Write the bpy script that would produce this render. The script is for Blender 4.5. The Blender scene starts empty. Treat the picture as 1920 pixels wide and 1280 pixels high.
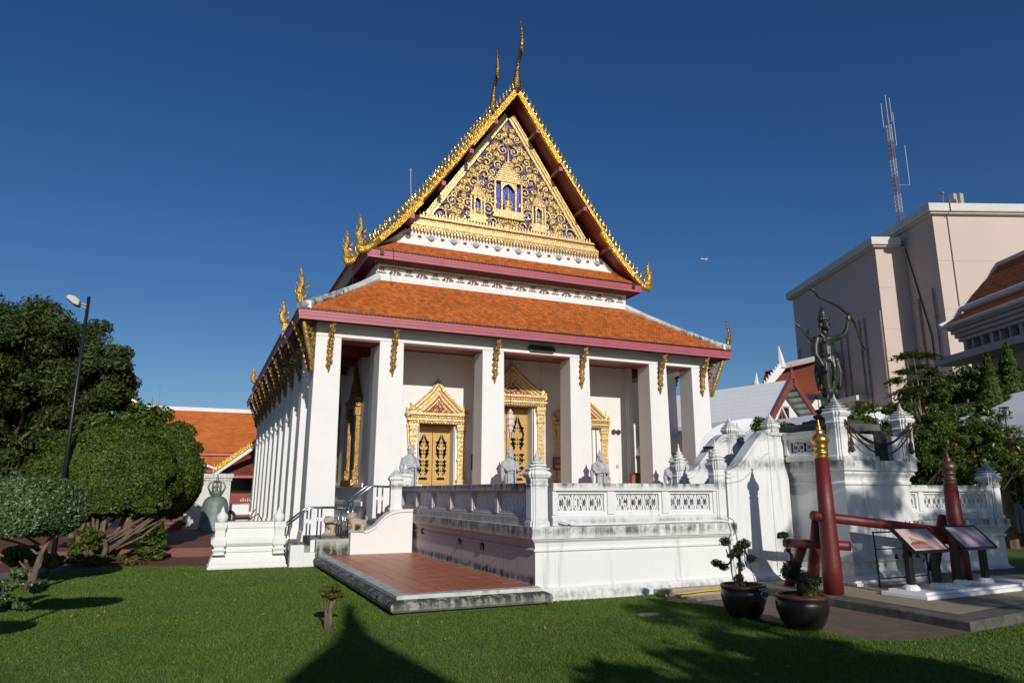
import bpy, math, random
import numpy as np
from mathutils import Vector, Matrix
random.seed(7); RNG = np.random.default_rng(7)
SC = bpy.context.scene; COL = SC.collection; PI = math.pi; R = math.radians
# ------------------------------------------------------------------ camera, sky, sun, exposure
YAW, PIT, FPX, EYE = R(23.755), R(12.137), 1307.0, 1.6
cam = bpy.data.objects.new('camera', bpy.data.cameras.new('camera')); COL.objects.link(cam)
cam.location = (0, 0, EYE); cam.rotation_euler = (PI/2+PIT, 0, -YAW)
cam.data.sensor_width = 36; cam.data.lens = FPX/1920*36; cam.data.clip_end = 3000; cam.data.clip_start = .05
SC.camera = cam
SUN_EL, SUN_AZ = 22.0, 6.0          # light travels towards +Y and 6 degrees to +X
W = bpy.data.worlds.new('World'); SC.world = W; W.use_nodes = True
nt = W.node_tree; bg = nt.nodes['Background']
sky = nt.nodes.new('ShaderNodeTexSky'); sky.sky_type = 'NISHITA'; sky.sun_disc = False
sky.sun_elevation = R(SUN_EL); sky.sun_rotation = R(180+SUN_AZ); sky.air_density = 1.0; sky.dust_density = .3; sky.ozone_density = 4.0
hs = nt.nodes.new('ShaderNodeHueSaturation'); hs.inputs['Saturation'].default_value = 1.22; hs.inputs['Hue'].default_value = .509
nt.links.new(sky.outputs[0], hs.inputs['Color']); nt.links.new(hs.outputs[0], bg.inputs['Color']); bg.inputs['Strength'].default_value = .066
sl = bpy.data.lights.new('sun', 'SUN'); sl.energy = 3.65; sl.angle = R(.5); sl.color = (1, .96, .90)
so = bpy.data.objects.new('sun', sl); COL.objects.link(so)
ld = Vector((math.sin(R(SUN_AZ))*math.cos(R(SUN_EL)), math.cos(R(SUN_AZ))*math.cos(R(SUN_EL)), -math.sin(R(SUN_EL))))
so.rotation_euler = ld.to_track_quat('-Z', 'Y').to_euler(); so.location = (0, -20, 30)
SC.view_settings.view_transform = 'Standard'; SC.view_settings.look = 'None'; SC.view_settings.exposure = 0; SC.view_settings.gamma = 1
SC.view_settings.use_curve_mapping = False
SC.cycles.use_denoising = True; SC.cycles.max_bounces = 6; SC.cycles.use_adaptive_sampling = True

# ------------------------------------------------------------------ turning photo points into real positions (for measuring)
_f = np.array([math.sin(YAW)*math.cos(PIT), math.cos(YAW)*math.cos(PIT), math.sin(PIT)])
_r = np.array([math.cos(YAW), -math.sin(YAW), 0]); _u = np.cross(_r, _f)
def at(x, y, ax, v):
    d = _f+(x-960)/FPX*_r-(y-640)/FPX*_u; i = 'xyz'.index(ax)
    p = np.array([0, 0, EYE])+(v-[0, 0, EYE][i])/d[i]*d
    return Vector(p.tolist())

# ------------------------------------------------------------------ mesh builder
class M:
    def __init__(s): s.v = []; s.f = []; s.m = []; s.mi = 0
    def add(s, vs, fs):
        n = len(s.v); s.v += [tuple(v) for v in vs]; s.f += [[i+n for i in f] for f in fs]; s.m += [s.mi]*len(fs); return s
    def box(s, x0, y0, z0, x1, y1, z1):
        x0, x1 = sorted((x0, x1)); y0, y1 = sorted((y0, y1)); z0, z1 = sorted((z0, z1))
        return s.add([(x0,y0,z0),(x1,y0,z0),(x1,y1,z0),(x0,y1,z0),(x0,y0,z1),(x1,y0,z1),(x1,y1,z1),(x0,y1,z1)],
                     [(0,3,2,1),(4,5,6,7),(0,1,5,4),(1,2,6,5),(2,3,7,6),(3,0,4,7)])
    def frus(s, cx, cy, z0, z1, a0, b0, a1, b1):
        return s.add([(cx-a0,cy-b0,z0),(cx+a0,cy-b0,z0),(cx+a0,cy+b0,z0),(cx-a0,cy+b0,z0),(cx-a1,cy-b1,z1),(cx+a1,cy-b1,z1),(cx+a1,cy+b1,z1),(cx-a1,cy+b1,z1)],
                     [(0,3,2,1),(4,5,6,7),(0,1,5,4),(1,2,6,5),(2,3,7,6),(3,0,4,7)])
    def tube(s, pts, rad, n=8, flat=1.0):
        pts = [Vector(p) for p in pts]; k = len(pts)
        if not hasattr(rad, '__len__'): rad = [rad]*k
        up = None; vs = []
        for i, p in enumerate(pts):
            t = (pts[min(i+1, k-1)]-pts[max(i-1, 0)]).normalized()
            if up is None:
                a = Vector((0, 0, 1)) if abs(t.z) < .9 else Vector((1, 0, 0)); up = (a-t*a.dot(t)).normalized()
            else:
                up = (up-t*up.dot(t)); up = up.normalized() if up.length > 1e-6 else t.orthogonal().normalized()
            w = t.cross(up)
            for j in range(n):
                a = 2*PI*j/n; vs.append(p+(up*math.cos(a)+w*math.sin(a)*flat)*rad[i])
        fs = [(i*n+j, i*n+(j+1)%n, (i+1)*n+(j+1)%n, (i+1)*n+j) for i in range(k-1) for j in range(n)]
        fs += [tuple(range(n))[::-1], tuple((k-1)*n+j for j in range(n))]
        return s.add(vs, fs)
    def lathe(s, cx, cy, prof, n=16, rot=0, sy=1.0):
        vs = []; k = len(prof)
        for r, z in prof:
            for j in range(n):
                a = 2*PI*j/n+rot; vs.append((cx+r*math.cos(a), cy+r*math.sin(a)*sy, z))
        fs = [(i*n+j, i*n+(j+1)%n, (i+1)*n+(j+1)%n, (i+1)*n+j) for i in range(k-1) for j in range(n)]
        fs += [tuple(range(n))[::-1], tuple((k-1)*n+j for j in range(n))]
        return s.add(vs, fs)
    def sect(s, cx, cy, prof, shape):       # shape: closed outline scaled by prof r (or (rx,ry))
        vs = []; k = len(prof); n = len(shape)
        for r, z in prof:
            rx, ry = r if hasattr(r, '__len__') else (r, r)
            for a, b in shape: vs.append((cx+a*rx, cy+b*ry, z))
        fs = [(i*n+j, i*n+(j+1)%n, (i+1)*n+(j+1)%n, (i+1)*n+j) for i in range(k-1) for j in range(n)]
        fs += [tuple(range(n))[::-1], tuple((k-1)*n+j for j in range(n))]
        return s.add(vs, fs)
    def prism(s, poly, ax, d0, d1):         # ax: axis of extrusion
        def P(a, b, d): return (d, a, b) if ax == 'x' else (a, d, b) if ax == 'y' else (a, b, d)
        n = len(poly); vs = [P(a, b, d0) for a, b in poly]+[P(a, b, d1) for a, b in poly]
        ar = sum(poly[i][0]*poly[(i+1) % n][1]-poly[(i+1) % n][0]*poly[i][1] for i in range(n))
        fs = [tuple(range(n)), tuple(range(n, 2*n))[::-1]]+[(i, i+n, (i+1) % n+n, (i+1) % n) for i in range(n)]
        fl = (ar > 0)
        if ax == 'y': fl = not fl
        if d1 < d0: fl = not fl
        if fl: fs = [f[::-1] for f in fs]
        return s.add(vs, fs)
    def ell(s, c, r, n=10, m=7):
        if not hasattr(r, '__len__'): r = (r, r, r)
        vs = [(c[0], c[1], c[2]-r[2])]
        for i in range(1, m):
            a = PI*i/m-PI/2
            for j in range(n): b = 2*PI*j/n; vs.append((c[0]+r[0]*math.cos(a)*math.cos(b), c[1]+r[1]*math.cos(a)*math.sin(b), c[2]+r[2]*math.sin(a)))
        vs.append((c[0], c[1], c[2]+r[2])); L = len(vs)-1
        fs = [(0, 1+(j+1) % n, 1+j) for j in range(n)]
        for i in range(m-2): fs += [(1+i*n+j, 1+i*n+(j+1) % n, 1+(i+1)*n+(j+1) % n, 1+(i+1)*n+j) for j in range(n)]
        fs += [(L, 1+(m-2)*n+j, 1+(m-2)*n+(j+1) % n) for j in range(n)]
        return s.add(vs, fs)
    def mesh(s, name, mats, smooth=False):
        me = bpy.data.meshes.new(name); me.from_pydata(s.v, [], s.f)
        for m in (mats if isinstance(mats, (list, tuple)) else [mats]): me.materials.append(m)
        if any(s.m): me.polygons.foreach_set('material_index', s.m)
        if smooth: me.polygons.foreach_set('use_smooth', [True]*len(me.polygons))
        me.update(); return me
    def build(s, name, mats, parent=None, smooth=False, bevel=0, **kw):
        return obj(name, s.mesh(name, mats, smooth), parent, bevel=bevel, smooth=smooth, **kw)
def obj(name, me, parent=None, bevel=0, smooth=False, **kw):
    o = bpy.data.objects.new(name, me); COL.objects.link(o)
    if parent is not None: setpar(o, parent)
    if bevel:
        b = o.modifiers.new('bevel', 'BEVEL'); b.width = bevel; b.segments = 2; b.limit_method = 'ANGLE'; b.angle_limit = R(35)
    for k, v in kw.items(): o[k] = v
    return o
def wloc(o):
    v = Vector(o.location)
    while o.parent: o = o.parent; v = v+Vector(o.location)
    return v
def setpar(o, p):       # meshes are written in world coordinates while their thing stands in place
    o.parent = p
    o.matrix_parent_inverse = pinv(p)
def pinv(p):
    m = Matrix.Identity(4); q = p; ch = []
    while q is not None: ch.append(q); q = q.parent
    for q in reversed(ch): m = m @ q.matrix_parent_inverse @ Matrix.LocRotScale(q.location, q.rotation_euler, q.scale)
    return m.inverted()
def thing(name, label, cat, loc=(0, 0, 0), group=None):
    o = bpy.data.objects.new(name, None); COL.objects.link(o); o.location = loc; o.empty_display_size = .2
    o['label'] = label; o['category'] = cat
    if group: o['group'] = group
    return o
def tag(o, label, cat, group=None):
    o['label'] = label; o['category'] = cat
    if group: o['group'] = group
    return o
def copy_tree(o, parent=None):
    c = o.copy(); COL.objects.link(c)
    if parent is not None: c.parent = parent
    for ch in [x for x in o.children]: copy_tree(ch, c)
    return c
def place(o, loc, rz=None, sc=None, label=None):
    o.location = loc
    if rz is not None: o.rotation_euler = (0, 0, rz)
    if sc: o.scale = (sc, sc, sc)
    if label: o['label'] = label
    return o

# ------------------------------------------------------------------ materials
def newmat(name):
    m = bpy.data.materials.new(name); m.use_nodes = True; t = m.node_tree; return m, t, t.nodes['Principled BSDF']
def N(t, kind, **kw):
    n = t.nodes.new(kind)
    for k, v in kw.items():
        if hasattr(n, k): setattr(n, k, v)
    return n
def noise(t, vec, scale, detail=5, rough=.6, sc3=None):
    n = N(t, 'ShaderNodeTexNoise'); n.inputs['Scale'].default_value = scale; n.inputs['Detail'].default_value = detail; n.inputs['Roughness'].default_value = rough
    if sc3:
        mp = N(t, 'ShaderNodeMapping'); mp.inputs['Scale'].default_value = sc3; t.links.new(vec, mp.inputs['Vector']); vec = mp.outputs[0]
    t.links.new(vec, n.inputs['Vector']); return n.outputs['Fac']
def ramp(t, fac, stops):
    r = N(t, 'ShaderNodeValToRGB'); e = r.color_ramp.elements
    while len(e) < len(stops): e.new(.5)
    for i, (p, c) in enumerate(stops):
        e[i].position = p; e[i].color = (*c, 1) if hasattr(c, '__len__') else (c, c, c, 1)
    t.links.new(fac, r.inputs[0]); return r.outputs[0]
def mix(t, fac, a, b, mode='MIX'):
    n = N(t, 'ShaderNodeMix'); n.data_type = 'RGBA'; n.blend_type = mode
    for s_, v in ((0, fac), (6, a), (7, b)):
        if hasattr(v, 'is_linked') or hasattr(v, 'links'): t.links.new(v, n.inputs[s_])
        else: n.inputs[s_].default_value = (v if s_ == 0 else ((*v, 1) if len(v) == 3 else v))
    return n.outputs[2]
def math_(t, op, a, b=None, clamp=False):
    n = N(t, 'ShaderNodeMath'); n.operation = op; n.use_clamp = clamp
    for i, v in enumerate((a, b)):
        if v is None: continue
        if isinstance(v, (int, float)): n.inputs[i].default_value = v
        else: t.links.new(v, n.inputs[i])
    return n.outputs[0]
def pos(t):
    return N(t, 'ShaderNodeNewGeometry').outputs['Position']
def bump(t, b, h, strength=.3, dist=.02):
    n = N(t, 'ShaderNodeBump'); n.inputs['Strength'].default_value = strength; n.inputs['Distance'].default_value = dist
    t.links.new(h, n.inputs['Height']); t.links.new(n.outputs[0], b.inputs['Normal'])
def simple(name, c1, c2=None, scale=3, rough=.7, metal=0, bs=0, bscale=30, spec=None, island=0, sc3=None, obj_=False):
    m, t, b = newmat(name); c2 = c2 or tuple(x*.75 for x in c1)
    tc = N(t, 'ShaderNodeTexCoord').outputs['Object'] if obj_ else pos(t)
    f = noise(t, tc, scale, 6, .65, sc3); f = ramp(t, f, [(.32, 0), (.68, 1)])
    c = mix(t, f, c1, c2)
    if island:
        g = N(t, 'ShaderNodeNewGeometry').outputs['Random Per Island']
        k = math_(t, 'MULTIPLY_ADD', g, island); t.nodes[-1].inputs[2].default_value = 1-island/2
        cc = N(t, 'ShaderNodeCombineColor'); [t.links.new(k, cc.inputs[i]) for i in range(3)]
        c = mix(t, 1.0, c, cc.outputs[0], 'MULTIPLY')
    t.links.new(c, b.inputs['Base Color']); b.inputs['Roughness'].default_value = rough; b.inputs['Metallic'].default_value = metal
    if spec is not None: b.inputs['Specular IOR Level'].default_value = spec
    if bs: bump(t, b, noise(t, tc, bscale, 4), bs)
    return m
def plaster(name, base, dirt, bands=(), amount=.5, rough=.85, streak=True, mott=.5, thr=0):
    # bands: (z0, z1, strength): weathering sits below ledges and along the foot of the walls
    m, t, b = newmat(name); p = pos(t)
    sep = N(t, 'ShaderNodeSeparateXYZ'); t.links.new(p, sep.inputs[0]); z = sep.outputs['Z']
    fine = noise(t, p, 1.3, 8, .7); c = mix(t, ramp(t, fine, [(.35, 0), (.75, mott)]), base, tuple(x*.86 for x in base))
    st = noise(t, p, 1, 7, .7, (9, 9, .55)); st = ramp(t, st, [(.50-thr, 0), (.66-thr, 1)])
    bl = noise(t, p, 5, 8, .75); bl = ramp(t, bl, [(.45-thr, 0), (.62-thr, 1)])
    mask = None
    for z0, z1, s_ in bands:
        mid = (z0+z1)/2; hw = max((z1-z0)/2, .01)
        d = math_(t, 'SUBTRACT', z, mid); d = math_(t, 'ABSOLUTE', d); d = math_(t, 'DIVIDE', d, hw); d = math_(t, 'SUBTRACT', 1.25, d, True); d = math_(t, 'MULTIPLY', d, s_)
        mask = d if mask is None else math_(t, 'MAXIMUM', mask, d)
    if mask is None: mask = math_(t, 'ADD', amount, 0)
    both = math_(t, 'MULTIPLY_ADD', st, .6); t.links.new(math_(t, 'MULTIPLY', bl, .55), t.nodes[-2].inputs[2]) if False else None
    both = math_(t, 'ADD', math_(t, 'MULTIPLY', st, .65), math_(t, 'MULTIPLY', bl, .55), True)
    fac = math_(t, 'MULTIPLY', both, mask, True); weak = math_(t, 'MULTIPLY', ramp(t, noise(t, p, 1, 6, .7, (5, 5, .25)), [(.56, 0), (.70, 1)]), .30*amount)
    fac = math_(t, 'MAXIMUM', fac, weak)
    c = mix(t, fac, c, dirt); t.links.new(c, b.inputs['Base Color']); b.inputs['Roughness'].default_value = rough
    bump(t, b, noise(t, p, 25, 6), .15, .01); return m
WHITE = simple('white_plaster', (.76, .75, .72), (.70, .69, .66), 1.2, .85, bs=.08, bscale=12)
WARM = simple('chapel_white_plaster', (.80, .785, .75), (.745, .73, .70), .9, .8, bs=.05, bscale=10)
TERR = plaster('weathered_white_plaster', (.75, .75, .73), (.075, .08, .07), ((.90, 1.12, .95), (1.64, 1.80, 1.0), (0, .18, .6), (1.08, 1.2, .6), (2.0, 2.2, .55), (2.55, 2.75, .6)), 1.3, thr=.05)
TERR2 = plaster('weathered_white_plaster_b', (.75, .75, .73), (.075, .08, .07), ((0, .16, .6), (.25, .60, .45), (1.96, 2.2, .8), (2.5, 2.78, .8), (2.9, 3.3, .7)), 1.2, thr=.05)
WESTW = plaster('shaded_pinkish_plaster', (.50, .44, .43), (.035, .04, .035), ((.9, 1.12, 1.0), (.2, .36, 1.2), (1.62, 1.8, 1.1), (1.08, 1.2, .5)), 1.2, thr=.04)  # base colour darkened for the shaded left face, grime bands over it
MOSSY = plaster('mossy_stone', (.42, .41, .37), (.035, .04, .028), ((0, .5, 1.25),), 1.5, thr=.09)
CAPST = plaster('pale_cap_stone', (.58, .57, .54), (.09, .09, .08), ((.2, .3, .7),), .5)
RIDGE = plaster('weathered_ridge_plaster', (.62, .63, .60), (.07, .085, .08), ((6.4, 8.0, 1.15), (8.0, 8.35, .5)), 1, thr=.05)
STEP = plaster('grey_step_stone', (.30, .285, .26), (.04, .04, .035), ((0, 1.2, 1.0),), 1)
DARKST = simple('dark_stone', (.045, .045, .042), (.02, .02, .02), 6, .7, bs=.3)
GRYST = simple('grey_statue_stone', (.50, .51, .52), (.33, .34, .35), 7, .8, bs=.25, bscale=40)
TANST = simple('tan_carved_stone', (.50, .43, .31), (.33, .28, .19), 9, .9, bs=.5, bscale=30)
def goldmat(name, c1, c2, rough, bs, bscale, metal=.85, cover=None):
    m, t, b = newmat(name); p = pos(t); f = noise(t, p, 14, 6, .7)
    c = mix(t, ramp(t, f, [(.38, 0), (.66, 1)]), c1, c2)
    t.links.new(c, b.inputs['Base Color']); b.inputs['Metallic'].default_value = metal
    t.links.new(ramp(t, noise(t, p, 40, 3), [(.3, rough-.1), (.7, rough+.15)]), b.inputs['Roughness'])
    vo = N(t, 'ShaderNodeTexVoronoi'); vo.inputs['Scale'].default_value = bscale; t.links.new(p, vo.inputs['Vector'])
    bump(t, b, vo.outputs['Distance'], bs, .03); return m
GOLD = goldmat('gilded_carving', (.56, .35, .10), (.22, .12, .03), .38, .55, 26, .55)
PGOLD = goldmat('pale_gilded_relief', (.86, .66, .33), (.60, .41, .16), .36, .35, 22, .35)
MGOLD = goldmat('gold_mirror_mosaic', (.66, .40, .05), (.42, .24, .03), .24, .5, 30, .6)
TEETH = goldmat('glinting_gold_teeth', (.95, .74, .34), (.72, .46, .10), .14, .3, 18, .9)
DGOLD = goldmat('tarnished_gold', (.30, .17, .05), (.07, .045, .02), .38, .5, 22, .75)
DGOLD2 = goldmat('old_gilded_carving', (.42, .26, .08), (.10, .06, .02), .36, .5, 24, .6)
DOORG = goldmat('door_gold', (.58, .38, .12), (.48, .30, .09), .42, .15, 40, .35)
BLUE = goldmat('blue_glass_mosaic', (.02, .03, .30), (.035, .05, .42), .22, .35, 45, .1)
MIRROR = simple('mirror_glass_pieces', (.75, .78, .85), (.6, .65, .8), 9, .08, 1.0)
PINK = simple('pink_painted_wood', (.43, .110, .140), (.37, .09, .115), 2, .5, bs=.05)
RED = simple('deep_red_paint', (.19, .022, .02), (.14, .015, .014), 2, .45)
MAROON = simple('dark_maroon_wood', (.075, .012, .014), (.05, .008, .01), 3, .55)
POSTRED = simple('red_lacquered_wood', (.165, .014, .015), (.085, .009, .010), 3.5, .5, bs=.25, bscale=14, sc3=(2, 2, .25))
BROWNW = simple('brown_cornice_wood', (.30, .15, .075), (.22, .10, .05), 4, .7)
REDPLAIN = simple('red_enamel', (.30, .035, .03), (.22, .025, .02), 4, .5)
GREYB = simple('grey_green_relief', (.38, .46, .43), (.25, .32, .30), 6, .7)
CLAYRED = simple('red_brown_relief', (.26, .09, .06), (.18, .06, .04), 6, .7)
BRONZE = simple('bronze_patina', (.060, .070, .058), (.020, .024, .020), 7, .40, .4, bs=.2, bscale=30)
BELLM = simple('green_bronze_patina', (.22, .27, .24), (.13, .165, .145), 5, .6, .3, bs=.25, bscale=15)
STEEL = simple('brushed_steel', (.62, .62, .62), (.5, .5, .5), 10, .22, 1.0)
BLACKM = simple('black_painted_metal', (.012, .012, .013), (.02, .02, .02), 8, .4, .2)
LAMPG = simple('grey_lamp_housing', (.45, .45, .42), (.3, .3, .28), 8, .5)
CHAIN = simple('dark_rusty_chain', (.09, .045, .025), (.03, .02, .015), 30, .7, .3)
POTM = simple('dark_brown_glazed_clay', (.010, .008, .007), (.022, .015, .011), 9, .36, bs=.15, bscale=14, sc3=(1, 1, 5))
POTRIM = simple('reddish_pot_rim', (.12, .045, .028), (.06, .028, .02), 12, .5)
SOIL = simple('red_gravel_soil', (.26, .085, .04), (.10, .035, .02), 45, .95, bs=1, bscale=60)
BARK = simple('grey_brown_bark', (.19, .135, .09), (.08, .055, .04), 12, .95, bs=.8, bscale=30, sc3=(1, 1, .4))
DBARK = simple('dark_bark', (.05, .04, .03), (.025, .02, .015), 12, .95, bs=.6, bscale=30)
PINKW = simple('pale_pink_render', (.60, .49, .42), (.56, .455, .39), .25, .85, bs=.04, bscale=3)
CONC = simple('grey_concrete', (.46, .44, .40), (.37, .355, .325), .8, .85)
CREAM = simple('cream_moulding', (.66, .63, .57), (.58, .55, .49), 1, .8)
PAVE = simple('grey_paving', (.20, .19, .175), (.12, .115, .11), 2.5, .9, bs=.25, bscale=25)
PEB = simple('beige_washed_pebble', (.40, .32, .21), (.24, .19, .13), 45, .9, bs=.5, bscale=90)
BRWN = simple('brown_paving', (.17, .12, .085), (.10, .072, .055), 3, .85, bs=.2)
SAND = simple('sandstone_slab', (.46, .37, .26), (.30, .24, .17), 4, .9, bs=.3)
TERRA = simple('terracotta_tile', (.50, .155, .070), (.38, .115, .055), 1.4, .42, bs=.05, obj_=False)
GROUT = simple('grey_grout', (.23, .16, .12), (.16, .12, .09), 8, .9)
BRICKP = simple('red_brick_paving', (.20, .075, .05), (.12, .05, .038), 2.5, .75, bs=.2, bscale=20)
TENT = simple('white_tent_fabric', (.72, .73, .76), (.66, .68, .72), .5, .6)
WSLATE = simple('white_roof_sheet', (.90, .90, .88), (.85, .85, .83), .8, .7)
MAHOG = simple('mahogany_trim', (.24, .06, .045), (.17, .045, .035), 3, .6)
BLACKG = simple('black_gloss', (.012, .013, .015), (.02, .02, .025), 2, .15)
CARW = simple('white_car_paint', (.80, .80, .79), (.76, .76, .75), 2, .22, spec=.7)
MASTR = simple('faded_red_paint', (.22, .10, .12), (.16, .08, .10), 3, .6)
TYRE = simple('black_rubber', (.015, .015, .015), (.03, .028, .026), 10, .8)
PAPERR = simple('pink_white_lantern_paper', (.75, .45, .47), (.80, .68, .66), 25, .8)
PRINT = simple('pale_pink_print', (.62, .44, .39), (.56, .40, .36), 3, .35)
PRINT2 = simple('lilac_grey_print', (.36, .30, .36), (.30, .26, .32), 2, .35)
INK = simple('brick_red_ink', (.30, .09, .06), (.20, .06, .045), 20, .5)
INK2 = simple('faint_brown_ink', (.44, .30, .26), (.40, .28, .25), 20, .5)
BRPLQ = simple('dark_amber_plaque', (.13, .055, .018), (.07, .03, .012), 3, .3)
WHITEP = simple('white_gloss_paint', (.80, .80, .80), (.74, .74, .74), 3, .4)
YEL = simple('yellow_strap', (.65, .52, .05), (.5, .4, .04), 8, .6)
GREENB = simple('dark_green_board', (.02, .03, .014), (.012, .02, .01), 8, .5)
def tilemat(name, c1, c2, rough=.6):
    return simple(name, c1, c2, .8, rough, island=.28 if 'far' in name else .6)
TILE = tilemat('orange_roof_tile', (.55, .170, .036), (.47, .138, .030), .5)
TILE2 = tilemat('orange_roof_tile_far', (.58, .175, .038), (.50, .14, .03), .6)
TILE3 = tilemat('rust_roof_tile', (.22, .05, .022), (.15, .035, .018), .6)
def leafmat(name, c1, c2, c3=None, rough=.5, sc=.8):
    m, t, b = newmat(name); g = N(t, 'ShaderNodeNewGeometry'); rnd = g.outputs['Random Per Island']
    big = noise(t, g.outputs['Position'], sc, 3)
    f = math_(t, 'ADD', math_(t, 'MULTIPLY', rnd, .6), math_(t, 'MULTIPLY', big, .4))
    c = ramp(t, f, [(.15, c1), (.62, c2)]+([(.80, c3)] if c3 else [])); t.links.new(c, b.inputs['Base Color'])
    b.inputs['Roughness'].default_value = rough; b.inputs['Specular IOR Level'].default_value = .35
    tr = N(t, 'ShaderNodeBsdfTranslucent'); t.links.new(c, tr.inputs['Color']); mx = N(t, 'ShaderNodeMixShader'); mx.inputs[0].default_value = .28
    t.links.new(b.outputs[0], mx.inputs[1]); t.links.new(tr.outputs[0], mx.inputs[2]); t.links.new(mx.outputs[0], t.nodes['Material Output'].inputs[0]); return m
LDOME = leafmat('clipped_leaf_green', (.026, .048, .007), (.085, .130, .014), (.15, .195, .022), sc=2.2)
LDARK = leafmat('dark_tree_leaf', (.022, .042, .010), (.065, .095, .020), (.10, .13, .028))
LVAR = leafmat('white_edged_leaf', (.035, .075, .018), (.085, .14, .04), (.34, .38, .24))
LBON = leafmat('bonsai_needle', (.012, .020, .008), (.034, .048, .018))
LFLOW = leafmat('glossy_shrub_leaf', (.03, .055, .010), (.085, .13, .02), (.13, .18, .03), .35)
LTHIN = leafmat('feathery_tree_leaf', (.04, .065, .015), (.10, .14, .03))
LSMALL = leafmat('yellow_green_leaf', (.05, .06, .012), (.13, .14, .022))
LCON = leafmat('conifer_green', (.03, .05, .01), (.09, .13, .022))
LGRS = leafmat('grass_blade', (.055, .108, .012), (.130, .210, .026), (.24, .25, .055), .55, .9)
FLOR = simple('orange_red_petal', (.55, .09, .015), (.42, .05, .012), 10, .5)

# ------------------------------------------------------------------ leaf clouds (numpy)
def leaves(name, P, Nn, size, mat, parent=None, aspect=.5, jit=.7, **kw):
    n = len(P); r = RNG; s = size*(.6+.8*r.random(n))
    nn = Nn+r.normal(0, jit, (n, 3)); nn /= np.linalg.norm(nn, axis=1)[:, None]+1e-9
    a = r.normal(0, 1, (n, 3)); t = a-nn*(a*nn).sum(1)[:, None]; t /= np.linalg.norm(t, axis=1)[:, None]+1e-9
    b = np.cross(nn, t); s = s[:, None]
    V = np.stack([P-t*s, P+b*s*aspect+nn*s*.12, P+t*s, P-b*s*aspect+nn*s*.12], 1).reshape(-1, 3)
    me = bpy.data.meshes.new(name); me.vertices.add(4*n); me.vertices.foreach_set('co', V.astype('f').ravel())
    me.loops.add(4*n); me.loops.foreach_set('vertex_index', np.arange(4*n, dtype='i'))
    me.polygons.add(n); me.polygons.foreach_set('loop_start', np.arange(0, 4*n, 4, dtype='i')); me.polygons.foreach_set('loop_total', np.full(n, 4, 'i'))
    me.materials.append(mat); me.update(calc_edges=True); me.validate()
    return obj(name, me, parent, **kw)
def sph(n):
    d = RNG.normal(0, 1, (n, 3)); return d/np.linalg.norm(d, axis=1)[:, None]
def lumpy(d, amp, freq, seed):
    r = np.random.default_rng(seed); k = np.zeros(len(d))
    for i in range(7):
        v = r.normal(0, 1, 3)*freq; k += np.sin(d@v+r.random()*6.28)
    return 1+amp*k/2.6
def shell(n, c, rad, thick=.12, amp=.05, freq=5, seed=1, zmin=None, zflat=None):
    d = sph(n); k = lumpy(d, amp, freq, seed)*(1-thick*RNG.random(n)**1.5)
    P = np.array(c)+d*np.array(rad)*k[:, None]; Nn = d/np.array(rad); Nn /= np.linalg.norm(Nn, axis=1)[:, None]
    if zmin is not None:
        m = P[:, 2] > zmin; P, Nn = P[m], Nn[m]
    return P, Nn
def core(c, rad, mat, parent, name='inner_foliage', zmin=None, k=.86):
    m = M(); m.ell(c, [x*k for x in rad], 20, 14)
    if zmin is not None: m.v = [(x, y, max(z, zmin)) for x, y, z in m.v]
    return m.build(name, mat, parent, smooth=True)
def clumps(n, c, rad, ncl, cr, seed=3, zcut=None, inner=.35):
    d = sph(ncl); k = (inner+(1-inner)*RNG.random(ncl)**.45)*lumpy(d, .12, 3, seed)
    C = np.array(c)+d*np.array(rad)*k[:, None]; per = n//ncl; Ps = []; Ns = []
    for q in C:
        e = sph(per); rr = cr*(.7+.6*RNG.random()); f = e*rr*np.array([1, 1, .65])*(RNG.random(per)**.4)[:, None]
        Ps.append(q+f); Ns.append(e*np.array([1, 1, 1])+np.array([0, 0, .5]))
    P = np.concatenate(Ps); Q = np.concatenate(Ns)
    if zcut is not None: m = P[:, 2] > zcut; P, Q = P[m], Q[m]
    return P, Q, C
def branches(m, base, C, r0, n, seed=0, fork=.4):
    rr = random.Random(seed); base = Vector(base); idx = rr.sample(range(len(C)), min(n, len(C)))
    for i in idx:
        e = Vector(C[i].tolist()); a = base; mid = a.lerp(e, .5)+Vector((rr.uniform(-1, 1), rr.uniform(-1, 1), rr.uniform(-.2, .6)))*(e-a).length*.12
        m.tube([a, a.lerp(mid, .5)+Vector((rr.uniform(-.05, .05),)*3), mid, e], [r0, r0*.7, r0*.45, r0*.12], 6)
# ------------------------------------------------------------------ the ground
def sheet(name, poly, z, mat, **kw):
    m = M(); m.add([(x, y, z) for x, y in poly], [tuple(range(len(poly)))]); o = m.build(name, mat); o['kind'] = kw.get('kind', 'structure'); return o
sheet('ground', [(-900, -900), (900, -900), (900, 900), (-900, 900)], -.03, PAVE)
LAWN = [(-14, -6), (22, -6), (22, 6.0), (16, 6.0), (9.8, 5.88), (8.45, 5.72), (8.2, 5.68), (7.2, 5.75), (6.82, 5.9), (6.72, 6.6), (6.68, 7.3), (6.95, 8.1), (6.7, 8.8), (6.55, 9.1), (6.78, 9.5), (6.75, 9.9), (2.5, 9.9), (2.5, 16.7), (.2, 17.3), (-1.6, 17.9), (-3.0, 17.0), (-3.6, 15.9), (-14, 12.2)]
m, t, b = newmat('lawn_soil_and_grass'); p = pos(t)
c = mix(t, ramp(t, noise(t, p, 60, 4), [(.35, 0), (.65, 1)]), (.035, .085, .010), (.07, .13, .014)); c = mix(t, ramp(t, noise(t, p, 1.2, 4), [(.4, 0), (.7, .5)]), c, (.10, .14, .02))
t.links.new(c, b.inputs['Base Color']); b.inputs['Roughness'].default_value = .9; LAWNM = m
sheet('lawn', LAWN, 0, LAWNM)
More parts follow.
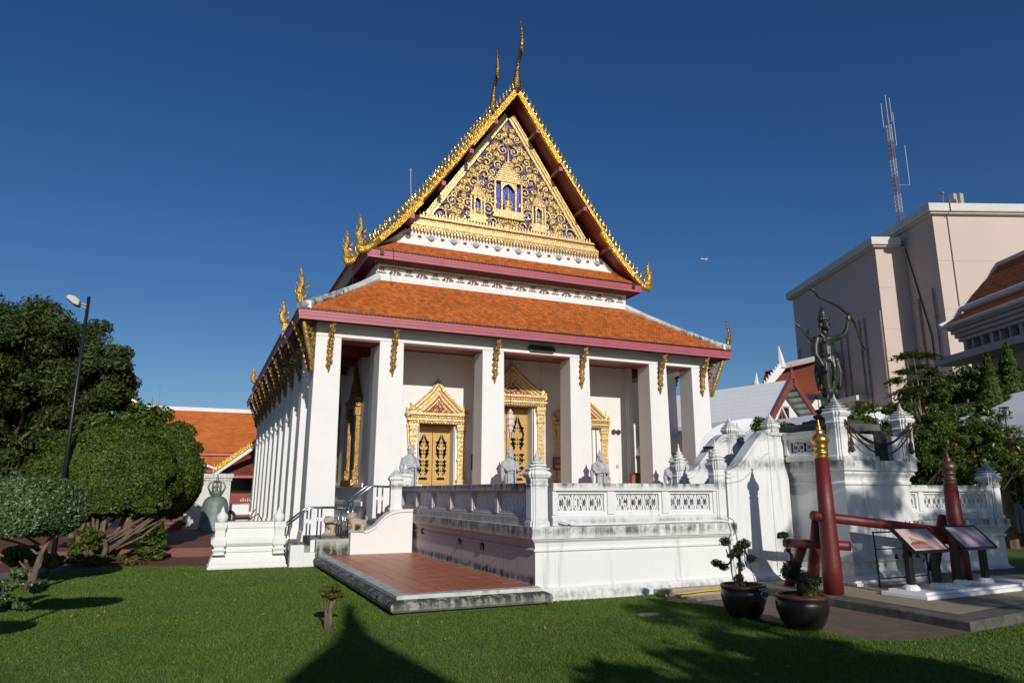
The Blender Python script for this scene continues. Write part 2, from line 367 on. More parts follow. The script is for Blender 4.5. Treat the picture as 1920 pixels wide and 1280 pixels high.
def inpoly(X, Y, poly):
    c = np.zeros(len(X), bool); j = len(poly)-1
    for i in range(len(poly)):
        xi, yi = poly[i]; xj, yj = poly[j]
        c ^= ((yi > Y) != (yj > Y)) & (X < (xj-xi)*(Y-yi)/(yj-yi+1e-12)+xi); j = i
    return c
# grass blades: thin triangles, denser near the camera, clumpy; a few taller seed stalks
def grass():
    Xs = []; Ys = []
    for (x0, x1, y0, y1, n) in ((-2.5, 5.5, 3.6, 7, 260000), (-3.2, 8.3, 7, 10.2, 220000), (-4, 3, 10, 13.5, 100000), (-4.2, 2.6, 13.5, 17.8, 70000), (5.5, 13, 3.6, 7, 150000)):
        Xs.append(RNG.uniform(x0, x1, n)); Ys.append(RNG.uniform(y0, y1, n))
    X = np.concatenate(Xs); Y = np.concatenate(Ys)
    for q in (LAWN,):
        k = inpoly(X, Y, q); X, Y = X[k], Y[k]
    bare = ((X-5.62)/.22)**2+((Y-8.25)/.10)**2 < 1+.6*RNG.random(len(X)); X, Y = X[~bare], Y[~bare]
    n = len(X); d = np.hypot(X, Y); h = (.012+.016*RNG.random(n))*(1+.35*np.sin(X*1.7+np.sin(Y*1.3)*2)*np.sin(Y*2.1))
    edge = (np.abs(X-6.7) < .35) & (Y > 5.6); h[edge] *= 1.7
    w = (.0016+.00028*d)*(.7+.6*RNG.random(n)); tall = RNG.random(n) < .0016; h[tall] *= 2.6; w[tall] *= .7
    a = RNG.uniform(0, 2*PI, n); ca, sa = np.cos(a), np.sin(a); lx = RNG.normal(0, .55, n)*h; ly = RNG.normal(0, .55, n)*h
    V = np.zeros((n, 3, 3)); V[:, 0] = np.stack([X-ca*w, Y-sa*w, np.zeros(n)], 1); V[:, 1] = np.stack([X+ca*w, Y+sa*w, np.zeros(n)], 1); V[:, 2] = np.stack([X+lx, Y+ly, h], 1)
    me = bpy.data.meshes.new('grass'); me.vertices.add(3*n); me.vertices.foreach_set('co', V.astype('f').ravel())
    me.loops.add(3*n); me.loops.foreach_set('vertex_index', np.arange(3*n, dtype='i')); me.polygons.add(n)
    me.polygons.foreach_set('loop_start', np.arange(0, 3*n, 3, dtype='i')); me.polygons.foreach_set('loop_total', np.full(n, 3, 'i'))
    me.materials.append(LGRS); me.update(calc_edges=True)
    o = obj('grass', me); tag(o, 'short mown green grass blades of the lawn before the chapel', 'grass'); o['kind'] = 'stuff'
grass()
n = 420; X = RNG.uniform(-3, 8, n); Y = RNG.uniform(4.5, 16, n); k = inpoly(X, Y, LAWN); X, Y = X[k], Y[k]
P_ = np.stack([X, Y, .03+.01*RNG.random(len(X))], 1); leaves('fallen_leaves', P_, np.tile([0, 0, 1.], (len(X), 1)), .022, simple('dry_leaf', (.30, .20, .07), (.16, .10, .04), 20, .8), None, .5, .5, kind='stuff', label='scattered dry fallen leaves lying on the lawn', category='leaves')
sheet('brick_paving', [(-30, 17.0), (-3.6, 15.9), (-3.0, 17.0), (-1.6, 17.9), (.2, 17.3), (1.6, 17.2), (2.0, 60), (-30, 60)], -.015, BRICKP)
m = M(); m.box(-9, 20.2, -.02, 1.25, 20.45, .2); m.box(-9, 20.45, -.02, 1.25, 33, .195); o = m.build('raised_brick_paving', [BRICKP]); o['kind'] = 'structure'
sheet('stone_path_strip', [(-6, 15.2), (-3.6, 15.95), (-2.9, 17.1), (-1.7, 19.9), (-2.3, 20), (-3.6, 17.5), (-6.3, 15.8)], -.008, PAVE)
sheet('brown_paving', [(6.6, 5.9), (7.2, 5.72), (8.5, 5.6), (8.45, 9.8), (6.6, 9.8)], -.012, BRWN)
# broken sandstone slabs along the wall foot
for i, (x0, y0, x1, y1, z) in enumerate(((6.95, 9.42, 8.35, 9.62, .055), (6.78, 9.62, 8.35, 9.78, .09), (7.0, 9.02, 7.7, 9.34, .02), (7.75, 9.0, 8.3, 9.36, .025))):
    m = M(); m.prism([(x0+.03*random.random(), y0), (x1, y0+.02*random.random()), (x1-.02, y1), ((x0+x1)/2, y1+.01), (x0-.03, y1-.02)], 'z', -.02, z)
    o = m.build('sandstone_slab', SAND, bevel=.008); tag(o, ['longest pale sandstone slab lying at the foot of the terrace wall behind the first pot', 'upper pale sandstone slab tucked against the terrace wall foot', 'small flat sandstone slab at the lawn edge left of the first pot', 'flat sandstone slab half hidden behind the first pot'][i], 'stone slab')
m = M(); m.tube([(6.85, 9.36, .05), (7.5, 9.37, .075), (8.3, 9.39, .07)], .012, 6); tag(m.build('yellow_strap', YEL), 'thin yellow strap lying on the sandstone slabs by the wall', 'strap')
m = M(); m.lathe(5.62, 8.25, [(.17, 0), (.17, .012), (.15, .016)], 16, sy=.6); tag(m.build('ground_cover_plate', SAND), 'small worn stone plate sunk in the lawn before the terrace wall', 'cover plate')

# ------------------------------------------------------------------ chapel
CX = 9.70; CH = thing('temple_chapel', 'large white temple chapel with steep gilded gable, orange tiled roofs and a colonnade', 'temple', (CX, 31, 0))
def part(m, name, mats, par=None, **kw): return m.build(name, mats, par or CH, **kw)
YF, YW = 20.0, 22.2
# floor and hall body
m = M(); m.box(1.9, 19.3, -.02, 17.5, 43, .24); part(m, 'gallery_floor', STEP)
m = M()
holes = [(7.05-.62, 7.05+.62, 3.78), (CX-.62+.35-.3, CX+.9, 4.5), (12.35-.62, 12.35+.62, 3.86)]
holes[1] = (CX-.85, CX+.85, 4.5)
x = 4.82
for a, b_, zt in holes:
    m.box(x, YW, .24, a, YW+.6, 9.2); m.box(a, YW, zt, b_, YW+.6, 9.2); x = b_
m.box(x, YW, .24, 14.6, YW+.6, 9.2)
part(m, 'front_wall', WARM)
m = M(); wy = [22.8, 23.6, 25.0]
m.box(4.82, 22.8, .24, 5.3, 23.65, 9.2); m.box(4.82, 23.65, .24, 5.3, 25.0, 1.95); m.box(4.82, 23.65, 4.4, 5.3, 25.0, 9.2)
for y in range(10): 
    y0 = 25+1.6*y; m.box(4.82, y0, .24, 5.3, y0+.85, 9.2); m.box(4.82, y0+.85, .24, 5.3, y0+1.6, 1.95); m.box(4.82, y0+.85, 4.4, 5.3, y0+1.6, 9.2)
part(m, 'left_wall', WARM)
m = M(); m.box(14.1, 22.8, .24, 14.6, 41, 9.2); part(m, 'right_wall', WARM)
m = M(); m.box(5.3, 22.85, .24, 14.1, 22.9, 5.2); part(m, 'dark_interior_screen', BLACKG) if False else None
# hall plinth mouldings on the left side
m = M()
for z0, z1, d in ((.24, .55, .32), (.55, .75, .22), (.75, 1.15, .14), (1.15, 1.3, .2), (1.3, 1.72, .10), (1.72, 1.86, .2)):
    m.box(4.82-d, 22.2-d*.6, z0, 4.819, 41, z1)
part(m, 'plinth_moulding', WARM, bevel=.02)
for px in (4.74, 14.42):
    m = M(); m.box(px, 22.1, 1.0, px+.28, 22.199, 6.3); m.box(px+.05, 22.04, 1.0, px+.2, 22.099, 6.3); part(m, 'corner_pilaster', WARM)
for px in (8.32, 10.95):
    m = M(); m.box(px-.06, 22.15, 1.0, px+.06, 22.199, 6.3); part(m, 'wall_pilaster', WARM)
# columns
def column(x, y):
    m = M(); m.frus(x, y, .24, 6.34, .405, .405, .36, .36); m.frus(x, y, .24, .55, .47, .47, .43, .43); return part(m, 'column', WARM, bevel=.02)
FX = [3.07, 4.92, 8.18, 11.29, 14.42, 16.24]
for x in FX: column(x, YF+.4)
SY = [YF+.4+2.0*i for i in range(1, 11)]
for y in SY: column(3.02, y); column(16.30, y)
# lintels with red painted soffits, red gallery ceiling
m = M(); m.box(2.72, YF+.02, 5.96, 16.60, YF+.70, 6.42); m.box(2.72, YF+.70, 5.96, 3.34, 41, 6.42); m.box(15.98, YF+.70, 5.96, 16.6, 41, 6.42); part(m, 'lintel', WARM)
for i in range(5):
    m = M(); m.box(FX[i]+.37, YF+.05, 5.90, FX[i+1]-.37, YF+.68, 5.956); part(m, 'soffit_board', RED)
m = M(); m.box(3.34, YF+.7, 6.15, 4.8, 41, 6.2); m.box(4.8, YF+.7, 6.15, 14.6, 22.19, 6.2); m.box(14.61, YF+.7, 6.15, 15.97, 41, 6.2); part(m, 'gallery_ceiling', RED)
for y in [22.3]+SY:
    m = M(); m.box(3.35, y-.12, 5.9, 4.75, y+.12, 6.15); part(m, 'ceiling_beam', RED)
    m = M(); m.box(14.62, y-.12, 5.9, 15.95, y+.12, 6.15); part(m, 'ceiling_beam', RED)
# roofs -----------------------------------------------------------
def tiles(m, e0, e1, t0, t1, w=.15, rows=28, th=.034, edge=.05):
    # e0,e1 eave ends; t0,t1 top ends (world); a field of lapping tiles with raised lower edges
    e0, e1, t0, t1 = map(Vector, (e0, e1, t0, t1)); nrm = (e1-e0).cross(t0-e0).normalized()
    if nrm.z < 0: nrm = -nrm
    U = (e1-e0).normalized(); o = e0
    for i in range(rows):
        a, b2 = i/rows, (i+1.18)/rows
        L = e0.lerp(t0, a); Rr = e1.lerp(t1, a); L2 = e0.lerp(t0, min(b2, 1)); n = (L-o).dot(U); n1 = (Rr-o).dot(U)
        S = (L2-L)-U*(L2-L).dot(U)
        base = L-U*(L-o).dot(U)
        k0 = math.floor(n/w)+(.5 if i % 2 else 0); k = k0
        while k*w < n1:
            u0 = max(k*w, n); u1 = min((k+1)*w, n1)-.006
            if u1-u0 > .02:
                j = RNG.random()*.006
                A = base+U*u0+nrm*(th+j); B = base+U*u1+nrm*(th+j); Cc = B+S-nrm*(th*.8); D = A+S-nrm*(th*.8)
                m.add([A-nrm*th*.9, B-nrm*th*.9, B, A, Cc, D], [(0, 1, 2, 3), (3, 2, 4, 5)])
            k += 1
def slab(m, a, b, c, d, th=.08):
    a, b, c, d = map(Vector, (a, b, c, d)); n = (b-a).cross(d-a).normalized()
    if n.z < 0: n = -n
    q = [a, b, c, d]; vs = [p-n*th for p in q]+[p-n*.004 for p in q]
    m.add(vs, [(0, 1, 2, 3), (4, 5, 6, 7), (0, 1, 5, 4), (1, 2, 6, 5), (2, 3, 7, 6), (3, 0, 4, 7)])
EX0, EX1, EY, EZ = 2.18, 17.22, 19.48, 6.56
TX0, TX1, TY, TZ = 4.86, 14.54, 22.16, 8.46
def roof_plane(name, e0, e1, t0, t1, w, rows, mat=TILE, under=MAROON, par=None):
    s_ = M(); slab(s_, e0, e1, t1, t0); r = s_.build(name, under, par or CH)
    q = M(); tiles(q, e0, e1, t0, t1, w, rows); q.build('roof_tiles', mat, r, kind='stuff'); return r
roof_plane('lower_front_roof', (EX0, EY, EZ), (EX1, EY, EZ), (TX0, TY, TZ), (TX1, TY, TZ), .125, 30)
roof_plane('lower_side_roof', (EX0, EY, EZ), (EX0, 24.0, EZ), (TX0, TY, TZ), (TX0, 24.0, TZ), .2, 16)
roof_plane('lower_side_roof', (EX1, EY, EZ), (EX1, 24.0, EZ), (TX1, TY, TZ), (TX1, 24.0, TZ), .2, 16)
for a0, a1, dz in ((24.0, 38.3, .22), (38.3, 42.4, 0)):
    for s_ in (0, 1):
        e, t_ = ((EX0, TX0), (EX1, TX1))[s_]
        roof_plane('lower_side_roof', (e, a0, EZ+dz), (e, a1, EZ+dz), (t_, a0, TZ+dz), (t_, a1, TZ+dz), .25, 12)
# hip ridges in weathered plaster
for (ex, tx) in ((EX0, TX0), (EX1, TX1)):
    m = M(); pts = []
    for i in range(9):
        q = i/8; pts.append(Vector((ex+(tx-ex)*q, EY+(TY-EY)*q, EZ+.08+(TZ-EZ)*q+.10*math.sin(q*PI)*-.6)))
    m.tube(pts, [.13, .13, .12, .12, .12, .12, .12, .13, .15], 8, 1.1); part(m, 'hip_ridge', RIDGE)
    m = M(); m.frus(ex+(.16 if ex < 9 else -.16), EY+.14, EZ+.02, EZ+.26, .13, .13, .12, .12); part(m, 'ridge_end', WHITE, bevel=.02)
# fascias and the dark row of tile ends above them
def fascia(a, b, z, h=.26, th=.06, out=(0, -1), mat=PINK):
    a = Vector((*a, 0)); b = Vector((*b, 0)); o_ = Vector((*out, 0)); m = M()
    def strip(z0, z1, d0, d1):
        q = [a+o_*d0, b+o_*d0, b+o_*d1, a+o_*d1]; m.add([(v.x, v.y, z0) for v in q]+[(v.x, v.y, z1) for v in q], [(0, 3, 2, 1), (4, 5, 6, 7), (0, 1, 5, 4), (1, 2, 6, 5), (2, 3, 7, 6), (3, 0, 4, 7)])
    strip(z-h, z-h*.62, 0, th*.55); strip(z-h*.62, z-h*.30, 0, th*.8); strip(z-h*.30, z, 0, th); f = part(m, 'fascia', mat)
    m = M(); L = (b-a).length; n = int(L/.125); u = (b-a).normalized()
    for i in range(n):
        c = a+u*(i+.5)*.125; q0 = c-u*.040; q1 = c+u*.040
        vs = [q0-o_*.02, q1-o_*.02, q1+o_*.085, q0+o_*.085]
        m.add([(v.x, v.y, z+.002) for v in vs]+[(v.x, v.y, z+.055) for v in vs], [(0, 3, 2, 1), (4, 5, 6, 7), (0, 1, 5, 4), (1, 2, 6, 5), (2, 3, 7, 6), (3, 0, 4, 7)])
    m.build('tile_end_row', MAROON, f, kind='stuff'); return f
fascia((EX0, EY), (EX1, EY), EZ-.02)
fascia((EX0, 24.0), (EX0, EY), EZ-.02, out=(-1, 0)); fascia((EX1, EY), (EX1, 24.0), EZ-.02, out=(1, 0))
fascia((EX0, 38.3), (EX0, 24.0), EZ+.2, out=(-1, 0)); fascia((EX0, 42.4), (EX0, 38.3), EZ-.02, out=(-1, 0)); fascia((EX1, 24.0), (EX1, 42), EZ+.2, out=(1, 0))
for y in (24.0, 38.3):
    m = M(); m.prism([(EX0-.06, EZ-.25), (EX0+.6, EZ+.2), (EX0+.6, EZ+.62), (EX0-.06, EZ+.22)], 'y', y-.05, y); part(m, 'step_board', PINK)
    m = M(); m.prism([(EX0+.02, EZ+.02), (EX0+.35, EZ+.25), (EX0+.35, EZ+.40), (EX0+.02, EZ+.2)], 'y', y-.062, y-.052); part(m, 'white_step_panel', WHITE)
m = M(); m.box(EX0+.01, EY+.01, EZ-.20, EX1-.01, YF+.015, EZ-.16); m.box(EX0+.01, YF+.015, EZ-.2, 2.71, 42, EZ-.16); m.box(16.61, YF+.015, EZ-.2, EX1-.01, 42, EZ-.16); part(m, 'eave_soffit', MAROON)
# frieze under the second eave, with painted relief flowers
m = M(); m.prism([(22.199, 8.40), (22.02, 8.44), (22.02, 8.50), (22.1, 8.60), (22.15, 8.66), (22.199, 8.66)], 'x', 4.80, 14.62); m.box(4.72, 22.0, 8.40, 4.81, 26, 8.6); part(m, 'frieze_curb', WHITE)
m = M(); m.prism([(22.199, 8.62), (22.16, 8.66), (22.08, 9.02), (22.199, 9.02)], 'x', 4.84, 14.56); part(m, 'frieze', WARM)
def flowerA():
    q = M()
    for i in range(5):
        a = -PI*.1+i*PI*1.2/4; q.ell((math.cos(a)*.07, -.02, math.sin(a)*.055), (.030, .022, .03), 6, 4)
    q.ell((0, -.03, 0), (.035, .03, .035), 6, 4); return q
def flowerB():
    q = M()
    for i in range(7):
        a = i*2*PI/7; q.ell((math.cos(a)*.13, -.02, math.sin(a)*.05-.02), (.035, .02, .024), 6, 4)
    q.ell((.0, -.03, .03), (.04, .03, .04), 6, 4); q.ell((-.17, -.02, -.05), (.05, .02, .02), 6, 4); q.ell((.17, -.02, -.05), (.05, .02, .02), 6, 4); return q
meA = flowerA().mesh('relief_flower', CLAYRED, True); meB = flowerB().mesh('relief_flower', CLAYRED, True)
lq = M()
for s_ in (-1, 1): lq.ell((s_*.10, -.01, 0), (.11, .012, .028), 8, 4)
lq.ell((0, -.01, .06), (.02, .012, .07), 6, 4); meL = lq.mesh('relief_leaf', GREYB, True)
for i in range(11):
    x = 4.98+i*.93
    for me, dx, z, sc in ((meA, 0, 8.86, 1.0), (meB, .46, 8.80, 1.0), (meL, .23, 8.92, 1.0), (meL, .69, 8.92, .9), (meL, 0, 8.75, .8), (meL, .46, 8.94, 1)):
        if x+dx > 14.5: continue
        o = obj('relief_flower' if me != meL else 'relief_leaf', me, CH); o.location = (x+dx, 22.12-(z-8.66)*.12, z); o.matrix_parent_inverse = pinv(CH); o.scale = (sc, 1, sc)
m = M(); m.box(4.80, 22.03, 9.02, 14.60, 22.199, 9.08); m.box(4.72, 21.96, 9.08, 14.68, 22.199, 9.14); m.box(4.64, 21.88, 9.14, 14.76, 22.199, 9.20); part(m, 'cornice_board', BROWNW)
# second eave and its narrow roof strip
E2X0, E2X1, E2Y, E2Z = 4.42, 14.92, 21.60, 9.33
roof_plane('upper_skirt_roof', (E2X0, E2Y, E2Z), (E2X1, E2Y, E2Z), (5.32, 22.34, 9.95), (14.12, 22.34, 9.95), .125, 9)
fascia((E2X0, E2Y), (E2X1, E2Y), E2Z-.02, .25)
fascia((E2X0, 24.0), (E2X0, E2Y), E2Z-.02, .25, out=(-1, 0)); fascia((E2X1, E2Y), (E2X1, 24.0), E2Z-.02, .25, out=(1, 0))
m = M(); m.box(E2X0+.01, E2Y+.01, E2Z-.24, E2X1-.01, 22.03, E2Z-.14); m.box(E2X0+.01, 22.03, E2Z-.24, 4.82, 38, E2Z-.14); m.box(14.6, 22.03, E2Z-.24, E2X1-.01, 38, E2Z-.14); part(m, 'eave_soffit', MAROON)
for x in (E2X0+.42, E2X1-.38):
    m = M(); m.box(x-.06, E2Y-.10, E2Z-.17, x+.06, E2Y-.0601, E2Z+.05); part(m, 'fascia_clip', MAROON)
# flower band, lotus tooth band, gilded cornice and pediment
m = M(); m.prism([(5.1, 9.9), (14.3, 9.9), (13.58, 10.50), (5.84, 10.50)], 'y', 22.36, 22.9); part(m, 'flower_band', WARM)
m = M(); m.tube([(5.3, 22.33, 9.97), (14.1, 22.33, 9.97)], .045, 6); m.tube([(4.6, 21.9, 9.45), (5.25, 22.32, 9.97), (5.84, 22.36, 10.48)], [.05, .06, .05], 6); m.tube([(14.75, 21.9, 9.45), (14.15, 22.32, 9.97), (13.58, 22.36, 10.48)], [.05, .06, .05], 6); part(m, 'plaster_roll', WHITE)
dotm = M(); dotm.ell((0, 0, 0), (.075, .03, .055), 8, 5); dotm = dotm.mesh('relief_bud', CLAYRED, True)
cupm = M(); cupm.prism([(-.12, .04), (-.06, -.03), (0, -.055), (.06, -.03), (.12, .04), (.05, .0), (0, -.01), (-.05, 0)], 'y', -.03, .02); cupm = cupm.mesh('relief_cup', CLAYRED)
plm = M()
for k in range(-2, 3): plm.ell((k*.045, 0, .09-.012*abs(k)), (.018, .02, .085), 6, 4)
plm.tube([(-.2, 0, .1), (-.11, 0, .03), (0, 0, -.01), (.11, 0, .03), (.2, 0, .1)], .012, 5); plm = plm.mesh('relief_leaf', GREYB, True)
for i in range(19):
    x = 5.90+i*.42; z = 10.24
    if i % 2: o = obj('relief_bud', dotm, CH); o.location = (x, 22.355, z+.04)
    else:
        o = obj('relief_cup', cupm, CH); o.location = (x, 22.355, z-.03); o.matrix_parent_inverse = pinv(CH); o = obj('relief_leaf', plm, CH); o.location = (x, 22.35, z-.01)
    o.matrix_parent_inverse = pinv(CH)
tm = M(); tm.prism([(-.05, .10), (-.055, 0), (-.02, -.10), (0, -.145), (.02, -.10), (.055, 0), (.05, .10)], 'y', -.07, .02); tm.ell((0, -.08, .01), (.03, .04, .06), 6, 4); tm = tm.mesh('lotus_tooth', PGOLD)
n = 62
for i in range(n):
    o = obj('lotus_tooth', tm, CH); o.location = (5.92+(13.44-5.92)*(i+.5)/n, 22.26, 10.57); o.matrix_parent_inverse = pinv(CH)
m = M()
for z0, z1, d in ((10.48, 10.56, .10), (10.64, 10.72, .26), (10.72, 10.79, .20), (10.79, 10.94, .14), (10.94, 11.0, .24), (11.0, 11.05, .16)):
    hw = 3.80-(z0-10.48)*.45; m.box(CX-hw, 22.42-d, z0, CX+hw, 22.9, z1)
part(m, 'gilded_cornice', PGOLD, bevel=.01)
m = M()
for i in range(58):
    x = CX-3.4+6.8*i/57; m.prism([(x-.05, 11.05), (x, 11.21+.03*(i % 2)), (x+.05, 11.05)], 'y', 22.27, 22.31)
for i in range(80):
    x = CX-3.6+7.2*i/79; m.ell((x, 22.28, 10.865), (.032, .03, .035), 6, 4)
part(m, 'cornice_leaf_row', PGOLD, kind='stuff')
PA, PB, PH = 15.58, 11.05, 3.02
m = M(); m.prism([(CX-PH, PB), (CX+PH, PB), (CX, PA)], 'y', 22.5, 22.9); PEDI = part(m, 'pediment', BLUE)
for s_ in (-1, 1):
    m = M(); d = Vector((s_*PH, 0, PB-PA)).normalized(); nrm = Vector((-d.z*s_, 0, d.x*s_)); nrm = nrm if nrm.z > 0 else -nrm
    A = Vector((CX, 22.34, PA)); B = Vector((CX+s_*PH, 22.34, PB))
    for w0, w1, y0 in ((0, .10, 22.36), (.10, .19, 22.30), (.19, .25, 22.26)):
        q = [A+nrm*w0, B+nrm*w0, B+nrm*w1, A+nrm*w1]; m.add([(v.x, y0, v.z) for v in q]+[(v.x, 22.55, v.z) for v in q], [(0, 3, 2, 1), (4, 5, 6, 7), (0, 1, 5, 4), (1, 2, 6, 5), (2, 3, 7, 6), (3, 0, 4, 7)])
    part(m, 'raking_frame', PGOLD)
def inped(x, z, mar=.1): return z > PB+mar and abs(x-CX) < (PA-z-mar*1.4)*PH/(PA-PB)
NICHES = [(9.62, 11.62, 1.32, 1.25), (8.30, 11.35, .62, .86), (10.92, 11.35, .62, .86)]
NICHES = [(CX-.02, 11.78, 1.08, 1.30), (CX-1.24, 11.44, .52, .82), (CX+1.24, 11.44, .52, .82)]
def inniche(x, z):
    return any(abs(x-a) < w/2+.04 and b2-.34 < z < b2+h+.55*(1-abs(x-a)/(w/2+.04)) for a, b2, w, h in NICHES)
def scroll(m, x, z, r, a0, turns, dirn, rad):
    pts = []; rr = []; n = int(9*turns)+6
    for i in range(n):
        q = i/(n-1); a = a0+dirn*q*turns*2*PI; k = r*(1-q*.86); pts.append((x+math.cos(a)*k, 22.42-.03*math.sin(q*PI), z+math.sin(a)*k)); rr.append(rad*(1.1-.6*q))
    m.tube(pts, rr, 5)
m = M(); lf = M(); rr = random.Random(5); cells = []
for tries in range(5200):
    x = CX+rr.uniform(0, PH); z = rr.uniform(PB+.1, PA-.35); r = rr.uniform(.10, .26)
    if not inped(x, z, r*.75) or not inped(x, z+r*.6, .08) or inniche(x, z) or inniche(2*CX-x, z): continue
    if any((x-a)**2+(z-b2)**2 < (.80*(r+c))**2 for a, b2, c in cells) or x-CX < r*.45: continue
    cells.append((x, z, r))
for (x, z, r) in cells:
    a0 = rr.uniform(0, 2*PI); tn = rr.uniform(1.1, 1.7); dn = rr.choice((-1, 1))
    for s_ in (1, -1):
        scroll(m, CX+s_*(x-CX), z, r, a0 if s_ > 0 else PI-a0, tn, dn*s_, .036)
        for k in range(7):
            a = (a0 if s_ > 0 else PI-a0)+k*.98; xx = CX+s_*(x-CX)+math.cos(a)*r*1.08; zz = z+math.sin(a)*r*1.08
            if not inped(xx, zz, .05) or inniche(xx, zz): continue
            dx, dz = math.cos(a+.5), math.sin(a+.5); w_ = .034; L_ = .13
            lf.add([(xx-dz*w_, 22.46, zz+dx*w_), (xx+dz*w_, 22.46, zz-dx*w_), (xx+dx*L_, 22.39, zz+dz*L_), (xx, 22.36, zz)], [(0, 3, 2), (3, 1, 2), (0, 1, 3)])
        m.ell((CX+s_*(x-CX), 22.43, z), (.05, .05, .05), 6, 4)
for tries in range(1300):
    x = CX+rr.uniform(-PH, PH); z = rr.uniform(PB+.02, PA-.05)
    if not inped(x, z, .04) or inniche(x, z): continue
    if min(((x-a)**2+(z-b2)**2)**.5/r for a, b2, r in cells+[(2*CX-a, b2, r) for a, b2, r in cells]) < .9: continue
    a = rr.uniform(0, 6.28); dx, dz = math.cos(a), math.sin(a); w_ = rr.uniform(.03, .05); L_ = rr.uniform(.09, .16)
    lf.add([(x-dz*w_, 22.47, z+dx*w_), (x+dz*w_, 22.47, z-dx*w_), (x+dx*L_, 22.41, z+dz*L_), (x, 22.39, z)], [(0, 3, 2), (3, 1, 2), (0, 1, 3)])
m.build('carved_scrolls', PGOLD, PEDI, kind='stuff', smooth=True); lf.build('carved_leaves', PGOLD, PEDI, kind='stuff')
m = M()
for i in range(420):
    x = CX+rr.uniform(-PH, PH); z = rr.uniform(PB+.05, PA-.2)
    if inped(x, z, .08) and not inniche(x, z): 
        a = rr.uniform(0, 6); m.ell((x, 22.475, z), (.012+.008*rr.random(), .01, .022), 5, 3)
m.build('mirror_pieces', MIRROR, PEDI, kind='stuff')
for ni, (nx, nz, w, h) in enumerate(NICHES):
    m = M(); yb = 22.46
    for z0, z1, e in ((-.30, -.22, .10), (-.22, -.14, .05), (-.14, -.06, .12), (-.06, 0, .04)): m.box(nx-w/2-e, 22.26, nz+z0, nx+w/2+e, yb, nz+z1)
    for s_ in (-1, 1):
        m.box(nx+s_*w/2-.03, 22.30, nz, nx+s_*w/2+.03, yb, nz+h*.9); m.box(nx+s_*w*.26-.03, 22.27, nz, nx+s_*w*.26+.03, yb, nz+h*.85)
    for k in range(8):
        ww = w*(.56-.062*k); z0 = nz+h*.88+k*h*.075
        for j in range(5): m.prism([(nx+ww*(j/2-1)*.92-.03*w, z0+h*.05), (nx+ww*(j/2-1)*.92+.03*w, z0+h*.05), (nx+ww*(j/2-1)*.92, z0+h*.12)], 'y', 22.28, 22.31)
        m.box(nx-ww, 22.28+.01*k, z0, nx+ww, yb, z0+h*.035); m.box(nx-ww*.80, 22.31+.01*k, z0+h*.035, nx+ww*.80, yb, z0+h*.075)
    m.tube([(nx, 22.36, nz+h*1.5), (nx, 22.36, nz+h*1.95)], [.06, .006], 6)
    m.prism([(nx-w*.26, nz+h*.88), (nx-w*.26, nz+h*.6), (nx-w*.16, nz+h*.74), (nx, nz+h*.84), (nx+w*.16, nz+h*.74), (nx+w*.26, nz+h*.6), (nx+w*.26, nz+h*.88)], 'y', 22.32, 22.36)
    nb = m.build('shrine_niche', PGOLD, PEDI, bevel=.006)
    m = M(); m.box(nx-w*.5+.03, 22.465, nz, nx+w*.5-.03, 22.495, nz+h*.88); m.build('blue_niche_back', BLUE, nb)
    m = M(); k = w*.52 if ni == 0 else w*.7
    m.lathe(nx, 22.36, [(.30*k, nz), (.34*k, nz+.06*k), (.22*k, nz+.12*k), (.30*k, nz+.2*k)], 10, sy=.5)
    m.ell((nx, 22.34, nz+.30*k), (.36*k, .1, .12*k), 10, 6); m.ell((nx, 22.36, nz+.58*k), (.16*k, .07, .26*k), 10, 6)
    for s_ in (-1, 1): m.tube([(nx+s_*.14*k, 22.34, nz+.75*k), (nx+s_*.30*k, 22.32, nz+.52*k), (nx+s_*.20*k, 22.30, nz+.36*k)], [.05*k, .045*k, .035*k], 6)
    m.ell((nx, 22.34, nz+.93*k), (.09*k, .06, .11*k), 8, 6); m.lathe(nx, 22.34, [(.10*k, nz+1.0*k), (.07*k, nz+1.08*k), (.04*k, nz+1.2*k), (.01*k, nz+1.5*k)], 8)
    m.build('seated_figure', PGOLD, nb, smooth=True)
# gable roof: two tiers along the ridge, bargeboards with flame teeth
PROF = [(0, 16.42), (1.5, 14.25), (2.45, 12.88), (3.4, 11.58), (4.3, 10.45), (5.0, 9.72), (5.42, 9.34)]
flm = M(); flm.tube([(0, 0, -.02), (.015, 0, .10), (.02, 0, .20), (-.005, 0, .31), (-.02, 0, .39)], [.035, .066, .058, .030, .004], 6, .6); flm.ell((.03, -.02, .13), (.03, .035, .05), 6, 4); flm = flm.mesh('flame_tooth', TEETH, True)
def pinterp(d):     # point on profile at arc length d
    for (a, b2), (c, e) in zip(PROF[:-1], PROF[1:]):
        L = math.hypot(c-a, e-b2)
        if d <= L: return a+(c-a)*d/L, b2+(e-b2)*d/L, math.atan2(e-b2, c-a)
        d -= L
    return PROF[-1][0], PROF[-1][1], math.atan2(PROF[-1][1]-PROF[-2][1], PROF[-1][0]-PROF[-2][0])
PLEN = sum(math.hypot(c-a, e-b2) for (a, b2), (c, e) in zip(PROF[:-1], PROF[1:]))
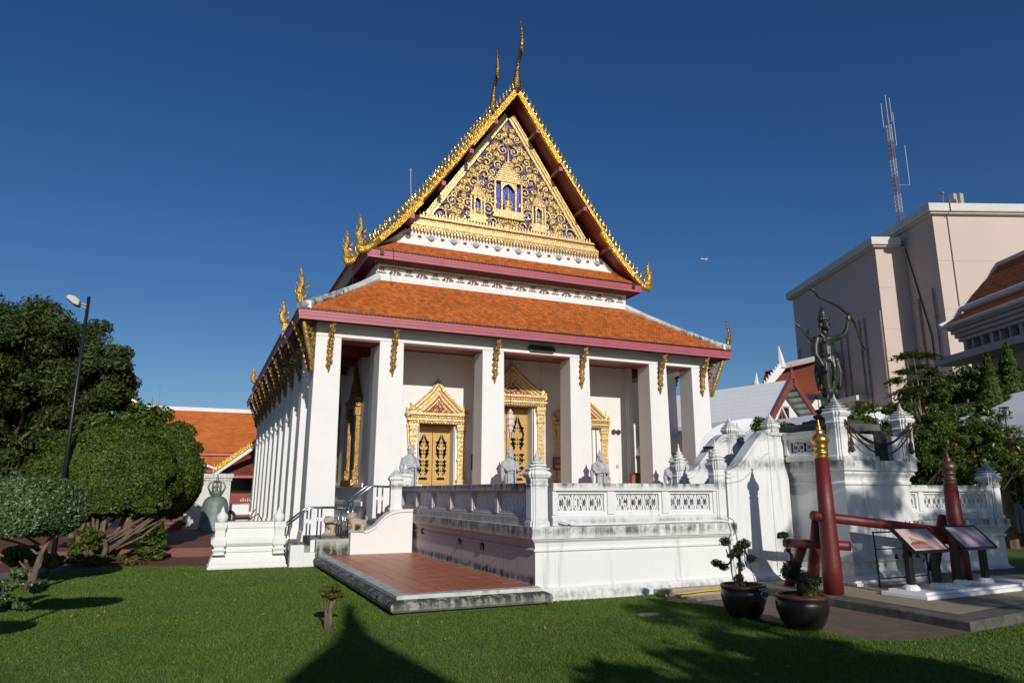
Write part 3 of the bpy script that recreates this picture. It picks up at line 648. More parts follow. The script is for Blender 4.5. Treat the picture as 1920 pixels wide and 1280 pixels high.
def naga(x, y, z, s_, H=1.25, mat=GOLD, axis='x', base=True, plain=False):
    # upswept flame finial at a roof corner, leaning outwards then curling up
    m = M(); P = lambda u, w: (x+s_*u, y, z+w) if axis == 'x' else (x, y-u, z+w)
    if plain:
        m.tube([P(-.06, -.05), P(.02, .12), P(.12, .36), P(.13, .62), P(.06, .86), P(.03, 1.04)], [.11, .10, .075, .06, .055, .012], 8, .6); m.tube([P(.04, .2), P(-.05, .42), P(-.05, .60)], [.05, .03, .004], 5, .5); return part(m, 'horn_finial', mat, smooth=True)
    m.tube([P(-.05, 0), P(.10, .14*H), P(.16, .34*H), P(.08, .56*H), P(.10, .78*H), P(.16, H)], [.11, .13, .10, .075, .045, .006], 7, .5)
    for k, (u, w, l) in enumerate(((.2, .28, .22), (.18, .48, .2), (.13, .68, .16), (-.02, .22, .2), (-.04, .44, .16))):
        sg = 1 if u > 0.05 else -1
        m.tube([P(u-.05*sg, w*H-.04), P(u+.05*sg, w*H+.06), P(u+.04*sg, w*H+l*H)], [.05, .035, .004], 5, .5)
    return part(m, 'flame_finial', mat, smooth=True)
def gable(y0, y1, dz, back=False):
    for s_ in (-1, 1):
        top = M(); under = M()
        for (a, b2), (c, e) in zip(PROF[:-1], PROF[1:]):
            A = Vector((CX+s_*a, y0, b2+dz)); B = Vector((CX+s_*c, y0, e+dz)); off = Vector((0, y1-y0, 0))
            d = (B-A).normalized(); nr = Vector((-d.z, 0, d.x)); nr = nr if nr.z > 0 else -nr
            q = [A, B, B+off, A+off]; under.add([p-nr*.11 for p in q]+[p-nr*.03 for p in q], [(0, 1, 2, 3), (4, 5, 6, 7), (0, 1, 5, 4), (1, 2, 6, 5), (2, 3, 7, 6), (3, 0, 4, 7)])
            rows = max(3, int((B-A).length/.22)); tiles(top, B+Vector((0, .15, 0)), B+off, A+Vector((0, .15, 0)), A+off, .3, rows)
        rf = under.build('gable_roof', RED, CH); top.build('roof_tiles', TILE, rf, kind='stuff')
        # three lapping bargeboards
        cuts = [0, PLEN*.36, PLEN*.70, PLEN]
        for k in range(3):
            m = M(); n = 7; o1 = []; o2 = []; st = (0, .05, .10)[k]
            for i in range(n):
                d = cuts[k]+(cuts[k+1]-cuts[k])*i/(n-1); u, z, an = pinterp(d); nx, nz = math.sin(an), -math.cos(an); nx, nz = (-nx, -nz) if nz < 0 else (nx, nz)
                w0 = .05-st*.25; w1 = (-.15, -.07, -.16)[k]
                o1.append((CX+s_*(u+nx*w0), z+nz*w0+dz)); o2.append((CX+s_*(u+nx*w1), z+nz*w1+dz))
            yy = y0-.10+.02*k; poly = o1+o2[::-1]
            nn = len(o1); vs = [(a, yy, b2) for a, b2 in o1+o2]+[(a, yy+.13, b2) for a, b2 in o1+o2]; fs = []
            for i in range(nn-1):
                fs += [(i, i+1, nn+i+1, nn+i), (2*nn+i, 3*nn+i, 3*nn+i+1, 2*nn+i+1), (i, 2*nn+i, 2*nn+i+1, i+1), (nn+i, nn+i+1, 3*nn+i+1, 3*nn+i)]
            fs += [(0, nn, 3*nn, 2*nn), (nn-1, 3*nn-1, 4*nn-1, 2*nn-1)]
            m.add(vs, fs); bb = m.build('bargeboard', MGOLD, CH)
            L = cuts[k+1]-cuts[k]; q = int(L/.215)
            for i in range(q):
                u, z, an = pinterp(cuts[k]+(i+.5)*L/q); nx, nz = math.sin(an), -math.cos(an); nx, nz = (-nx, -nz) if nz < 0 else (nx, nz)
                o = obj('flame_tooth', flm, bb); o.location = (CX+s_*(u+nx*.04), yy+.06, z+nz*.04+dz); o.matrix_parent_inverse = pinv(bb); o.rotation_euler = (0, s_*R(14), 0); o.scale = (s_, 1, 1)
        if not back or s_ < 0:
            m = M(); u, z = PROF[-1]; m.tube([(CX+s_*(u-.5), y0-.05, z+.34+dz), (CX+s_*(u-.1), y0-.05, z-.02+dz), (CX+s_*(u+.14), y0-.05, z-.10+dz), (CX+s_*(u+.26), y0-.05, z+.1+dz)], [.09, .13, .15, .10], 7, .6); part(m, 'tail_scroll', MGOLD, smooth=True)
            naga(CX+s_*(u+.06), y0-.04, z+.02+dz, s_, 1.05 if s_ > 0 else 1.15, GOLD if s_ < 0 else MGOLD)
    # chofa: the tall horn on the ridge end
    m = M(); z = 16.42+dz; yb = y0-.02
    m.tube([(CX+.02, yb, z-.12), (CX, yb, z+.12), (CX, yb-.03, z+.38), (CX, yb-.10, z+.80), (CX, yb-.24, z+1.12), (CX, yb-.42, z+1.35), (CX, yb-.52, z+1.62), (CX, yb-.50, z+2.0), (CX, yb-.44, z+2.35), (CX, yb-.36, z+2.62), (CX, yb-.36, z+2.82)],
           [.15, .20, .15, .085, .065, .10, .085, .06, .045, .035, .004], 8, .8)
    m.tube([(CX, yb-.36, z+1.35), (CX, yb-.56, z+1.30), (CX, yb-.50, z+1.10)], [.07, .06, .01], 6); part(m, 'horn_finial', DGOLD, smooth=True)
gable(21.62, 24.0, 0)
gable(24.0, 38.0, .32, True)
m = M(); m.prism([(CX-5.3, 8.4), (CX+5.3, 8.4), (CX+5.3, 9.3), (CX, 16.5), (CX-5.3, 9.3)], 'y', 24.06, 24.2); part(m, 'rear_gable_wall', RED)
m = M(); m.box(CX-.07, 21.5, 16.28, CX+.08, 21.52, 16.44); part(m, 'ridge_end_block', PINK)
# purlins under the overhanging gable, pink at the ends
for s_ in (-1, 1):
    for fr in (.20, .385, .58, .775):
        u, z, an = pinterp(PLEN*fr); nx, nz = math.sin(an), -math.cos(an); nx, nz = (-nx, -nz) if nz < 0 else (nx, nz)
        c = (CX+s_*(u-nx*.20), z-nz*.20); m = M(); h = .075; q = [(c[0]-h, c[1]-h), (c[0]+h, c[1]-h), (c[0]+h, c[1]+h), (c[0]-h, c[1]+h)]
        m.prism(q, 'y', 21.56, 22.6); pr = part(m, 'purlin', RED)
        m = M(); m.prism(q, 'y', 21.52, 21.5595); m.build('purlin_end', PINK, pr)
naga(EX0+.08, EY+.06, EZ+.1, -1, 1.15, GOLD); naga(EX1-.08, EY+.06, EZ+.1, 1, 1.05, DGOLD, plain=True)
naga(EX0+.05, 24.0, EZ+.55, -1, .85, GOLD); m = M(); m.box(EX0-.05, 23.92, EZ+.3, EX0+.3, 24.0, EZ+.56); part(m, 'gilded_block', MGOLD)
naga(EX0+.05, 38.3, EZ+.55, -1, .9, GOLD); naga(E2X0-.1, 24.0, E2Z+.35, -1, .5, GOLD)
m = M(); m.tube([at(771, 392, 'x', 4.9), at(770, 320, 'x', 4.9)], .012, 5); m.ell(at(770, 319, 'x', 4.9), .04, 6, 4); part(m, 'lightning_rod', LAMPG)
# gilded eave brackets: a slim carved S with leaf knots
def bracket_mesh():
    m = M(); pts = []; rad = []
    for i in range(15):
        q = i/14; out = .44*(1-q)**1.7+.03*math.sin(q*9); pts.append((0, -out, -1.45*q)); rad.append([.035, .05, .062, .062, .055, .06, .07, .062, .066, .074, .066, .055, .05, .038, .012][i])
    m.tube(pts, rad, 7, 1.0)
    for i in range(1, 13):
        p = pts[i]; s_ = 1 if i % 2 else -1
        m.tube([(p[0]+s_*.03, p[1], p[2]-.06), (p[0]+s_*.075, p[1]-.02, p[2]), (p[0]+s_*.06, p[1]-.04, p[2]+.10)], [.035, .03, .004], 5)
        m.ell((p[0], p[1]-.05, p[2]), (.035, .03, .045), 6, 4)
    for i in range(4, 14): 
        p = pts[i]; m.add([(0-.02, 0, p[2]-.09), (0+.02, 0, p[2]-.09), (.02, p[1], p[2]), (-.02, p[1], p[2]), (-.02, 0, p[2]+.02), (.02, 0, p[2]+.02)], [(0, 1, 2, 3), (3, 2, 5, 4), (1, 5, 2), (0, 3, 4)])
    return m
brm = bracket_mesh().mesh('eave_bracket', GOLD, True)
q = bracket_mesh(); rr = random.Random(6)
for i in range(34):
    f = rr.random(); w = .03+.46*(1-f)**1.2; u = rr.random()*w; a = rr.random()*6.28; r = rr.uniform(.03, .06)
    q.tube([(rr.uniform(-.02, .02), -u-.02+math.cos(a+k)*r*(1-.12*k), -1.3*f-.05+math.sin(a+k)*r*(1-.12*k)) for k in range(6)], .016, 5)
for i in range(9):
    f = (i+.5)/9; w = .50*(1-f)**1.3; q.tube([(0, -w-.02, -1.4*f), (0, -w-.10, -1.4*f+.05), (0, -w-.09, -1.4*f+.15)], [.04, .035, .004], 5)
brs = q.mesh('eave_bracket', DGOLD2, True)
def bracket(x, y, z, rz=0, s=1, me=None):
    o = obj('eave_bracket', me or brm, CH); o.location = (x, y, z); o.rotation_euler = (0, 0, rz); o.scale = (s, s, s); o.matrix_parent_inverse = pinv(CH)
for x in FX: bracket(x+.03, YF+.005, 6.36)
for y in [YF+.4]+SY:
    o = None; bracket(2.63, y, 6.36, -PI/2, 1.0, brs); bracket(16.68, y, 6.36, PI/2, 1.0, brs)
# corner brackets with a fretted web
for (x, y, rz) in ((2.68, YF+.02, -PI/4), (16.62, YF+.02, PI/4)):
    m = M(); rr = random.Random(2)
    for i in range(90):
        q = rr.random(); w = .08+.42*(1-q)**1.1; u = rr.random()*w; c = (0, -u-.02, -1.35*q-.05); a = rr.random()*6.28; r = rr.uniform(.03, .06)
        m.tube([(rr.uniform(-.02, .02), c[1]+math.cos(a+k)*r*(1-.12*k), c[2]+math.sin(a+k)*r*(1-.12*k)) for k in range(6)], .019, 5)
    m.tube([(0, -.50, 0), (0, -.42, -.3), (0, -.25, -.75), (0, -.12, -1.1), (0, -.03, -1.42)], [.05, .07, .07, .06, .02], 7)
    o = m.build('corner_bracket', GOLD, CH, smooth=True); o.location = (x, y, 6.34); o.rotation_euler = (0, 0, rz); o.scale = (1.1, 1.1, 1)
# name board over the entrance
bx0, bz0 = at(984, 645, 'y', 19.98).x, 6.02
m = M(); m.prism([(9.34, 6.13), (9.45, 6.02), (10.25, 6.02), (10.36, 6.13), (10.25, 6.24), (9.45, 6.24)], 'y', 19.95, 20.01); nb = part(m, 'name_board', GREENB)
m = M(); m.prism([(9.39, 6.13), (9.47, 6.045), (9.50, 6.045), (9.42, 6.13), (9.50, 6.215), (9.47, 6.215)], 'y', 19.94, 19.949); m.prism([(10.31, 6.13), (10.23, 6.045), (10.20, 6.045), (10.28, 6.13), (10.20, 6.215), (10.23, 6.215)], 'y', 19.94, 19.949)
m.build('board_edging', DGOLD, nb)
m = M(); rr = random.Random(3)
for i in range(12):
    x = 9.55+i*.052; m.tube([(x, 19.945, 6.09), (x, 19.945, 6.15), (x+.02, 19.945, 6.165), (x+.03, 19.945, 6.145)], .005, 4)
    if i % 3 == 0: m.tube([(x, 19.945, 6.18), (x+.03, 19.945, 6.19)], .005, 4)
m.build('board_lettering', DGOLD, nb)
# doors with gilded surrounds ----------------------------------------
def door(cx, zb, ow, zt, cap, tip, fw):
    # ow: half opening, zt: opening top, cap: top of lintel stack, tip: spire, fw: half width outside
    y = YW; m = M(); m.box(cx-fw, y-.10, zb-.1, cx+fw, y-.001, zb+.06); D = m.build('door_surround', PGOLD, CH)
    for s_ in (-1, 1):
        m = M(); xo = cx+s_*(fw-.16); a = .11; H = zt-zb
        for z0, z1, w, d in ((0, .08, .17, .20), (.08, .2, .14, .16), (.2, .26, .16, .19), (.26, H*.42, .105, .10), (H*.42, H*.45, .13, .13), (H*.45, H*.80, .10, .10), (H*.80, H*.84, .13, .14), (H*.84, H*.9, .11, .11), (H*.9, H*.95, .14, .15), (H*.95, H+.02, .17, .18)):
            m.box(xo-w, y-d, zb+z0, xo+w, y, zb+z1)
        for i in range(int(H/.16)):
            m.ell((xo, y-.105, zb+.3+i*.15), (.06, .035, .05), 6, 4)
        m.tube([(xo+s_*.15, y-.06, zb+.02), (xo+s_*.22, y-.05, zb+.25), (xo+s_*.14, y-.06, zb+.7), (xo+s_*.12, y-.06, zb+H*.6), (xo+s_*.17, y-.06, zb+H*.9), (xo+s_*.2, y-.06, zb+H)], .035, 6)
        m.build('jamb', PGOLD, D, bevel=.008)
        m = M(); m.box(cx+s_*ow-.02, y, zb, cx+s_*ow+.02, y+.44, zt) ; m.build('reveal', WARM, D)
    m = M(); h = (cap-zt)/4
    for k, (w, d) in enumerate(((fw-.02, .16), (fw+.06, .22), (fw-.06, .16), (fw+.02, .24))): m.box(cx-w, y-d, zt+k*h, cx+w, y-.001, zt+(k+1)*h-.01)
    for k in range(2):
        n = int(fw*2/.09)
        for i in range(n): m.ell((cx-fw+.05+(2*fw-.1)*i/(n-1), y-.23, zt+h*(.5+1.9*k)), (.034, .035, h*.4), 6, 4)
    m.build('lintel_moulding', PGOLD, D, bevel=.006)
    m = M(); m.box(cx-ow, y+.01, zt-.04, cx+ow, y+.44, zt-.002); m.build('red_soffit', RED, D)
    # pointed pediment with flame edge
    ph = tip-cap; hw = fw-.08; A = [(-hw, 0), (-hw*.86, ph*.10), (-hw*.66, ph*.24), (-hw*.42, ph*.40), (-hw*.2, ph*.56), (-hw*.07, ph*.72), (0, ph*.80)]
    full = A+[(-a, b2) for a, b2 in A[-2::-1]]
    m = M(); m.prism([(cx+a, cap+b2) for a, b2 in full], 'y', y-.10, y-.001)
    pd = m.build('pointed_pediment', PGOLD, D)
    m = M()
    for sc, yy, rd in ((1.0, .13, .05), (.80, .12, .035), (.62, .13, .03), (.46, .12, .028)):
        m.tube([(cx+a*sc, y-yy, cap+b2*sc+.02) for a, b2 in full], rd, 6)
    m.build('arched_rib', PGOLD, pd, smooth=True)
    m = M(); m.prism([(cx+a*.56, cap+b2*.56+.01) for a, b2 in full], 'y', y-.112, y-.105); m.build('red_arch_band', REDPLAIN, pd)
    m = M()
    for s_ in (-1, 1):
        for i in range(15):
            q = (i+.5)/15*5.3; k = int(q); fr = q-k; a = A[k][0]+(A[k+1][0]-A[k][0])*fr; b2 = A[k][1]+(A[k+1][1]-A[k][1])*fr
            x = cx-s_*a*-1*-1 if False else cx+s_*a; m.tube([(x, y-.08, cap+b2), (x-s_*-.035*-1, y-.09, cap+b2+.09), (x+s_*-.01, y-.08, cap+b2+.17)], [.035, .028, .003], 5)
        for (ax, az, hh) in ((hw, 0, .34), (fw+.06, -h*1.4, .30)):
            x = cx+s_*ax; m.tube([(x-s_*.04, y-.1, cap+az), (x+s_*.03, y-.12, cap+az+hh*.35), (x-s_*.0, y-.1, cap+az+hh*.65), (x+s_*.05, y-.1, cap+az+hh)], [.07, .07, .045, .004], 6)
            m.tube([(x-s_*.02, y-.14, cap+az), (x-s_*.06, y-.14, cap+az+hh*.5)], [.05, .004], 5)
    m.lathe(cx, y-.08, [(.09, cap+ph*.74), (.07, cap+ph*.79), (.085, cap+ph*.82), (.04, cap+ph*.86), (.045, cap+ph*.88), (.018, cap+ph*.93), (.004, cap+ph)], 8)
    m.build('flame_crest', PGOLD, pd)
    m = M(); rr = random.Random(int(cx*10))
    for i in range(60):
        a = rr.uniform(-.4, .4)*hw; b2 = rr.uniform(.02, .42)*ph
        if b2 < ph*.44*(1-abs(a)/(hw*.45)): m.ell((cx+a, y-.12, cap+b2), (.045*rr.uniform(.5, 1), .03, .045*rr.uniform(.5, 1)), 6, 4)
    m.build('carved_tympanum', PGOLD, pd, kind='stuff', smooth=True)
    for s_ in (-1, 1):
        x0, x1 = (cx-ow+.02, cx-.012) if s_ < 0 else (cx+.012, cx+ow-.02)
        m = M(); m.box(x0, y+.44, zb, x1, y+.50, zt-.04); L = m.build('door_leaf', DOORG, D)
        m = M(); ww = x1-x0; xc = (x0+x1)/2; H = zt-zb
        for (a, b2, c, d) in ((x0, x0+.05, zb, zt-.04), (x1-.05, x1, zb, zt-.04)): m.box(a, y+.425, c, b2, y+.44, d)
        for zz in (zb+.0, zb+.14, zt-.16): m.box(x0+.05, y+.425, zz, x1-.05, y+.44, zz+.06)
        m.build('leaf_rail', DOORG, L)
        m = M(); Y = y+.428
        def blk(pts): m.prism(pts, 'y', Y-.006, Y+.0)
        k = ww*.33; zc = zb+.28; zt2 = zt-.28; span = zt2-zc
        for q0, q1 in ((.42, 1.0),):
            for sg in (-1, 1):
                blk([(xc+sg*.02, zc+span*q1), (xc+sg*k, zc+span*.72), (xc+sg*k*.55, zc+span*.45), (xc+sg*k*.38, zc+span*.47), (xc+sg*k*.72, zc+span*.70), (xc+sg*.01, zc+span*.90)][::sg])
        for q in (.80, .62, .55, .38, .30, .18):
            for sg in (-1, 1):
                z = zc+span*q; blk([(xc+sg*.03, z), (xc+sg*k*.6, z+.07), (xc+sg*k*1.05, z+.02), (xc+sg*k*.8, z-.03), (xc+sg*k*.75, z-.10), (xc+sg*k*.4, z-.03)][::sg])
                blk([(xc+sg*k*.25, z-.06), (xc+sg*k*.6, z-.10), (xc+sg*k*.35, z-.16)][::sg])
            blk([(xc-.02, zc+span*q+.02), (xc, zc+span*q-.05), (xc+.02, zc+span*q+.02), (xc, zc+span*q+.06)])
        blk([(xc-k*.8, zc-.02), (xc+k*.8, zc-.02), (xc+k*.6, zc+.06), (xc-k*.6, zc+.06)])
        m.build('lacquer_ornament', BLACKG, L)
    m = M()
    for sx in (-1, 1):
        q = M(); q.frus(cx+sx*(fw-.05), y-.45, 1.06, zb+.02, .26, .2, .22, .18); q.box(cx+sx*(fw-.05)-.29, y-.68, zb+.02, cx+sx*(fw-.05)+.29, y-.22, zb+.10); q.frus(cx+sx*(fw-.05), y-.45, zb-.1, zb+.02, .2, .15, .28, .22)
        tt = q.build('door_step_block', WHITE, bevel=.01); tag(tt, '%s white block flanking the %s gilded door of the chapel' % ('left' if sx < 0 else 'right', {7: 'left', 9: 'middle', 12: 'right'}[int(cx)]), 'block', 'white blocks flanking the chapel doors')
    return D
door(7.05, 1.72, .62, 3.78, 4.14, 5.38, .98); door(CX+.05, 1.72, .84, 4.52, 4.92, 6.14, 1.24); door(12.5, 1.72, .62, 3.86, 4.18, 5.38, 1.08)
m = M(); m.box(5.6, 21.9, 1.05, 14.3, 22.199, 1.40); m.box(5.9, 22.05, 1.40, 13.9, 22.199, 1.68); part(m, 'door_threshold_step', WHITE, bevel=.01)
# gilded windows on the left wall
for i in range(3):
    y0 = 23.65+i*4 if i else 23.65; y1 = y0+1.35
    m = M(); x = 4.80
    for yy in (y0, y1): m.box(x-.16, yy-.11, 1.95, x, yy+.11, 4.35); m.box(x-.22, yy-.15, 1.95, x, yy+.15, 2.3); m.box(x-.22, yy-.15, 4.1, x, yy+.15, 4.4)
    m.box(x-.28, y0-.25, 1.78, x, y1+.25, 1.98); m.box(x-.2, y0-.2, 4.4, x, y1+.2, 4.6); m.box(x-.26, y0-.28, 4.6, x, y1+.28, 4.72)
    m.prism([(y0-.2, 4.72), (y1+.2, 4.72), ((y0+y1)/2+.1, 5.5), ((y0+y1)/2, 5.9), ((y0+y1)/2-.1, 5.5)], 'x', x-.14, x-.001)
    wn = m.build('window_surround', DGOLD2, CH, bevel=.02)
    for k in range(5): 
        q = M(); z = 4.75+k*.2; q.tube([(x-.15, y0-.1+k*.13, z), (x-.2, y0-.15+k*.13, z+.12), (x-.15, y0-.13+k*.13, z+.25)], [.05, .04, .003], 5); q.build('window_flame', DGOLD2, wn)
    m = M(); m.box(x+.2, y0+.1, 1.96, x+.24, y1-.1, 4.38); m.build('window_shutter', DARKST, wn)
m = M(); zL = 0

# plaques, discs, lantern, notice board
def wallthing(name, label, cat, x0, x1, z0, z1, mat, y=YW, th=.04, frame=None):
    t_ = thing(name, label, cat, ((x0+x1)/2, y, z0)); m = M(); m.box(x0, y-th, z0, x1, y-.001, z1); m.build('panel', mat, t_)
    if frame:
        m = M(); e = .03; m.box(x0-e, y-th-.01, z0-e, x1+e, y-.001, z0); m.box(x0-e, y-th-.01, z1, x1+e, y-.001, z1+e); m.box(x0-e, y-th-.01, z0, x0, y-.001, z1); m.box(x1, y-th-.01, z0, x1+e, y-.001, z1); m.build('frame', frame, t_)
    return t_
wallthing('wall_plaque', 'dark amber plaque on the white wall right of the left gilded door', 'plaque', 8.22, 8.50, 2.30, 2.80, BRPLQ, 22.06)
t_ = wallthing('wall_notice', 'red framed notice on the wall right of the middle gilded door', 'notice', 11.32, 11.64, 2.36, 2.76, simple('pink_notice_print', (.30, .12, .12), (.22, .09, .09), 8, .4), 22.1, .04, REDPLAIN)
m = M(); [m.box(11.38+i*.07, 22.053, 2.62, 11.40+i*.07, 22.059, 2.70) for i in range(3)]; m.box(11.36, 22.053, 2.42, 11.6, 22.059, 2.50); m.build('print', PRINT, t_)
for i, x in enumerate((13.86, 14.06)):
    m = M(); q = [(x+.09*math.cos(a*PI/10), 3.75+.09*math.sin(a*PI/10)) for a in range(20)]; m.prism(q, 'y', 22.13, 22.199); m.prism([(x+(a-x)*.7, 3.75+(b2-3.75)*.7) for a, b2 in q], 'y', 22.11, 22.13)
    tag(m.build('alarm_disc', simple('brown_disc', (.10, .05, .035), (.06, .03, .02), 9, .5)), '%s round brown alarm disc on the wall right of the right gilded door' % ('left', 'right')[i], 'alarm disc')
t_ = thing('switch_box', 'tiny grey switch box low on the wall below the brown discs', 'switch', (13.98, 22.2, 2.5)); m = M(); m.box(13.93, 22.16, 2.46, 14.03, 22.199, 2.56); m.build('cover', GRYST, t_)
t_ = thing('hanging_lantern', 'pink and white tiered paper lantern hanging before the middle door', 'lantern', (9.45, 21.6, 3.5))
m = M(); m.lathe(9.45, 21.6, [(.01, 4.34), (.10, 4.2), (.06, 4.18), (.14, 4.10), (.15, 4.0), (.11, 3.98), (.12, 3.86), (.15, 3.82), (.12, 3.76), (.09, 3.74), (.10, 3.64), (.07, 3.62), (.06, 3.56)], 8); m.build('lantern_body', PAPERR, t_)
m = M(); m.tube([(9.45, 21.6, 4.3), (9.45, 21.6, 6.14)], .008, 4); m.build('cord', BLACKM, t_)
m = M(); [m.tube([(9.45+math.cos(a)*.06, 21.6+math.sin(a)*.06, 3.57), (9.45+math.cos(a)*.07, 21.6+math.sin(a)*.07, 3.36)], .014, 4) for a in (0, 1.5, 3, 4.5)]; m.build('tassel', PAPERR, t_)
m = M(); m.tube([(9.72, 21.5, 2.15), (10.1, 21.5, 2.08), (10.5, 21.5, 2.35)], .02, 5); tag(m.build('red_rope', REDPLAIN), 'red barrier rope sagging across the middle gilded door', 'rope')
t_ = thing('notice_stand', 'red framed notice board standing at the right end of the gallery', 'notice board', (13.6, 21.2, 1.05))
m = M(); [m.box(x, 21.15, 1.05, x+.07, 21.22, 2.25) for x in (13.85, 14.65)]; m.box(13.92, 21.15, 2.18, 14.65, 21.22, 2.25); m.box(13.92, 21.15, 1.5, 14.65, 21.22, 1.58); m.build('frame', POSTRED, t_)
m = M(); m.box(13.92, 21.18, 1.58, 14.65, 21.2, 2.18); m.build('panel', BROWNW, t_)

# ------------------------------------------------------------------ raised terrace with parapets
T = thing('white_terrace', 'weathered white raised terrace with pierced balustrades before the chapel', 'terrace', (6.6, 13, 0))
RS = [(1, .62), (.82, .62), (.82, .82), (.62, .82), (.62, 1)]
RED12 = RS+[(-a, b2) for a, b2 in RS[::-1]]+[(-a, -b2) for a, b2 in RS]+[(a, -b2) for a, b2 in RS[::-1]]
def tbuild(m, name, mats=TERR, par=None, **kw): return m.build(name, mats, par or T, **kw)
def wallprofile(m, x, out, y0, y1, prof, back):   # prof list (d,z) outwards distance
    m.prism([(x+out*d, z) for d, z in prof]+[(back, prof[-1][1]), (back, prof[0][1])], 'y', y0, y1)
WP = [(.10, 0), (.09, .08), (.05, .17), (.02, .19), (0, .24), (0, .70), (.03, .72), (.03, .745), (.0, .76), (.02, .84), (.07, .88), (.07, .895), (.10, .90), (.10, 1.08)]
# front wall
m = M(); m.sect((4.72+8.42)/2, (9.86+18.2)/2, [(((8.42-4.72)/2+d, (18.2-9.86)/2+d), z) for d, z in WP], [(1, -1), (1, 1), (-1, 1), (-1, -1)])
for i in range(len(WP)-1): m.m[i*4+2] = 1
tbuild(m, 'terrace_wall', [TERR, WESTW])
# left wall (runs back); ends at the stair flank
m = M(); m.box(4.75, 18.3, 0, 14.9, 22.19, 1.05); m.box(8.6, 12.6, 0, 14.9, 18.3, 1.05); tbuild(m, 'terrace_floor', TERRA)
# parapets: rail, bottom course, piers and pierced panels
def lattice_mesh(L, H, reps):
    m = M(); y0, y1 = -.025, .025; cw = L/reps
    for i in range(reps):
        for j in (0, 1):
            cx = -L/2+cw*(i+.27+.46*j)
            n = 14
            for k in range(n):
                a0, a1 = 2*PI*k/n, 2*PI*(k+1)/n; rx, rz = cw*.20, H*.46; w = .30
                f = lambda a, r: (cx+rx*r*math.copysign(abs(math.cos(a))**.8, math.cos(a)), H/2+rz*r*math.copysign(abs(math.sin(a))**1.15, math.sin(a)))
                m.prism([f(a0, 1), f(a1, 1), f(a1, 1-w), f(a0, 1-w)], 'y', y0, y1)
            m.prism([(cx-.016, H*.14), (cx+.016, H*.14), (cx+.010, H*.36), (cx-.010, H*.36)], 'y', y0, y1); m.prism([(cx-.010, H*.64), (cx+.010, H*.64), (cx+.016, H*.86), (cx-.016, H*.86)], 'y', y0, y1)
        c0 = -L/2+cw*(i+.5); m.prism([(c0-cw*.13, H*.5), (c0, H*.32), (c0+cw*.13, H*.5), (c0, H*.68)], 'y', y0, y1)
        for sg in (0, 1): 
            zc = H*(.06+.88*sg); m.prism([(c0-cw*.14, zc), (c0, zc-(.10*H if sg else -.10*H)*1), (c0+cw*.14, zc), (c0, zc+.02)], 'y', y0, y1)
            for q in (0, 1): cc = -L/2+cw*(i+.02+q*.96); m.prism([(cc-cw*.05, 0), (cc+cw*.05, 0), (cc+cw*.035, H/2), (cc+cw*.05, H), (cc-cw*.05, H), (cc-cw*.035, H/2)], 'y', y0*.9, y1*.9)
    m.box(-L/2-.01, y0, -.01, L/2+.01, y1, .022); m.box(-L/2-.01, y0, H-.022, L/2+.01, y1, H+.01); return m.mesh('lattice_panel', TERR)
LAT = {}
def parapet(p0, p1, z0, n, par, th=.20, H=.65, mat=TERR, reps=3, pier=.13, latw=None, open_=True, h0=.17, h1=.17):
    # a run of balustrade between plan points p0,p1, floor level z0
    p0 = Vector(p0); p1 = Vector(p1); L = (p1-p0).length; u = (p1-p0)/L; ang = math.atan2(u.y, u.x); seg = L/n
    root = bpy.data.objects.new('balustrade', M().box(0, -th/2-.03, H-.12, L, th/2+.03, H).box(0, -th/2, 0, L, th/2, h0*.75).box(0, -th/2+.02, h0*.75, L, th/2-.02, h0).mesh('balustrade', mat)); COL.objects.link(root)
    root.location = (p0.x, p0.y, z0); root.rotation_euler = (0, 0, ang); root.parent = par; root.matrix_parent_inverse = pinv(par)
    b = root.modifiers.new('bevel', 'BEVEL'); b.width = .008; b.segments = 1
    for i in range(n+1):
        x = i*seg; m = M(); w = pier/2; x0, x1 = max(0, x-w), min(L, x+w); m.box(x0, -th/2, h0, x1, th/2, H-.12)
        q = m.build('balustrade_pier', mat); q.parent = root
    ph = H-.12-h0; iw = seg-pier
    for i in range(n):
        xc = (i+.5)*seg; m = M(); e = .05
        m.box(xc-iw/2, -th/2+.03, h0, xc+iw/2, th/2-.03, h0+.035); m.box(xc-iw/2, -th/2+.03, H-.12-.045, xc+iw/2, th/2-.03, H-.12)
        m.box(xc-iw/2, -th/2+.03, h0+.035, xc-iw/2+e, th/2-.03, H-.165); m.box(xc+iw/2-e, -th/2+.03, h0+.035, xc+iw/2, th/2-.03, H-.165); q = m.build('panel_frame', mat); q.parent = root
        lw = iw-2*e; lh = ph-.08; key = (round(lw, 2), round(lh, 2), reps)
        if key not in LAT: LAT[key] = lattice_mesh(lw, lh, reps)
        q = bpy.data.objects.new('lattice_panel', LAT[key]); COL.objects.link(q); q.parent = root; q.location = (xc, 0, h0+.035)
    return root
parapet((5.02, 9.95), (8.18, 9.95), 1.08, 3, T)
parapet((4.80, 10.12), (4.80, 17.55), 1.08, 6, T, mat=WESTW, pier=.1, th=.2)
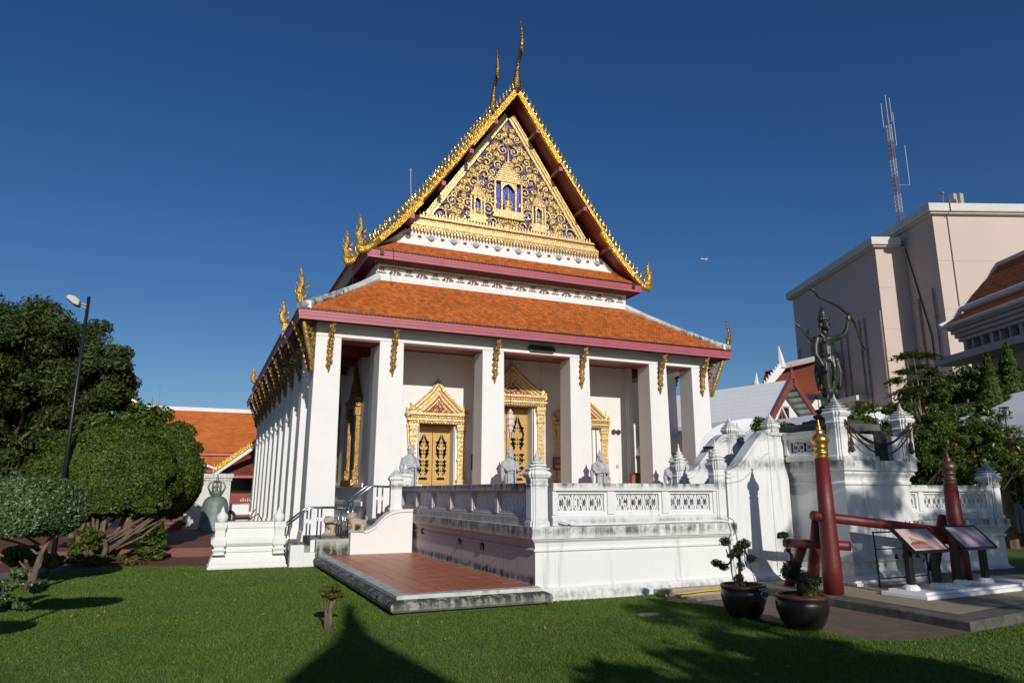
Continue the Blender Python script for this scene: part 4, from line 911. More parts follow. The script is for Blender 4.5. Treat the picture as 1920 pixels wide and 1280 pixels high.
def newel(x, y, z0, zs, tip, w=.15, par=None, mat=TERR, name='newel_post'):
    # shaft from z0 to zs, then lotus cap and tiered spire
    m = M(); k = tip-zs
    m.sect(x, y, [(w, z0), (w, z0+.06), (w*.86, z0+.09), (w*.86, zs-.12), (w*.95, zs-.10), (w*.86, zs-.07), (w*.9, zs)], RED12)
    m.sect(x, y, [(w*.92, zs), (w*1.05, zs+.03*k), (w*1.20, zs+.14*k), (w*1.10, zs+.22*k), (w*.92, zs+.25*k), (w*.92, zs+.29*k), (w*1.10, zs+.31*k), (w*1.02, zs+.35*k), (w*.62, zs+.37*k), (w*.62, zs+.41*k), (w*.86, zs+.43*k), (w*.78, zs+.47*k), (w*.46, zs+.49*k), (w*.46, zs+.52*k), (w*.62, zs+.54*k), (w*.54, zs+.58*k), (w*.28, zs+.60*k), (w*.30, zs+.63*k), (w*.38, zs+.65*k), (w*.22, zs+.70*k), (w*.14, zs+.80*k), (w*.10, zs+.84*k), (.004, tip)], RED12)
    return m.build(name, mat, par or T)
newel(4.80, 9.95, 1.08, 1.80, 2.24, .165)
newel(8.30, 9.95, 1.08, 1.98, 2.50, .135)
newel(4.80, 17.68, 1.08, 1.95, 2.30, .15); newel(4.25, 16.45, 1.15, 1.85, 2.20, .15)
# stair flank walls rising to the statue platform: S curved
def flank(y0, y1, name='stair_flank', x0=8.44, x1=9.5, zlo=1.90, zhi=2.66, par=None, groove=True, par2=None):
    m = M(); pts = []
    for i in range(15):
        q = i/14; s_ = q*q*(3-2*q); pts.append((x0+(x1-x0)*q, zlo+(zhi-zlo)*s_))
    m.prism(pts+[(x1, 0), (x0, 0)], 'y', y0, y1); w = m.build(name, TERR2, par or T)
    m = M(); m.prism([(a, b2+.055) for a, b2 in pts]+[(a, b2-.01) for a, b2 in pts[::-1]], 'y', y0-.03, y1+.03); m.tube([(a, y0-.012, b2-.06) for a, b2 in pts], .020, 6); m.build('flank_capping', TERR2, w, bevel=.012)
    if groove:
        m = M(); m.tube([(x0, y0, zlo-.16)]+[(a+.08, y0, b2-.20-.12*math.sin(PI*i/14)) for i, (a, b2) in enumerate(pts[3:12])]+[(x1, y0, zhi-.36)], .016, 6); m.build('plaster_seam', CAPST, w)
    return w
flank(9.86, 10.06)
flank(11.0, 11.2, groove=False); newel(8.38, 11.1, 1.05, 1.98, 2.50, .135)
m = M(); m.prism([(9.86-d, z) for d, z in WP[:5]]+[(9.9, .24), (9.9, 0)], 'x', 8.5, 9.84); m.build('plinth', TERR2, T)
m = M(); m.prism([(9.86+.5-d, z) for d, z in [(.5, 0), (.5, 1.9)]]+[(10.9, 1.9), (10.9, 0)], 'x', 8.58, 9.5); 
m = M(); 
for i in range(5): m.box(8.7+.2*i, 10.06, 0, 9.9, 11.0, 1.05+.2*(i+1)); 
m.build('platform_steps', STEP, T)
m = M(); m.box(9.44, 9.84, 0, 9.86, 10.14, 2.60); m.box(9.41, 9.81, 2.60, 9.89, 10.17, 2.66); m.build('flank_pier', TERR2, T, bevel=.01)
newel(9.65, 9.99, 2.66, 2.74, 3.06, .13, None, TERR2); newel(9.65, 11.1, 1.05, 2.74, 3.10, .13, None, TERR2); newel(10.3, 11.6, 2.1, 2.72, 3.02, .12, None, TERR2)
# hose along the ledge
m = M(); a = [(5.1, 9.74, 1.16), (5.35, 9.735, 1.10), (6.0, 9.73, 1.10), (7.2, 9.73, 1.115), (8.1, 9.73, 1.12), (8.32, 9.735, 1.10), (8.38, 9.74, .95), (8.40, 9.75, .5), (8.42, 9.7, .1)]; m.tube(a, .016, 6); m.ell((5.3, 9.74, 1.12), (.05, .04, .04), 8, 5); tag(m.build('water_pipe', WHITEP), 'thin white water pipe running along the terrace ledge and down the wall', 'pipe')
m = M(); m.tube([(8.34, 9.73, 1.16), (8.42, 9.73, 1.12), (8.47, 9.73, .8), (8.46, 9.73, .55), (8.52, 9.72, .12)], .008, 5); tag(m.build('black_cable', BLACKM), 'thin black cable looping down the white wall behind the first bonsai', 'cable')
for i, y in enumerate((10.13, 12.11)):
    m = M(); m.tube([(4.62, y, .99+.01*i), (4.53, y-.02, 1.02+.02*i)], .008, 5); m.ell((4.53, y-.02, 1.02+.02*i), (.018, .018, .018), 6, 4); m.build('ledge_hook', STEEL, T)
for y, z in ((17.3, .78), (15.7, .72), (13.2, .66), (12.0, .64)):
    m = M(); m.box(4.68, y-.05, z-.05, 4.719, y+.05, z+.07); m.build('drain_hole', DARKST, T)

# low brick platform -------------------------------------------------
B = thing('brick_platform', 'low platform paved in terracotta tiles with a mossy stone kerb', 'platform', (3.5, 12.5, 0))
m = M(); m.box(2.70, 9.70, .1955, 4.66, 16.25, .212); m.build('platform_bed', GROUT, B)
kp = [(0, 0), (-.02, .05), (-.09, .07), (-.12, .12), (-.10, .17), (-.05, .19), (-.05, .235), (.16, .235)]
m = M(); m.sect((2.56+4.66)/2, (9.56+16.2)/2, [(((4.66-2.56)/2-a, (16.2-9.56)/2-a), z) for a, z in ((0, 0), (0, .035), (-.10, .045), (-.13, .075), (-.14, .12), (-.12, .165), (-.06, .19), (-.01, .195))], [(1, -1), (1, 1), (-1, 1), (-1, -1)]); m.build('kerb', MOSSY, B)
m = M(); m.box(2.52, 9.52, .1955, 2.70, 16.25, .250); m.box(2.70, 9.52, .1955, 4.66, 9.70, .250); m.build('kerb_cap', CAPST, B, bevel=.006)
tl = M(); tl.box(-.144, -.144, 0, .144, .144, .03); tl = tl.mesh('tile', TERRA)
nx_, ny_ = 7, 22; sx, sy = (4.66-2.705)/nx_, (16.27-9.705)/ny_
for i in range(nx_):
    for j in range(ny_):
        o = obj('tile', tl, B); o.location = (2.705+sx*(i+.5), 9.705+sy*(j+.5), .203+random.uniform(-.002, .002)); o.scale = ((sx-.008)/.288, (sy-.008)/.288, 1); o.matrix_parent_inverse = pinv(B)

# left stairs, cheek pedestal, flank, rails, lions -------------------
ST = thing('stone_stairs', 'grey stone steps climbing from the lawn to the terrace beside the corner column', 'stairs', (2.9, 17, 0))
for i, (x0, x1, z) in enumerate(((1.95, 2.15, .12), (2.05, 2.25, .26), (2.2, 2.45, .42), (2.40, 3.30, .57))):
    m = M(); m.box(x0, 16.55, -.01, x1+.4 if i < 3 else x1, 18.0, z); m.build('step', STEP, ST, bevel=.015)
for i, (x0, z) in enumerate(((3.30, .69), (3.58, .82), (3.86, .95), (4.14, 1.07))):
    m = M(); m.box(x0, 16.56, -.01, 4.66, 17.9, z); m.build('step', DARKST if False else STEP, ST, bevel=.012)
m = M(); m.box(1.93, 16.28, -.01, 2.22, 16.54, .46); m.box(2.22, 16.3, -.01, 2.46, 16.54, .30); m.box(2.46, 16.32, -.01, 2.60, 16.54, .10); m.box(2.36, 16.4, .30, 2.46, 16.54, .55); m.build('white_cheek_block', WHITE, ST, bevel=.01)
m = M(); m.box(2.48, 16.38, -.01, 3.20, 16.54, .56); m.build('landing_face', MOSSY, ST, bevel=.01)
FL = thing('stair_flank_wall', 'smooth white curved flank wall below the stone lion', 'wall', (3.8, 16.3, 0))
pts = [(3.20, .70), (3.50, .70), (3.60, .73), (3.74, .80), (3.85, .92), (3.98, 1.04), (4.12, 1.12), (4.30, 1.16), (4.62, 1.17)]
m = M(); m.prism(pts+[(4.62, 0), (3.2, 0)], 'y', 16.22, 16.50); m.build('flank', WHITE, FL, bevel=.01)
m = M(); m.prism([(a, b2+.035) for a, b2 in pts[1:]]+[(a, b2-.03) for a, b2 in pts[:0:-1]], 'y', 16.18, 16.54); m.build('capping', WHITE, FL, bevel=.012)
PD = thing('white_cheek_pedestal', 'tall white moulded masonry pedestal with two bud finials at the lawn edge', 'pedestal', (1.10, 16.8, 0))
pp = [(.80, 0), (.80, .05), (.77, .07), (.775, .12), (.74, .22), (.70, .31), (.68, .33), (.72, .34), (.72, .40), (.68, .41), (.67, .44), (.72, .47), (.765, .52), (.765, .60), (.73, .63), (.69, .70), (.67, .80), (.66, .82), (.69, .84), (.69, .96)]
SQ = [(1, 1), (-1, 1), (-1, -1), (1, -1)]
m = M(); m.sect(1.10, 16.85, [((r, r-.38), z) for r, z in pp], [(1, -1), (1, 1), (-1, 1), (-1, -1)]); m.build('pedestal_body', WHITE, PD, bevel=.008)
for sx in (-1, 1):
    for sy in (-1,):
        m = M(); m.sect(1.10+sx*.60, 16.48, [(.13, .30), (.10, .34), (.14, .40), (.09, .44), (.13, .50), (.13, .60), (.10, .66), (.10, .80), (.12, .86), (.12, .962)], [(1, -1), (1, 1), (-1, 1), (-1, -1)]); m.build('corner_buttress', WHITE, PD, bevel=.008)
    m = M(); m.lathe(1.10+sx*.58, 16.55, [(.07, .96), (.115, 1.02), (.12, 1.08), (.09, 1.13), (.05, 1.17), (.035, 1.22), (.008, 1.29)], 12); m.build('bud_finial', WHITE, PD, smooth=True)
def rail(label, pts, posts, y0, y1):
    H = thing('handrail', label, 'handrail', (pts[0][0], (y0+y1)/2, 0))
    for y in (y0, y1):
        m = M(); m.tube([(a, y, b2) for a, b2 in pts], .022, 8); m.build('rail_tube', STEEL, H, smooth=True)
        for x, zb, zt in posts: m = M(); m.tube([(x, y, zb), (x, y, zt)], .018, 8); m.build('rail_post', STEEL, H, smooth=True)
rail('lower steel handrail beside the first stone steps', [(1.87, .87), (2.33, 1.24), (3.16, 1.24)], [(1.9, .12, .88), (2.36, .42, 1.24), (2.60, .57, 1.24), (3.14, .57, 1.24)], 16.62, 17.15)
rail('upper steel handrail climbing to the terrace beside the lion', [(3.06, 1.24), (3.72, 1.73), (4.24, 1.71)], [(3.08, .57, 1.26), (3.30, .70, 1.40), (3.98, 1.0, 1.72)], 16.62, 17.15)
def figure(m, body, ells=()):
    for pts, rad in body: m.tube(pts, rad, 10)
    for c, r in ells: m.ell(c, r, 12, 8)
def remesh(o, vox, sm=True):
    r = o.modifiers.new('remesh', 'REMESH'); r.mode = 'VOXEL'; r.voxel_size = vox; r.use_smooth_shade = sm
def lion():
    m = M()
    m.box(-.20, -.12, 0, .20, .12, .05)
    for sx in (-.10, .12):
        for sy in (-.07, .07): m.tube([(sx, sy, .04), (sx+.01, sy, .14), (sx, sy*.8, .24)], [.055, .05, .065], 8); m.ell((sx-.03, sy, .07), (.05, .035, .03), 8, 6)
    m.tube([(.17, 0, .24), (.05, 0, .25), (-.07, 0, .27), (-.12, 0, .33)], [.08, .095, .105, .09], 10)
    m.ell((-.14, 0, .40), (.12, .115, .115), 12, 8); m.ell((-.11, 0, .31), (.11, .10, .12), 10, 8); m.ell((.14, 0, .20), (.10, .10, .13), 10, 8); m.ell((-.23, 0, .37), (.05, .06, .045), 8, 6); m.ell((-.12, 0, .42), (.08, .12, .11), 10, 8)
    for s_ in (-1, 1): m.ell((-.13, s_*.08, .49), (.025, .025, .035), 6, 5); m.ell((-.22, s_*.035, .425), (.018, .015, .015), 6, 4)
    for k in range(9): a = k*.7; m.ell((-.06+.03*math.cos(a), .10*math.cos(a*1.3), .40+.07*math.sin(a)), (.03, .03, .03), 6, 4)
    m.tube([(.18, 0, .26), (.24, 0, .34), (.20, 0, .42)], [.03, .04, .02], 6)
    return m
lm = lion().mesh('stone_lion', TANST, True)
for i, (x, y, z, rz, lb) in enumerate(((3.36, 16.36, .70, -.5, 'tan stone guardian lion on the near white flank wall of the stairs'), (3.05, 17.75, .57, .3, 'tan stone guardian lion on the far side of the stairs behind the handrail'))):
    o = bpy.data.objects.new('stone_lion', lm); COL.objects.link(o); o.location = (x, y, z); o.rotation_euler = (0, 0, rz+.3); o.scale = (.92, 1.25, .86); tag(o, lb, 'lion statue', 'stone lions at the stairs'); remesh(o, .014)

# hermit statues -----------------------------------------------------
def hermit(turn):
    m = M()     # standing robed hermit, 1.42 m, hands folded on a staff
    m.lathe(0, 0, [(.17, 0), (.19, .04), (.17, .35), (.155, .60), (.16, .72), (.19, .82)], 14, sy=.72)
    m.tube([(0, .0, .72), (0, .0, .95), (0, .0, 1.10)], [.17, .185, .12], 12)
    m.ell((0, .02, 1.02), (.23, .13, .14), 12, 8)
    m.tube([(0, 0, 1.08), (0, -.01, 1.18)], [.06, .055], 8); m.ell((0, -.02, 1.235), (.088, .10, .105), 12, 9); m.ell((0, -.115, 1.245), (.02, .025, .022), 6, 5); [m.ell((q*.038, -.10, 1.27), (.024, .018, .012), 6, 4) for q in (-1, 1)]
    m.tube([(0, -.09, 1.21), (0, -.125, 1.17), (0, -.10, 1.08)], [.03, .035, .01], 7)
    for s_ in (-1, 1):
        m.tube([(s_*.20, .01, 1.05), (s_*.25, -.03, .90), (s_*.20, -.13, .80), (s_*.05, -.19, .84)], [.07, .06, .05, .035], 9)
        m.ell((s_*.035, -.20, .85+.02*s_), (.045, .035, .04), 8, 6)
        m.tube([(s_*.22, .03, 1.06), (s_*.27, .04, .8), (s_*.25, .05, .5)], [.06, .07, .03], 8)
        m.tube([(s_*.065, -.04, 1.28), (s_*.10, -.02, 1.34), (s_*.085, .0, 1.38)], [.02, .02, .008], 6)
        m.ell((s_*.08, .0, 1.24), (.015, .025, .035), 6, 5)
        for k in range(4): m.ell((s_*.035+(k-1.5)*.006, -.225, .875-.015*k), (.02, .012, .009), 5, 4)
    for k in range(5): m.tube([(-.14+k*.065, -.12+.02*abs(k-2), .78), (-.15+k*.07, -.135+.02*abs(k-2), .4), (-.155+k*.075, -.13+.02*abs(k-2), .04)], [.018, .02, .02], 6)
    m.tube([(-.20, -.05, 1.10), (-.02, -.16, .95), (.20, -.06, .78)], [.03, .035, .03], 8)
    m.lathe(0, -.0, [(.10, 1.285), (.125, 1.31), (.085, 1.33), (.07, 1.355), (.09, 1.37), (.05, 1.395), (.06, 1.41), (.03, 1.45), (.008, 1.54)], 12)
    m.tube([(0, -.23, .0), (0, -.235, .92)], [.022, .022], 8)
    return m
hm = hermit(0).mesh('body', GRYST, True)
for i, (x, y, rz, zb, lb) in enumerate(((5.28, 18.95, .45, 1.44, 'grey stone crowned hermit statue before the left gilded door, leftmost of the four'),
        (8.28, 18.95, .30, 1.40, 'grey stone crowned hermit statue before the middle gilded door'),
        (11.32, 18.95, .02, 1.36, 'grey stone crowned hermit statue left of the brown wall discs, before the right door'),
        (14.02, 18.95, .1, 1.24, 'grey stone hermit statue half hidden behind the post at the far stair flank'))):
    H = thing('hermit_statue', lb, 'statue', (x, y, 1.05), 'hermit statues before the chapel columns')
    m = M(); m.sect(0, 0, [(.27, 1.05-1.05), (.27, .06), (.22, .10), (.22, zb-1.05-.08), (.26, zb-1.05-.05), (.26, zb-1.05)], [(1, -1), (1, 1), (-1, 1), (-1, -1)]); q = m.build('plinth', WHITE); q.parent = H
    o = bpy.data.objects.new('body', hm); COL.objects.link(o); o.parent = H; o.location = (0, 0, zb-1.05); o.rotation_euler = (0, 0, rz); remesh(o, .013)
# ------------------------------------------------------------------ archer platform
P = thing('statue_platform', 'tall weathered white moulded block with posts carrying the bronze archer', 'platform', (10.8, 9.6, 0))
def platprof(m, x0, x1, y0, y1, prof, mats=None):
    m.sect((x0+x1)/2, (y0+y1)/2, [(((x1-x0)/2+d, (y1-y0)/2+d), z) for d, z in prof], [(1, -1), (1, 1), (-1, 1), (-1, -1)])
BP = [(.16, .05), (.16, .14), (.12, .16), (.13, .26), (.07, .30), (.05, .44), (.08, .47), (.08, .52), (.03, .56), (0, .66), (0, 1.70), (.03, 1.72), (.03, 1.76), (.0, 1.78), (.02, 1.84), (.07, 1.90), (.07, 1.94), (.11, 1.95), (.11, 2.12)]
m = M(); platprof(m, 9.98, 11.55, 8.72, 12.5, BP); m.build('platform_block', TERR2, P, bevel=.006)
r_ = parapet((9.86, 9.80), (9.86, 8.95), 2.12, 1, P, th=.18, H=.52, reps=2, h0=.12)
parapet((11.2, 11.0), (13.2, 11.0), 2.1, 2, P, th=.18, H=.52, reps=3, h0=.12)
newel(9.98, 8.78, 2.12, 2.86, 3.26, .17, P, TERR2); newel(11.60, 8.78, 2.12, 2.80, 3.18, .16, P, TERR2); newel(9.62, 10.6, 2.66, 2.70, 2.92, .10, P) if False else None
m = M(); m.box(10.15, 8.70, 2.12, 10.75, 8.9, 2.58); m.box(10.15, 8.66, 2.12, 10.8, 8.72, 2.2); m.build('side_parapet', TERR2, P, bevel=.01); m = M(); m.box(11.2, 8.70, 2.12, 11.45, 8.9, 2.56); m.build('side_parapet', TERR2, P, bevel=.01)
m = M(); m.box(at(1632, 850, 'y', 8.85).x, 8.80, 2.125, at(1664, 850, 'y', 8.85).x, 9.3, 2.66); m.build('dark_stone_block', DARKST, P, bevel=.02)  # solid block of dark stone between the side parapets
m = M(); m.box(10.05, 9.05, 2.12, 12.05, 10.3, 2.62); m.build('statue_bed', TERR2, P); m = M(); m.box(9.98, 9.02, 2.62, 11.35, 10.35, 2.80); m.build('statue_slab', simple('mossy_grey_slab', (.13, .14, .13), (.07, .08, .07), 5, .9, bs=.3), P, bevel=.01)
m = M()
for j in range(3):
    x0, x1, sag = (9.98, 11.60, (.42, .36, .52)[j]); pts = []
    for i in range(13): q = i/12; pts.append((x0+(x1-x0)*q, 8.60-.02*j, 2.80-.03*j-sag*4*q*(1-q)))
    m.tube(pts, .014, 5)
GA = m.build('garland_chain', CHAIN, smooth=True); tag(GA, 'dark chain garland with tassels slung between the two platform posts', 'garland')
for x in (10.06, 11.52):
    q = M(); q.lathe(x, 8.58, [(.012, 2.80), (.02, 2.6), (.012, 2.5), (.035, 2.42), (.03, 2.36), (.05, 2.28), (.004, 2.24)], 8); q.build('tassel', CHAIN, GA)
# bronze archer
A_ = thing('archer_statue', 'dark green bronze archer statue with crown raising a long curved bow', 'statue', (10.82, 9.6, 2.8))
m = M(); m.box(-.42, -.34, 0, .42, .34, .09); m.sect(0, 0, [(.30, .09), (.24, .13), (.29, .17), (.29, .20), (.21, .24), (.25, .28), (.25, .31), (.19, .33)], RED12); q = m.build('lotus_base', DARKST, bevel=.006); q.parent = A_; 
m = M(); m.lathe(0, 0, [(.20, .33), (.22, .36), (.17, .39)], 16); q = m.build('base_ring', BRONZE); q.parent = A_
Hs = 1.96; m = M()
for s_, fy in ((-1, -.06), (1, .03)):
    m.tube([(s_*.085, fy, .40), (s_*.085, fy-.01, .50), (s_*.09, fy*.6, .72), (s_*.095, fy*.3, 1.0), (s_*.08, 0, 1.25)], [.05, .045, .085, .115, .13], 12)
    m.ell((s_*.09, fy-.08, .41), (.05, .12, .035), 10, 6)
    m.lathe(s_*.088, fy*.6, [(.07, .52), (.125, .58), (.135, .64), (.12, .70)], 12)     # gathered trouser cuffs
m.tube([(0, 0, 1.20), (0, 0, 1.38), (0, .0, 1.52), (0, -.01, 1.66), (0, 0, 1.76)], [.175, .15, .15, .18, .11], 14)
m.ell((0, 0, 1.64), (.215, .12, .13), 14, 9); m.ell((-.085, -.09, 1.62), (.08, .045, .06), 10, 6); m.ell((.085, -.09, 1.62), (.08, .045, .06), 10, 6)
m.tube([(0, 0, 1.74), (.005, -.01, 1.85)], [.065, .055], 10)
m.ell((.01, -.03, 1.94), (.085, .10, .115), 14, 10); m.ell((.01, .03, 1.95), (.10, .09, .12), 12, 8)
m.tube([(.01, -.13, 1.97), (.01, -.155, 1.935), (.01, -.13, 1.92)], [.012, .022, .015], 6); m.ell((.01, -.115, 1.885), (.032, .02, .012), 8, 5); m.ell((.01, -.10, 1.85), (.035, .03, .025), 8, 5)
for s_ in (-1, 1): m.ell((.01+s_*.036, -.112, 1.965), (.022, .012, .010), 8, 5); m.ell((.01+s_*.10, .0, 1.94), (.016, .035, .05), 8, 5); m.tube([(.01+s_*.10, .01, 1.90), (.01+s_*.10, .0, 1.82)], [.02, .012], 6)
m.lathe(.01, .01, [(.10, 2.02), (.115, 2.05), (.10, 2.08), (.085, 2.10), (.09, 2.13), (.075, 2.16), (.07, 2.20), (.055, 2.25), (.035, 2.29), (.01, 2.32)], 12)
for k in range(7): a = -PI/2+(k-3)*.38; m.tube([(.01+.105*math.cos(a), .01+.105*math.sin(a), 2.04), (.01+.11*math.cos(a), .01+.11*math.sin(a), 2.13)], [.022, .004], 5)
# right arm hanging with arrow (viewer's left), left arm raised to the bow
m.tube([(-.20, 0, 1.68), (-.27, .0, 1.50), (-.30, -.03, 1.34), (-.27, -.08, 1.22), (-.23, -.12, 1.10)], [.075, .065, .052, .045, .034], 12)
m.ell((-.215, -.135, 1.04), (.034, .045, .055), 10, 7)
for k in range(4): m.tube([(-.225+.004*k, -.15+.018*k, 1.02), (-.19, -.165+.02*k, .985), (-.175, -.15+.02*k, 1.01)], [.011, .010, .008], 5)
m.tube([(-.20, -.11, 1.06), (-.175, -.14, 1.03)], [.012, .009], 5)
m.tube([(.19, 0, 1.69), (.34, .0, 1.73), (.50, -.01, 1.79), (.60, -.02, 1.92), (.645, -.02, 2.07)], [.07, .062, .05, .045, .033], 12)
m.ell((.655, -.02, 2.15), (.04, .038, .05), 10, 7)
for k in range(4): m.tube([(.625, -.04, 2.12+.022*k), (.68, -.065, 2.12+.022*k), (.71, -.03, 2.115+.022*k), (.695, -.0, 2.115+.022*k)], [.012, .012, .010, .008], 5)
m.tube([(.63, -.03, 2.18), (.67, -.05, 2.22), (.70, -.03, 2.21)], [.013, .011, .008], 5)
# sash, belt, hanging cloth, ornaments
m.tube([(-.18, -.06, 1.75), (-.06, -.13, 1.60), (.10, -.12, 1.46), (.17, -.03, 1.38)], [.03, .03, .03, .03], 8)
m.tube([(-.19, .0, 1.35), (-.1, -.12, 1.33), (.1, -.12, 1.33), (.19, 0, 1.35), (0, .15, 1.35), (-.19, 0, 1.35)], .03, 8)
m.tube([(-.2, .0, 1.28), (-.1, -.14, 1.22), (.1, -.14, 1.22), (.2, 0, 1.28), (0, .17, 1.28), (-.2, 0, 1.28)], .024, 8)
m.tube([(0, -.13, 1.32), (.0, -.15, 1.10), (.01, -.14, .85)], [.05, .055, .03], 8)
m.tube([(.17, -.08, 1.30), (.22, -.08, 1.05), (.20, -.07, .72)], [.04, .06, .03], 8); m.tube([(-.15, .08, 1.30), (-.18, .10, 1.0), (-.16, .1, .68)], [.05, .06, .03], 8); m.tube([(.1, .1, 1.30), (.14, .12, 1.0), (.12, .1, .62)], [.05, .07, .03], 8)
for s_ in (-1, 1): m.tube([(s_*.10, -.03, 1.75), (s_*.17, -.05, 1.71), (s_*.08, -.12, 1.66), (0, -.13, 1.63)], .016, 6)
bd = m.build('body', BRONZE); bd.parent = A_; remesh(bd, .011)
m = M()     # bow: doubly curved
bow = [tuple(at(px, py, 'y', 9.57)-Vector((10.82, 9.6, 2.8))) for px, py in ((1520, 541), (1528, 547), (1534, 557), (1546, 562), (1570, 573), (1590, 589), (1602, 605), (1609, 622), (1613, 639), (1620, 652), (1627, 658), (1625, 668))]
m.tube(bow, [.034, .022, .022, .024, .026, .028, .026, .024, .022, .02, .018, .010], 8); q = m.build('bow', BRONZE, smooth=True); q.parent = A_
m = M(); m.ell(tuple(bow[0]), (.045, .03, .035), 8, 5); m.tube([bow[0], (bow[0][0]-.05, bow[0][1], bow[0][2]+.05)], [.035, .008], 6); q = m.build('bow_tip', BRONZE, smooth=True); q.parent = A_
m = M(); m.tube([(-.12, .14, 1.60), (-.30, .16, 1.78), (-.46, .18, 1.92)], [.035, .03, .012], 8); m.tube([(-.46, .18, 1.92), (-.54, .19, 1.99)], [.035, .006], 6); m.tube([(-.28, .14, 1.80), (-.25, .14, 1.88)], [.03, .01], 6); q = m.build('quiver', BRONZE); q.parent = A_
m = M(); m.tube([(-.20, -.14, 1.12), (-.22, -.15, .50)], .010, 6); m.tube([(-.22, -.15, .56), (-.245, -.15, .48), (-.20, -.15, .46)], [.03, .02, .004], 5); q = m.build('arrow', BRONZE); q.parent = A_
A_.scale = (1.0, 1.0, 1.0)
# small hedge and finials behind the slab
c = (10.35, 10.6, 2.8); P_, N_, _ = clumps(2600, c, (.55, .35, .22), 22, .12, 4); H = thing('platform_shrub', 'small green shrub growing behind the archer slab', 'shrub', (10.35, 10.6, 2.1)); leaves('foliage', P_, N_, .035, LDOME, H); m = M(); m.tube([(10.35, 10.6, 2.1), (10.35, 10.6, 2.75)], .03, 5); m.build('stem', BARK, H)

# lower balustraded terrace to the right
RT = thing('side_terrace', 'low weathered white balustraded wall right of the statue platform', 'wall', (13.6, 9.7, 0))
m = M(); platprof(m, 11.9, 15.15, 9.45, 14, [(.08, 0), (.08, .1), (.02, .14), (0, .2), (0, .70), (.03, .72), (.03, .76), (0, .78), (.08, .9), (.10, .91), (.10, 1.06)]); m.build('wall_block', TERR, RT)
parapet((11.75, 9.55), (14.9, 9.55), 1.06, 3, RT, H=.66); newel(15.08, 9.58, 1.06, 1.80, 2.28, .18, RT)
m = M(); m.box(14.2, 9.33, .52, 14.4, 9.44, .74); tag(m.build('electric_box', LAMPG, bevel=.01), 'small grey electric box on the side terrace wall behind the right information board', 'electric box')
# lamps standing on the parapets
for i, (x, y, z, lb) in enumerate(((9.05, 11.0, 2.12, 'black metal lantern stand on the far stair flank before the white marquee'),)):
    t_ = thing('lantern_stand', lb, 'lantern', (x, y, z)); m = M(); m.box(x-.09, y-.09, z+.30, x+.09, y+.09, z+.34)
    for sx in (-1, 1):
        for sy in (-1, 1): m.tube([(x+sx*.07, y+sy*.07, z+.30), (x+sx*.05, y+sy*.05, z+.1), (x+sx*.08, y+sy*.08, z-.1)], .009, 5)
    m.box(x-.07, y-.07, z+.06, x+.07, y+.07, z+.08); m.build('frame', BLACKM, t_); m = M(); m.lathe(x, y, [(.05, z+.12), (.055, z+.28)], 8); m.build('glass', LAMPG, t_)

# ------------------------------------------------------------------ paved kerbed platform at right
PL = [(8.45, 5.80), (8.52, 7.8), (8.50, 9.86), (16, 9.86), (16, 6.1), (9.8, 5.98)]
m = M(); m.prism(PL, 'z', -.03, .10); o = m.build('paved_apron', simple('dark_kerb_stone', (.15, .14, .12), (.05, .055, .045), 6, .9, bs=.4)); o['kind'] = 'structure'; o.modifiers.new('bevel', 'BEVEL').width = .015
sheet('pebble_paving', [(8.80, 6.18), (8.84, 7.8), (8.82, 9.7), (9.85, 9.7), (9.85, 8.62), (15.9, 8.62), (15.9, 6.50), (10.0, 6.38)], .104, PEB)
# red mooring frame
FR = thing('red_timber_frame', 'red lacquered timber frame of two tall posts with gilded bud finials, beams and braces', 'timber frame', (10.2, 8.1, .1))
fr = [[(.17, .09), (.165, .5), (.15, 1.2), (.135, 2.05)], [.17, .165, .15, .135]]
def post(x, y, mats, zt=2.10):
    m = M(); m.lathe(x, y, [(.145, .105), (.140, .5), (.122, 1.2), (.102, zt)], 20); p_ = m.build('post', POSTRED, FR, smooth=True)
    m = M(); m.lathe(x, y, [(r*.78, zt+(z-2.10)) for r, z in [(.115, 2.10), (.13, 2.12), (.115, 2.145), (.13, 2.17), (.14, 2.195), (.115, 2.215), (.105, 2.24), (.125, 2.26), (.14, 2.28), (.12, 2.30), (.11, 2.31), (.165, 2.35), (.18, 2.39), (.15, 2.44), (.105, 2.475), (.075, 2.49), (.088, 2.51), (.065, 2.54), (.045, 2.56), (.055, 2.575), (.035, 2.61), (.016, 2.66), (.022, 2.68), (.004, 2.73)]], 20)
    m.build('bud_finial', mats, p_, smooth=True)
X1, Y1, X2, Y2 = 8.84, 8.12, 11.62, 8.02
post(X1, Y1, goldmat('bright_gold_leaf', (.72, .44, .10), (.45, .24, .06), .28, .1, 20)); post(X2, Y2, simple('dull_brown_gilding', (.13, .085, .045), (.07, .045, .025), 8, .4, .4), 1.72)
m = M(); m.tube([(8.62, 8.18, 1.24), (11.9, 8.06, .90)], .075, 16); m.build('long_beam', POSTRED, FR, smooth=True)
for i, (x, y) in enumerate(((X1, Y1), (X2, Y2))):
    m = M(); m.tube([(x+.62, y+1.0, .09), (x+.03, y+.22, 1.16)], [.10, .085], 14); m.build('brace_post', POSTRED, FR, smooth=True)
    m = M(); m.tube([(x+.10, y+1.0, .09), (x+.02, y+.55, .75)], [.08, .07], 12); m.build('short_brace', POSTRED, FR, smooth=True)
    m = M(); m.tube([(x-.16, y+.75, .80), (x+.22, y-.18, .80)], .07, 14); m.build('cross_bar', POSTRED, FR, smooth=True)
